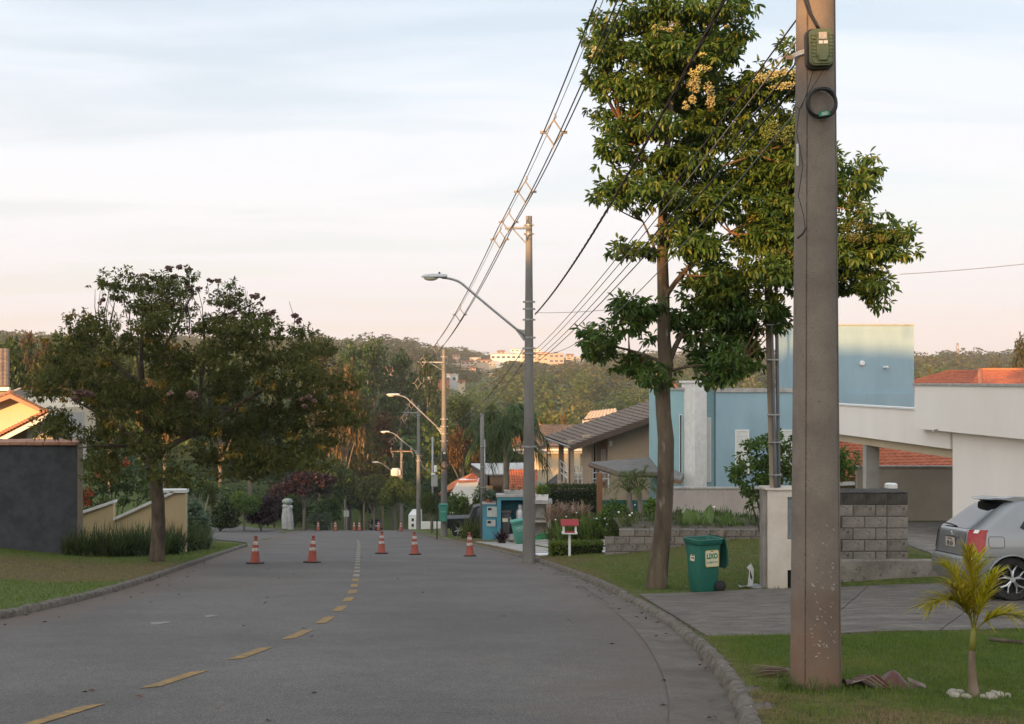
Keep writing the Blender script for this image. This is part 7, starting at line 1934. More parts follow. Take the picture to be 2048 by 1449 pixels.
# ------------------------------------------------------------------ garden planting
def strap_plant(name, label, base, pts, n, hgt, W, mat, lean=0.6, droop=0.4, cat='plant', group=None, flowers=0):
    t = thing(name, label, cat, base, group=group)
    V, F, rn_ = strap_mesh([np.array(p) - np.array(base) for p in pts], n, hgt, W, lean, droop)
    o_ = link('blades', np_mesh('blades', V, F, mat, rnd=rn_), t); o_['kind'] = 'stuff'
    if flowers:
        P = np.array(pts)[rng.integers(0, len(pts), flowers)] - np.array(base) + rng.normal(size=(flowers, 3)) * np.array([0.25, 0.2, 0.0]) + np.array([0, -0.3, hgt * 0.8])
        P[:, 2] += rng.normal(size=flowers) * 0.18
        for p in P:
            MB().blob(p, (0.035, 0.035, 0.03), 6, 4).build('flower', white_p, t)
    return t
hp_ = resamp([(-12.15, 33.75), (-11.6, 34.2), (-11.2, 34.9), (-10.95, 36.5), (-11.0, 38.5), (-11.35, 41.5), (-11.8, 45)], 40)
pts_ = []
for x, y in hp_:
    for k in range(5):
        xx, yy_ = x + rng.normal() * 0.28, y + rng.normal() * 0.3
        pts_.append((xx, yy_, gz(xx, yy_)))
strap_plant('border_grass', 'dense dark strappy border plants along the yellow wall', (-11.2, 36, gz(-11.2, 36)), pts_, 9500, 1.0, 0.03, GREEN_DK, 0.65, 0.5)
pts_ = [(x, y, gz(x, y)) for x, y in zip(rng.uniform(1.75, 6.0, 200), rng.uniform(45.5, 48.2, 200))]
strap_plant('border_grass', 'long bank of dark strappy plants dotted with white flowers behind the feeder', (3.6, 46, gz(3.6, 46)), pts_, 6500, 1.1, 0.034, GREEN_MD, 0.5, 0.35, flowers=26)
pts_ = [(x, y, EYE - (1060 - VH) * 34 / FPX) for x, y in zip(rng.uniform(3.0, 4.9, 60), rng.uniform(33.2, 34.6, 60))]
strap_plant('grass_clump', 'dark grass clump between trunk and broad banana like leaves', pts_[0], pts_, 900, 0.6, 0.022, GREEN_MD, 0.7, 0.5, flowers=4)
pts_ = [(x, y, EYE - (1060 - VH) * 34 / FPX) for x, y in zip(rng.uniform(5.75, 6.35, 30), rng.uniform(33.2, 34.6, 30))]
strap_plant('grass_clump', 'rounded grass clump on the low block wall nearest the meter pillar', pts_[0], pts_, 900, 0.66, 0.02, GREEN_MD, 0.9, 0.6, flowers=3)
pts_ = [(x, y, EYE - (1061 - VH) * 33 / FPX - 0.03 * max(0, y - 35)) for x, y in zip(rng.uniform(3.0, 7.2, 160), rng.uniform(32.5, 37.3, 160))]
strap_plant('border_grass', 'low dark leafy ground cover filling the bed behind the block wall', pts_[0], pts_, 5200, 0.34, 0.026, GREEN_DK, 0.9, 0.6)
plume = thing('plume_grass', 'tan feathery plume grass in front of the dark hedge', 'grass', (2.1, 48.6, gz(2.1, 48.6)))
n = 420
P = np.stack([rng.uniform(-0.7, 1.0, n), rng.uniform(-0.6, 0.6, n), np.full(n, 0.7) + rng.random(n) * 0.5], 1)
V, F, kk = straps(P, np.stack([rng.normal(size=n) * 0.5 + 0.2, rng.normal(size=n) * 0.3, np.ones(n)], 1), 0.6 + 0.5 * rng.random(n), 0.045, 0.5)
link('plumes', np_mesh('plumes', V, F, STRAW, rnd=np.repeat(rng.random(n), kk)), plume)
V, F, rn_ = strap_mesh([(x, y, 0) for x, y in zip(rng.uniform(-0.7, 1.0, 40), rng.uniform(-0.5, 0.5, 40))], 500, 1.1, 0.018, 0.45, 0.3)
link('blades', np_mesh('blades', V, F, OLIVE, rnd=rn_), plume)

bn = thing('broad_leaf_plant', 'plant with huge pale green paddle leaves above the block wall', 'plant', at(1395, 1062, 33.6))
def paddle(base, tip, w, bend, name='leaf'):
    base, tip = Vector(base), Vector(tip); P = []
    d = (tip - base); s = d.cross(Vector((0, 1, 0))).normalized()
    for i in range(12):
        t = i / 11; c = base.lerp(tip, t) + Vector((0, bend * math.sin(math.pi * t * 0.8), 0))
        ww = w * math.sin(math.pi * min(1, 0.06 + t * 0.98)) ** 0.6
        P.append([c + s * ww * q + Vector((0, -0.1 * abs(q) * w, 0)) + Vector((0, 0.01 * math.sin(q * 9 + i), 0)) for q in (-1, -0.66, -0.33, 0, 0.33, 0.66, 1)])
    m = MB().grid(P).build(name, M('paddle_leaf', (0.075, 0.14, 0.035), (0.13, 0.2, 0.06), scale=5, rough=0.4, stretch=(3, 1, 0.3)), bn, smooth=True, fix=False)
    MB().tube([base + (tip - base) * (i / 6) + Vector((0, bend * math.sin(math.pi * i / 6 * 0.8) - 0.012, 0)) for i in range(7)], [0.018 - 0.002 * i for i in range(7)], 5).build('midrib', M('midrib', (0.2, 0.26, 0.09), rough=0.4), m)
q = lambda u, v, dy_=0: at(u, v, 33.6 + dy_) - at(1395, 1062, 33.6)
paddle(q(1386, 1066), q(1372, 1016), 0.22, -0.1); paddle(q(1390, 1066), q(1394, 1020, .2), 0.2, 0.1); paddle(q(1408, 1066), q(1422, 1009, 0.1), 0.17, 0.05); paddle(q(1376, 1066), q(1360, 1046, -0.2), 0.16, -0.1); paddle(q(1398, 1066), q(1410, 1030, -0.2), 0.15, -0.1)

hedge_box('clipped_hedge', 'tall dark clipped hedge beside the grey column slab', (1.66, 53.6), (3.78, 55.0), gz(2.5, 54) - 0.05, EYE - (975 - VH) * 53.6 / FPX, 5200, 0.11, GREEN_DK)
hedge_box('clipped_hedge', 'low bright green clipped hedge at the feet of the bird feeder', (1.12, 34.6), (2.62, 35.4), gz(1.9, 35) - 0.03, gz(1.9, 35) + 0.36, 3000, 0.075, GREEN_LT)
br_ = on(1004, 1080, 49.6)
bro = strap_plant('bromeliad', 'dark purple bromeliad rosette on the paving by the teal bin', br_, [tuple(br_ + Vector((0, 0, 0.12)))], 150, 0.66, 0.07, leafmat('leaf_wine', [(0.03, 0.008, 0.012), (0.06, 0.014, 0.02), (0.1, 0.03, 0.035)], 0.15), 1.5, 0.35)
MB().lathe([(0.12, 0), (0.17, 0.1), (0.1, 0.2)], sides=12).build('pot', M('pot_dark', (0.03, 0.02, 0.018), rough=0.8), bro, smooth=True)
fe = on(946, 1070, 60.5)
strap_plant('arching_fern', 'arching light green fern beside the meter wall', fe, [tuple(fe + Vector((rng.normal() * 0.3, rng.normal() * 0.2, 0))) for _ in range(10)], 420, 1.45, 0.035, GREEN_MD, 0.8, 0.7)
vb = Vector((5.05, 23.6, gz(5.05, 23.6)))
vcl = []
for u, v, ru, rv in ((1520, 905, 40, 30), (1548, 890, 32, 28), (1500, 955, 45, 32), (1545, 950, 45, 35), (1475, 945, 20, 18), (1530, 1005, 35, 26), (1550, 1040, 25, 18), (1572, 930, 30, 40), (1620, 930, 50, 45), (1670, 940, 40, 40), (1700, 925, 18, 20), (1600, 880, 30, 18), (1505, 990, 18, 12)):
    vcl.append((np.array(at(u, v, 23.6 + rng.uniform(-0.3, 0.3))), np.array((ru / 101, 0.4, rv / 101)), ru * rv / 1300))
bush('leafy_shrub', 'bushy green climber spilling over the meter pillar', 'shrub', vb, vcl, 60, 7, 0.1, 0.045, GREEN_MD, hexa=True)
dp = Vector(at(1268, 1045, 38.5)); dp.z = gz(dp.x, dp.y)
dpt = thing('dwarf_palm', 'feathery dwarf palm with two thin trunks behind the block wall', 'palm', dp)
tops = []
for u0, u1, v1 in ((1262, 1258, 985), (1283, 1278, 985)):
    a_ = at(u0, 1060, 38.5); a_.z = dp.z; b_ = at(u1, v1, 38.5)
    MB().tube([a_ - dp, a_.lerp(b_, 0.5) - dp + Vector((0.03, 0, 0)), b_ - dp], [0.1, 0.085, 0.09], 8).build('trunk', bark_grey, dpt, smooth=True); tops.append(b_ - dp)
for tp_, cnt in zip(tops, (24, 20)):
    for k in range(cnt):
        a_ = k * 2.4; el = 1.3 - 1.15 * (k / cnt); L_ = 0.95 * random.uniform(0.85, 1.1)
        d = Vector((math.cos(a_) * math.cos(el), math.sin(a_) * math.cos(el), math.sin(el)))
        frond(dpt, tp_, tp_ + d * L_ * 0.6 + Vector((0, 0, 0.25)), tp_ + d * L_ + Vector((0, 0, -0.25 * math.cos(el) - 0.1)), 20, 0.22, 0.016, GREEN_MD, up=0.1, rmat=M('rachis_green', (0.09, 0.12, 0.03), rough=0.6), spread=0.8, r0=0.01)

tpb = on(1012, 1000, 60.0)
tpm = thing('tall_palm', 'tall arching palm standing behind the blue meter shelter', 'palm', tpb)
th_ = EYE - (862 - VH) * 60 / FPX - tpb.z
MB().tube([(0, 0, -0.2), (0.02, 0, th_ * 0.5), (0, 0, th_)], [0.19, 0.15, 0.14], 10).build('trunk', bark_grey, tpm, smooth=True)
for k in range(22):
    a_ = k * 2.4 + 0.3; el = 1.15 - 1.5 * (k / 22); L_ = 2.2 * random.uniform(0.85, 1.1)
    d = Vector((math.cos(a_) * math.cos(el), math.sin(a_) * math.cos(el), math.sin(el)))
    tp0 = Vector((0, 0, th_))
    frond(tpm, tp0, tp0 + d * L_ * 0.55 + Vector((0, 0, 0.7)), tp0 + d * L_ + Vector((0, 0, -1.1 * math.cos(el) - 0.2)), 34, 0.75, 0.045, GREEN_DK, up=-0.1, rmat=M('rachis_green', (0.09, 0.12, 0.03)), hang=0.7, spread=0.75, r0=0.03)
for k in range(9):
    a_ = k * 0.75; b_ = Vector((0.9 * math.cos(a_), 0.7 * math.sin(a_), th_ * 0.22 + 0.5))
    frond(tpm, (0, 0, th_ * 0.28), b_ * 0.6 + Vector((0, 0, 0.9)), b_, 18, 0.4, 0.03, OLIVE, up=0.0, hang=0.5, r0=0.015)

# left-hand shrubs round the junction
rb = Vector((-13.6, 41, gz(-13.6, 41)))
rcl = [(np.array(at(u, v, 41 + rng.uniform(-0.6, 0.6))), np.array((ru / 58.5, 0.6, rv / 58.5)), ru * rv / 1300) for u, v, ru, rv in ((175, 975, 35, 40), (220, 960, 40, 35), (265, 965, 40, 35), (310, 975, 30, 35), (190, 1010, 30, 20), (240, 995, 35, 25), (180, 930, 30, 25), (290, 1010, 25, 14), (235, 920, 40, 25))]
rt = bush('dark_shrub', 'dark leafy shrub with red bracts behind the yellow wall', 'shrub', rb, rcl, 70, 6, 0.13, 0.06, GREEN_DK)
V, F, rn_ = cloud([(np.array(at(u, v, 40.2)) - np.array(rb), np.array((0.14, 0.1, 0.1)), 1.0) for u, v in ((180, 985), (165, 995), (172, 1005), (215, 955), (235, 930), (228, 940), (200, 948), (250, 925))], 10, 5, 0.12, 0.05)
rb_o = link('red_bracts', np_mesh('red_bracts', V, F, leafmat('bract_red', [(0.1, 0.006, 0.008), (0.2, 0.012, 0.012), (0.26, 0.03, 0.02)], 0.2), rnd=rn_), rt); rb_o['kind'] = 'stuff'
def simple_bush(name, label, u, v_base, Y, w_px, h_px, mat, n=60, ll=0.2, cat='shrub', group=None):
    s = px(Y); c = at(u, v_base, Y); g_ = gz(c.x, Y); c.z = g_
    top = EYE - (v_base - h_px - VH) * Y / FPX
    hh = max(top - g_, 0.4); ww = w_px / s / 2
    cls = []
    for k in range(9):
        a_ = rng.random() * 6.28; r_ = rng.random() ** 0.5 * 0.6
        cls.append((np.array((c.x + ww * r_ * math.cos(a_), Y + ww * 0.7 * r_ * math.sin(a_), g_ + hh * rng.uniform(0.25, 0.78))), np.array((ww * 0.5, ww * 0.45, hh * 0.25)), 1.0))
    return bush(name, label, cat, tuple(c), cls, n, 6, ll, ll * 0.45, mat, group=group)
simple_bush('silver_shrub', 'grey green spiky shrub at the end of the yellow wall', 398, 1045, 50, 62, 50, GREEN_GY, 60, 0.2)
simple_bush('purple_bush', 'rounded purple leaved bush in front of the pale sculpture', 522, 1062, 86, 62, 72, PURPLE, 90, 0.22)
simple_bush('purple_bush', 'taller purple bush with pinkish sprays behind the rounded one', 548, 1060, 92, 50, 95, leafmat('leaf_plum', [(0.02, 0.01, 0.012), (0.06, 0.04, 0.042), (0.18, 0.14, 0.14)], 0.15), 80, 0.2)
simple_bush('roadside_shrub', 'blue green shrub at the roots of the purple leaved tree', 640, 1062, 96, 50, 36, GREEN_GY, 60, 0.22)
simple_bush('roadside_shrub', 'dark round shrub left of the far sign post', 655, 1058, 112, 60, 62, GREEN_DK, 80, 0.25)
simple_bush('garden_shrub', 'loose green shrub growing behind the pickup truck', 922, 1050, 72, 60, 60, GREEN_MD, 70, 0.2)
simple_bush('garden_shrub', 'tall green shrub crowding the white wall behind the pickup', 955, 1030, 75, 45, 55, GREEN_MD, 70, 0.2)
simple_bush('garden_shrub', 'leafy plants at the foot of the wooden pergola post', 1225, 1060, 46, 80, 60, GREEN_MD, 80, 0.16)
simple_bush('garden_shrub', 'yellow green shrub between pergola post and dwarf palm', 1305, 1050, 44, 50, 60, GREEN_LT, 60, 0.15)
simple_bush('roadside_shrub', 'dark shrub on the bank behind the corner sapling', 440, 1052, 80, 70, 50, GREEN_DK, 80, 0.22)
simple_bush('roadside_shrub', 'dark shrub between the small tree and purple bushes', 470, 1050, 95, 60, 60, GREEN_DK, 80, 0.22)
simple_bush('roadside_shrub', 'dark shrub behind the pale sculpture', 590, 1050, 104, 60, 66, GREEN_DK, 80, 0.22)
wr = thing('white_stem_shrub', 'shrub with pale bare stems rising beside the yellow wall', 'shrub', on(396, 1030, 55))
MB_ = None
for k in range(14):
    a_ = rng.uniform(-0.35, 0.35); MB().tube([(rng.normal() * 0.12, rng.normal() * 0.1, 0), (a_ * 0.8, 0, 1.0), (a_ * 1.6, 0, 2.1)], [0.03, 0.025, 0.012], 5).build('stem', M('stem_pale', (0.3, 0.27, 0.23), rough=0.8), wr)
V, F, rn_ = cloud([((0.0, 0, 2.3), (0.8, 0.5, 0.4))], 60, 6, 0.2, 0.06); link('foliage', np_mesh('foliage', V, F, GREEN_DK, rnd=rn_), wr)

# ------------------------------------------------------------------ background trees
def proto_crown(kind, seed):
    g = np.random.default_rng(seed); cls = []
    if kind == 'round':
        for k in range(20):
            d = rand_dirs(1, g)[0]; d[2] = d[2] * 0.8 + 0.1; r_ = 0.68 * g.random() ** 0.4
            cls.append((np.array((d[0] * r_, d[1] * r_, 0.62 + d[2] * r_ * 0.42)), np.array((0.34, 0.34, 0.16)) * g.uniform(0.7, 1.2), 1.0))
        tips, per, ln = 46, 6, 0.085
    elif kind == 'tall':
        for k in range(22):
            z = 0.38 + 0.6 * k / 21; a_ = k * 2.4; r_ = 0.7 * math.sin(math.pi * (0.12 + 0.8 * (z - 0.35) / 0.65)) * g.uniform(0.3, 1)
            cls.append((np.array((r_ * math.cos(a_), r_ * math.sin(a_), z)), np.array((0.36, 0.36, 0.05)) * g.uniform(0.7, 1.25), 1.0))
        tips, per, ln = 44, 6, 0.1
    else:  # umbrella
        for k in range(18):
            a_ = g.random() * 6.28; r_ = g.random() ** 0.5 * 0.75
            cls.append((np.array((r_ * math.cos(a_), r_ * math.sin(a_), 0.78 + g.uniform(-0.1, 0.12) - 0.15 * r_ * r_)), np.array((0.3, 0.3, 0.09)), 1.0))
        tips, per, ln = 44, 6, 0.08
    asp = {'round': 2.2, 'tall': 4.5, 'umb': 2.2}[kind]
    sq = lambda q_, f: np.array((q_[0], q_[1], q_[2] * f))
    V, F, rn_ = cloud([(sq(c_, asp), sq(r_, asp), w_) for c_, r_, w_ in cls], tips, per, ln, ln * 0.62, g=g, shell=0.2, droop=0.35)
    V[:, 2] /= asp
    return V, F, rn_, cls
PROTO = {}
for kind in ('round', 'tall', 'umb'):
    PROTO[kind] = []
    for s in range(3):
        V, F, rn_, cls = proto_crown(kind, 100 + s * 7 + len(kind))
        cm_ = np_mesh('crown', V, F, GREEN_DK, rnd=rn_)
        b = MB()
        b.tube([(0, 0, -0.08), (0.01, 0, 0.2), (-0.01, 0.01, 0.5), (0.0, 0, 0.86)], [0.06, 0.05, 0.04, 0.012], 7)
        for c_, r_, w_ in cls[::2]:
            c_ = Vector(c_); b.tube(bez((0, 0, max(0.2, c_.z - 0.3)), (c_.x * 0.4, c_.y * 0.4, c_.z - 0.12), c_, 5), [0.02, 0.017, 0.013, 0.01, 0.004], 5)
        tm_ = b.mesh('trunk', bark_grey, True)
        PROTO[kind].append((cm_, tm_))
def bgtree(name, label, u, Y, v_top, w_px, kind, mat, group='trees beyond the street', tmat=None, base=None, x=None):
    X = (u - UC) * Y / FPX; z0 = gz(X, Y) if base is None else base
    h = (EYE - (v_top - VH) * Y / FPX) - z0; w = w_px * Y / FPX / 2
    t = thing(name, label, 'tree', (X, Y, z0), random.uniform(0, 6.28), group)
    cm_, tm_ = random.choice(PROTO[kind])
    c = link('crown', cm_, t); c.material_slots[0].link = 'OBJECT'; c.material_slots[0].material = mat
    tk = link('trunk', tm_, t)
    if tmat: tk.material_slots[0].link = 'OBJECT'; tk.material_slots[0].material = tmat
    t.scale = (w, w, h)
    return t
pale_bark = M('bark_pale', (0.22, 0.15, 0.1), (0.34, 0.25, 0.18), scale=5, rough=0.85)
bgt = [('dark_tree', 'dark green broad tree behind the brown roof edge', 15, 92, 655, 130, 'round', GREEN_DK), ('olive_tree', 'olive brown tree right behind the gabled house', 95, 90, 690, 120, 'round', OLIVE),
       ('olive_tree', 'tall olive crown peeping over the spreading tree shoulder', 150, 118, 636, 130, 'round', OLIVE), ('brown_tree', 'thin brown leaved tree between dark tree and spreading tree', 75, 128, 648, 80, 'umb', BROWNLF),
       ('olive_tree', 'olive tree mostly hidden by the spreading tree trunk side', 220, 100, 660, 150, 'round', OLIVE), ('brown_tree', 'brownish tree hidden behind the spreading tree crown', 330, 110, 690, 150, 'round', BROWNLF),
       ('dark_tree', 'dark tree hidden behind the spreading tree centre', 440, 115, 700, 160, 'round', GREEN_DK), ('dark_tree', 'dark tree directly behind the purple bushes', 500, 120, 760, 170, 'round', GREEN_DK),
       ('tall_tree', 'tall brown green tree just past the spreading tree edge', 640, 165, 690, 150, 'tall', OLIVE), ('brown_tree', 'golden brown crown beside the spreading tree edge', 690, 150, 708, 90, 'round', BROWNLF),
       ('tall_tree', 'tall dark tree highest on the skyline left of the street lamps', 745, 205, 690, 130, 'tall', GREEN_DK), ('tall_tree', 'dark tall tree above the far street lamps', 800, 210, 712, 120, 'tall', GREEN_DK),
       ('tall_tree', 'dark tree rising just left of the litter bin pole top', 855, 235, 718, 90, 'tall', GREEN_DK), ('tall_tree', 'dark tall tree behind the golden brown crown', 700, 195, 698, 110, 'tall', GREEN_DK),
       ('slim_tree', 'slim pale trunked tree above the junction', 728, 160, 800, 80, 'tall', OLIVE), ('slim_tree', 'second slim pale trunked tree above the junction', 690, 152, 820, 80, 'tall', OLIVE), ('slim_tree', 'slim pale trunked tree nearest the transformer pole', 765, 165, 830, 90, 'tall', BROWNLF),
       ('dark_tree', 'dark tree filling the gap behind the sign post', 660, 135, 900, 130, 'round', GREEN_DK), ('dark_tree', 'dark round tree behind the far cones', 700, 170, 900, 120, 'round', GREEN_DK),
       ('street_tree', 'olive yellow street tree left of the parked dark car', 748, 146, 940, 86, 'round', OLIVE), ('street_tree', 'bright green street tree below the transformer', 790, 122, 948, 84, 'round', GREEN_MD), ('street_tree', 'bushy green street tree between the far poles', 836, 118, 960, 60, 'round', GREEN_MD), ('street_tree', 'young green street tree beside the sign post and bin', 862, 73, 978, 50, 'round', GREEN_MD),
       ('street_tree', 'dim tree at the end of the street beyond the dark car', 725, 185, 960, 80, 'round', GREEN_DK),
       ('purple_tree', 'purple leaved umbrella tree beside the pale sculpture', 608, 96, 935, 140, 'umb', PURPLE), ('small_tree', 'small round green tree on the bank before the purple bushes', 488, 84, 975, 80, 'round', GREEN_MD),
       ('sapling', 'bare thin sapling at the corner of the side street', 421, 59, 965, 22, 'umb', OLIVE), ('brown_tree', 'leafless brown tree behind the white corrugated roof', 925, 118, 850, 90, 'umb', BROWNLF),
       ('olive_tree', 'olive and orange tree left of the tan house roof', 1095, 132, 815, 110, 'round', OLIVE), ('brown_tree', 'orange tinged crown above the cream house roof', 1128, 140, 812, 50, 'round', BROWNLF), ('dark_tree', 'dark tree behind the tall palm', 1000, 125, 830, 120, 'round', GREEN_DK), ('dark_tree', 'dark tree behind the litter bin pole top', 920, 160, 800, 110, 'tall', GREEN_DK),
       ('dark_tree', 'dark tree filling the slope behind the grey service post', 965, 140, 870, 100, 'round', GREEN_DK),
       ('orchard_tree', 'yellow green bushy tree right of the blue tower', 1880, 100, 728, 110, 'round', leafmat('leaf_gold', [(0.06, 0.06, 0.012), (0.11, 0.1, 0.02), (0.2, 0.14, 0.03)], 0.25)), ('orchard_tree', 'golden bushy tree touching the red hip roof', 1955, 96, 722, 110, 'round', MATS['leaf_gold']), ('orchard_tree', 'orange brown tree pressed against the blue tower side', 1838, 105, 735, 60, 'round', BROWNLF),
       ('tall_tree', 'airy tall tree at the far picture edge over the red roof', 2045, 190, 680, 70, 'tall', OLIVE), ('olive_tree', 'hazy round tree on the ridge beyond the orchard trees', 1985, 300, 700, 60, 'round', OLIVE),
       ('orchard_tree', 'bushy green tree cut by the picture edge above the red roof', 2040, 98, 730, 70, 'round', GREEN_LT)]
for nm, lb_, u, Y, vt, w, kd, mt in bgt:
    bgtree(nm, lb_, u, Y, vt, w, kd, mt, tmat=pale_bark if nm in ('slim_tree', 'tall_tree') else None)

# ------------------------------------------------------------------ distant houses
FH = []
def far_house(label, u, v_base, Y, w_px, h_px, wm, rm, wins=3, roof='gable', dep=8, floors=1):
    s = px(Y); c = at(u, v_base, Y); w = w_px / s; h = h_px / s
    t = thing('hillside_house', label, 'house', tuple(c), group='houses on the far hillside')
    rz_ = h * 0.3 if roof == 'gable' else 0
    MB().b2(-w / 2, w / 2, 0, dep, -8, h - rz_).build('wall', wm, t)
    if roof == 'gable':
        MB().prism([(-w / 2 - 0.5, -0.6, h - rz_), (-w / 2 - 0.5, dep + 0.6, h - rz_), (-w / 2 + 0.6, dep / 2, h)], (w + 1 - 1.2, 0, 0)).build('roof', rm, t)
        MB().prism([(-w / 2 - 0.5, -0.6, h - rz_), (w / 2 + 0.5, -0.6, h - rz_), (w / 2 - w * 0.15, dep / 2, h), (-w / 2 + w * 0.15, dep / 2, h)], (0, 0.3, -0.2)).build('roof_front', rm, t)
    else:
        MB().b2(-w / 2 - 0.2, w / 2 + 0.2, -0.2, dep, h, h + 0.5).build('roof', rm, t)
    for f in range(floors):
        for k in range(wins):
            x = -w / 2 + w * (k + 0.5) / wins; zc_ = (h - rz_) * (f + 0.55) / floors
            MB().b2(x - w * 0.1 / max(1, wins / 3), x + w * 0.1 / max(1, wins / 3), -0.12, 0.02, zc_ - h * 0.16 / floors, zc_ + h * 0.16 / floors).build('window', pane, t)
    FH.append((u, v_base, v_base - h_px, w_px, Y))
peach = M('wall_peach', (0.52, 0.38, 0.26), (0.58, 0.44, 0.32), scale=0.3, rough=0.9)
pinkw = M('wall_pink', (0.5, 0.36, 0.29), rough=0.9)
far_house('long white block on the distant hill beside the driveway pole', 1012, 722, 950, 62, 13, white_p, coping, 6, 'flat', 14)
far_house('cream hillside house just right of the long white block', 1058, 720, 945, 30, 18, cream_w, coping, 3, 'flat', 12, 2)
far_house('peach two storey hillside house right of the driveway pole', 1085, 724, 930, 26, 18, peach, tile_or, 2, 'flat', 12, 2)
far_house('pink two storey hillside house under the dark tree edge', 1113, 728, 930, 30, 20, pinkw, coping, 3, 'flat', 12, 2)
far_house('low peach hillside house left of the white block', 968, 728, 900, 30, 10, peach, tile_or, 3, 'gable', 10)
far_house('low pale roofed hillside house far left of the white block', 935, 730, 880, 26, 9, pinkw, tile_or, 3, 'gable', 10)
far_house('peach hillside house third from the white block', 950, 727, 940, 22, 11, cream_w, coping, 2, 'flat', 10)
far_house('grey and white house on the slope right of the bin pole', 902, 768, 560, 26, 18, M('wall_grey_far', (0.4, 0.43, 0.46), rough=0.9), coping, 2, 'flat', 10, 1)
far_house('orange brick wall building beside the grey slope house', 884, 770, 540, 26, 9, tile_or, tile_red, 2, 'flat', 8)
far_house('cream shed at the right end of the grey slope house', 922, 770, 545, 14, 9, cream_w, tile_or, 1, 'gable', 8)
far_house('orange lit house among trees left of the far pole tops', 774, 750, 480, 22, 16, peach, tile_or, 2, 'gable', 8)
far_house('small orange lit house behind the bin pole spacer', 855, 757, 520, 16, 14, peach, tile_or, 1, 'gable', 8)
for k, (u, vb_, Y, w, h) in enumerate(((1002, 708, 1100, 16, 7), (1030, 706, 1120, 18, 8), (912, 716, 1000, 14, 7), (985, 733, 850, 14, 7), (1140, 716, 1050, 16, 8), (1075, 705, 1150, 14, 7), (945, 741, 760, 12, 7), (1160, 722, 980, 14, 7))):
    far_house(['small pale house above the long white block, nearer its left end', 'small pale house above the right half of the long white block', 'small pale house highest left on the far hillside', 'small house below the left end of the long white block', 'small pale house beside the dark tree edge on the far hill', 'small pale house highest above the peach two storey house', 'lone pale cottage lowest on the far green slope', 'rightmost small house on the far hillside'][k], u, vb_, Y, w, h, (peach, white_p, pinkw, cream_w)[k % 4], (tile_or, coping)[k % 2], 2, 'flat' if k % 2 else 'gable', 8)
tw_ = thing('lattice_tower', 'thin red and white lattice mast on the hill above the orchard', 'mast', at(1915, 740, 900))
for s in (-1, 1):
    for s2_ in (-1, 1):
        MB().tube([(s * 1.6, s2_ * 1.6, -8), (s * 0.5, s2_ * 0.5, 20)], 0.16, 4).build('leg', rusty, tw_)
for k in range(12):
    z_ = -6 + 2.2 * k; r_ = 1.6 - 1.1 * (z_ + 8) / 28
    MB().tube([(-r_, -r_, z_), (r_, -r_, z_ + 2.0)], 0.1, 4).tube([(r_, -r_, z_), (-r_, -r_, z_ + 2.0)], 0.1, 4).build('brace', rusty if k % 2 else white_p, tw_)

# ------------------------------------------------------------------ the wooded hillsides: one uncountable mass
def forest(name, label, yr, spacing, rad, hgt, nq, leaf, seed, mat, xlim=0.475, filt=None):
    g = np.random.default_rng(seed)
    protos = []
    for s in range(4):
        k = 7; cls = []
        for q_ in range(k):
            d = rand_dirs(1, g)[0]; r_ = 0.62 * g.random() ** 0.5
            cls.append((np.array((d[0] * r_, d[1] * r_, 0.62 + d[2] * 0.22)), np.array((0.46, 0.46, 0.2)) * g.uniform(0.7, 1.1), 1.0))
        V, F, rn_ = cloud([(np.array((c_[0], c_[1], c_[2] * 2.4)), np.array((r2[0], r2[1], r2[2] * 2.4)), w_) for c_, r2, w_ in cls], nq // k // 4 + 1, 4, leaf, leaf * 0.7, g=g, shell=0.4, droop=0.1, spread=1.3, nrand=1.8); V[:, 2] /= 2.4
        protos.append((V.reshape(-1, 4, 3), rn_.reshape(-1, 4)))
    Vs, Rs = [], []
    y = yr[0]
    while y < yr[1]:
        sp = spacing * (y / yr[0]) ** 0.55
        half = xlim * y + 20
        for x in np.arange(-half, half, sp):
            X = x + g.uniform(-0.45, 0.45) * sp; Y = y + g.uniform(-0.45, 0.45) * sp
            if filt and not filt(X, Y): continue
            z_ = gz(X, Y); u = UC + X * FPX / Y
            h = hgt * g.uniform(0.65, 1.3) * (y / yr[0]) ** 0.12; r_ = rad * g.uniform(0.75, 1.25) * sp / spacing
            vt = VH + (EYE - z_ - h) * FPX / Y; vb_ = VH + (EYE - z_) * FPX / Y
            bad = False
            for (hu, hvb, hvt, hw, hy) in FH:
                if Y < hy + 12 and abs(u - hu) < hw / 2 + r_ * FPX / Y * 0.8 and vt < hvb - 1.5 and Y > 200:
                    if Y > hy - 40: bad = True; break
                    # keep the sight line: the wood is lower here
                    need = EYE - (hvb - 1 - VH) * Y / FPX - z_
                    if need < 3: bad = True; break
                    h = min(h, need)
            if 880 < u < 985 and 785 < vb_ < 840 and Y > 250: bad = True
            if u > 1350 and vt > 800 and Y < 460: bad = True
            if bad: continue
            pv, pr_ = protos[g.integers(0, 4)]
            a_ = g.random() * 6.28; ca, sa = math.cos(a_), math.sin(a_)
            W = np.empty_like(pv); W[..., 0] = (pv[..., 0] * ca - pv[..., 1] * sa) * r_ + X; W[..., 1] = (pv[..., 0] * sa + pv[..., 1] * ca) * r_ + Y; W[..., 2] = pv[..., 2] * h + z_
            Vs.append(W.reshape(-1, 3)); off = g.random() ** 1.3
            Rs.append(np.clip(pr_ * 0.35 + off * 0.7 - 0.03, 0, 1).ravel())
        y += sp * 0.9
    V = np.concatenate(Vs); F = np.arange(len(V)).reshape(-1, 4)
    o = link(name, np_mesh(name, V, F, mat, rnd=np.concatenate(Rs)))
    return tag(o, label, kind='stuff')
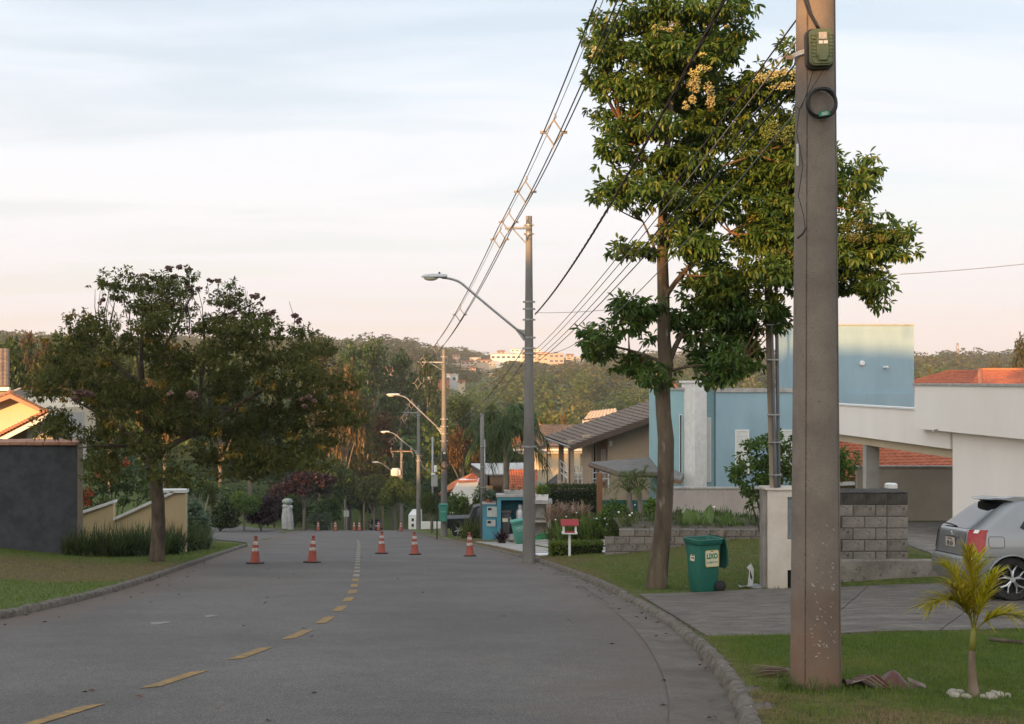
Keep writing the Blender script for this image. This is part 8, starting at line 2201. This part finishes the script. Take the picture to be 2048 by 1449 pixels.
FOREST = leafmat('leaf_forest', [(0.016, 0.034, 0.008), (0.03, 0.055, 0.012), (0.05, 0.072, 0.015), (0.085, 0.085, 0.021), (0.14, 0.088, 0.028)], 0.22)
forest('undergrowth', 'dark scrub under the roadside trees and behind the houses', (97, 165), 3.6, 2.4, 2.8, 110, 0.18, 5, GREEN_DK, filt=lambda X, Y: X < float(kL(Y)) - 1.5 - 5 * (Y < 112) and Y > float(sideB(X)) + 5 or X > float(kR(Y)) + 7 and Y > 104 and X < 26)
forest('forest', 'dense mixed woodland covering the near side of the valley', (158, 460), 8.5, 5.6, 14, 560, 0.122, 1, FOREST)
forest('forest', 'woodland and scattered trees on the middle slopes around the far houses', (470, 1150), 15, 8.6, 12, 112, 0.2, 2, FOREST)
forest('forest', 'hazy wooded ridge on the horizon', (1200, 3000), 34, 19, 13, 56, 0.24, 3, FOREST)

# ------------------------------------------------------------------ unseen houses and trees, added up the street out of frame to shade it
def sc_pt(s_, c_): return (s_ * math.sin(SUN_AZ) + c_ * math.cos(SUN_AZ), s_ * math.cos(SUN_AZ) - c_ * math.sin(SUN_AZ))
def add_shade_house(label, c0, c1, s_, z_top):  # added light blocker in house form, roof height set by its shadow
    x, y = sc_pt(s_, (c0 + c1) / 2); g_ = gz(x, y)
    t = thing('shade_house', label, 'house', (x, y, g_), -SUN_AZ)
    w = abs(c1 - c0); h = z_top - g_
    MB().b2(-w / 2 + 0.6, w / 2 - 0.6, -4, 4, -2, h - 1.2).build('wall', cream_w, t)
    MB().prism([(-w / 2, -4.6, h - 1.4), (-w / 2, 4.6, h - 1.4), (-w / 2, 0, h)], (w, 0, 0)).build('roof', tile_red, t)
    for k in range(3):
        MB().b2(-w / 3 + k * w / 3 - 0.6, -w / 3 + k * w / 3 + 0.6, -4.05, -3.98, h - 3.4, h - 2.2).build('window', pane, t)
add_shade_house('unseen two storey cream house added up the street for its shade', -31, -9.5, -40, 10.9)
add_shade_house('second unseen cream house added beyond the first for its shade', -11, 10, -60, 9.9)
add_shade_house('low unseen cream house added beyond the two storey one for its shade', -54, -34, -42, 4.2)
for k, (c_, s_, zt_, w_) in enumerate(((-4, -50, 9.2, 10), (13, -64, 10.5, 8), (-34, -36, 6.4, 6), (-57, -44, 5, 8), (-66, -42, 5.5, 9), (-12, -34, 9.2, 9), (-30, -30, 7.5, 6))):  # trees added out of frame for the shade they throw
    x, y = sc_pt(s_, c_); g_ = gz(x, y)
    t = thing('street_tree', ['unseen shade tree added before the two storey house', 'second unseen shade tree added up the street', 'unseen shade tree added at the far end of the two storey house', 'small unseen shade tree added between the two houses', 'unseen shade tree added past the low house', 'unseen shade tree added close to the two storey house wall', 'last unseen shade tree added up the street'][k], 'tree', (x, y, g_), k, 'unseen trees added for shade')
    cm_, tm_ = PROTO['round'][k % 3]; c = link('crown', cm_, t); link('trunk', tm_, t); t.scale = (w_ / 2, w_ / 2, zt_ - g_)

# ------------------------------------------------------------------ lawn grass
def grass_patch(name, label, xs, ys, dens, hgt, wid, seed):
    g = np.random.default_rng(seed)
    y0, y1 = ys; n = 0; Pl = []
    area = (xs[1] - xs[0]) * (y1 - y0); k = int(area * dens)
    X = g.uniform(xs[0], xs[1], k); Y = g.uniform(y0, y1, k)
    keep = (np.abs(X) < 0.445 * Y + 0.4)
    dR = X - kR(Y); dL = kL(Y) - X
    keep &= ((dR > 0.1 + 0.09 * g.random(k)) | (dL > 0.1 + 0.09 * g.random(k)))
    keep &= ~((dR > 0) & (Y > 12.88) & (Y < 20.02) & (X > 2.05))
    keep &= ~((dR > 0) & (Y > 20.35) & (X > 5.0) & (Y < 20.72))
    keep &= ~((Y > YW - 0.1) & (dR > 0) & (X > 2.48))
    keep &= ~((Y > YD) & (X < -12.2))
    keep &= ~((X > 7.8) & (Y > 22.5) & (X < 12))
    keep &= ~((dR > 0.2) & (Y > 35.4))
    keep &= ~((dL > 0) & (Y > sideA(X) - 0.3))
    keep &= ((X - p1.x) ** 2 + (Y - p1.y) ** 2 > 0.19 ** 2)
    X, Y = X[keep], Y[keep]
    z = ground(X, Y); dry_ = lawn_mask(X, Y)
    n = len(X)
    patch = np.array([mnoise.noise(Vector((x * 2.1, y * 1.4, 7))) for x, y in zip(X, Y)])
    h = hgt * (0.5 + 0.8 * g.random(n)) * (1 - 0.45 * dry_) * (1 + 0.5 * patch)
    w = wid * (0.7 + 0.6 * g.random(n))
    a = g.random(n) * 6.283; ln = h * (0.2 + 0.7 * g.random(n))
    la = g.random(n) * 6.283
    base = np.stack([X, Y, z - 0.004], 1)
    s = np.stack([np.cos(a) * w, np.sin(a) * w, np.zeros(n)], 1)
    tip = base + np.stack([np.cos(la) * ln, np.sin(la) * ln, h], 1)
    V = np.stack([base - s, base + s, tip], 1).reshape(-1, 3)
    F = np.arange(3 * n).reshape(-1, 3)
    rn_ = np.clip(dry_ * 0.75 + g.random(n) * 0.42 - 0.08 + 0.1 * patch, 0, 1)
    o = link(name, np_mesh(name, V, F, GRASS, rnd=np.repeat(rn_, 3)))
    return tag(o, label, kind='stuff')
GRASS = leafmat('grass_blade', [(0.055, 0.085, 0.014), (0.085, 0.115, 0.02), (0.115, 0.13, 0.032), (0.15, 0.12, 0.052), (0.2, 0.145, 0.075)], 0.3, rough=0.6, spec=0.2)
grass_patch('grass', 'short lawn grass around the brown pole and young palm', (1.2, 7.5), (6.6, 12.9), 2600, 0.045, 0.0032, 1)
grass_patch('grass', 'mown lawn grass around the tall tree and bin', (-1.5, 9.5), (20.0, 36), 620, 0.04, 0.0055, 2)
grass_patch('grass', 'green and dry lawn grass below the charcoal wall', (-19, -6), (12, 50), 210, 0.045, 0.0075, 3)
pts_ = []
g_ = np.random.default_rng(8)
for k in range(26):
    a_ = g_.uniform(2.4, 5.4); d = g_.uniform(0.2, 0.3); x, y = p1.x + d * math.cos(a_), p1.y + d * math.sin(a_); pts_.append((x, y, gz(x, y)))
strap_plant('grass_tuft', 'taller ragged grass tuft at the foot of the brown pole', pts_[0], pts_, 210, 0.17, 0.007, GREEN_MD, 0.9, 0.5, cat='grass')
pts_ = [(2.62 + g_.normal() * 0.22, 8.62 + g_.normal() * 0.06, gz(2.6, 8.62)) for k in range(14)]
strap_plant('grass_tuft', 'long grass blades in front of the fallen palm sheath', pts_[0], pts_, 60, 0.14, 0.007, GREEN_MD, 0.8, 0.4, cat='grass')
wp = []
for k in range(90):
    y = g_.uniform(7.6, 30) if k > 40 else g_.uniform(7.4, 12.6); x = float(kR(y)) + 0.15 + g_.random() ** 1.6 * (0.42 * y - 1.2)
    if (12.7 < y < 20.2 and x > 2.0) or x > 0.44 * y or (x > 5 and y > 20): continue
    for q_ in range(3): wp.append((x + g_.normal() * 0.03, y + g_.normal() * 0.03, gz(x, y)))
V, F, rn_ = strap_mesh(wp, 900, 0.075, 0.009, 1.3, 0.7, g_)
tag(link('weeds', np_mesh('weeds', V, F, GREEN_MD, rnd=rn_)), 'coarse weed tufts scattered over the roadside lawn', kind='stuff')
# fallen leaves along the gutter and lawn
lv = thing('fallen_leaves', 'scattered dry leaves in the gutter and on the lawn', 'leaves'); lv['kind'] = 'stuff'
n = 260
Y = rng.uniform(7, 40, n); side = rng.random(n)
X = np.where(side < 0.5, kR(Y) - rng.random(n) ** 2 * 0.5, np.where(side < 0.8, kL(Y) + rng.random(n) ** 2 * 0.8, kL(Y) + rng.random(n) * 8))
Z = np.maximum(road_z(Y), np.where(X > kR(Y), ground(X, Y), road_z(Y))) + 0.008
D = np.stack([rng.normal(size=n), rng.normal(size=n), rng.random(n) * 0.3], 1)
V, F, kk = leaves(np.stack([X, Y, Z], 1), D, unit(np.array([0, 0, 1.0]) + 0.35 * rand_dirs(n)), 0.055 + 0.03 * rng.random(n), 0.028)
link('leaf_scatter', np_mesh('leaf_scatter', V, F, leafmat('leaf_litter', [(0.05, 0.03, 0.02), (0.12, 0.07, 0.04), (0.22, 0.12, 0.06)], 0.1), rnd=np.repeat(rng.random(n), kk)), lv)

# ------------------------------------------------------------------ evening haze
hz_m = bpy.data.materials.new('haze_air'); hz_m.use_nodes = True
t_ = hz_m.node_tree; t_.nodes.clear()
pv = t_.nodes.new('ShaderNodeVolumePrincipled'); pv.inputs['Color'].default_value = (0.86, 0.84, 0.86, 1); pv.inputs['Density'].default_value = HAZE_D; pv.inputs['Anisotropy'].default_value = 0.0
mo = t_.nodes.new('ShaderNodeOutputMaterial'); t_.links.new(pv.outputs[0], mo.inputs['Volume'])
if HAZE_D > 0:
    tag(MB().b2(-2300, 2300, -300, 4300, -75, 170).build('haze', hz_m, None), 'thin evening haze over the valley', kind='stuff')
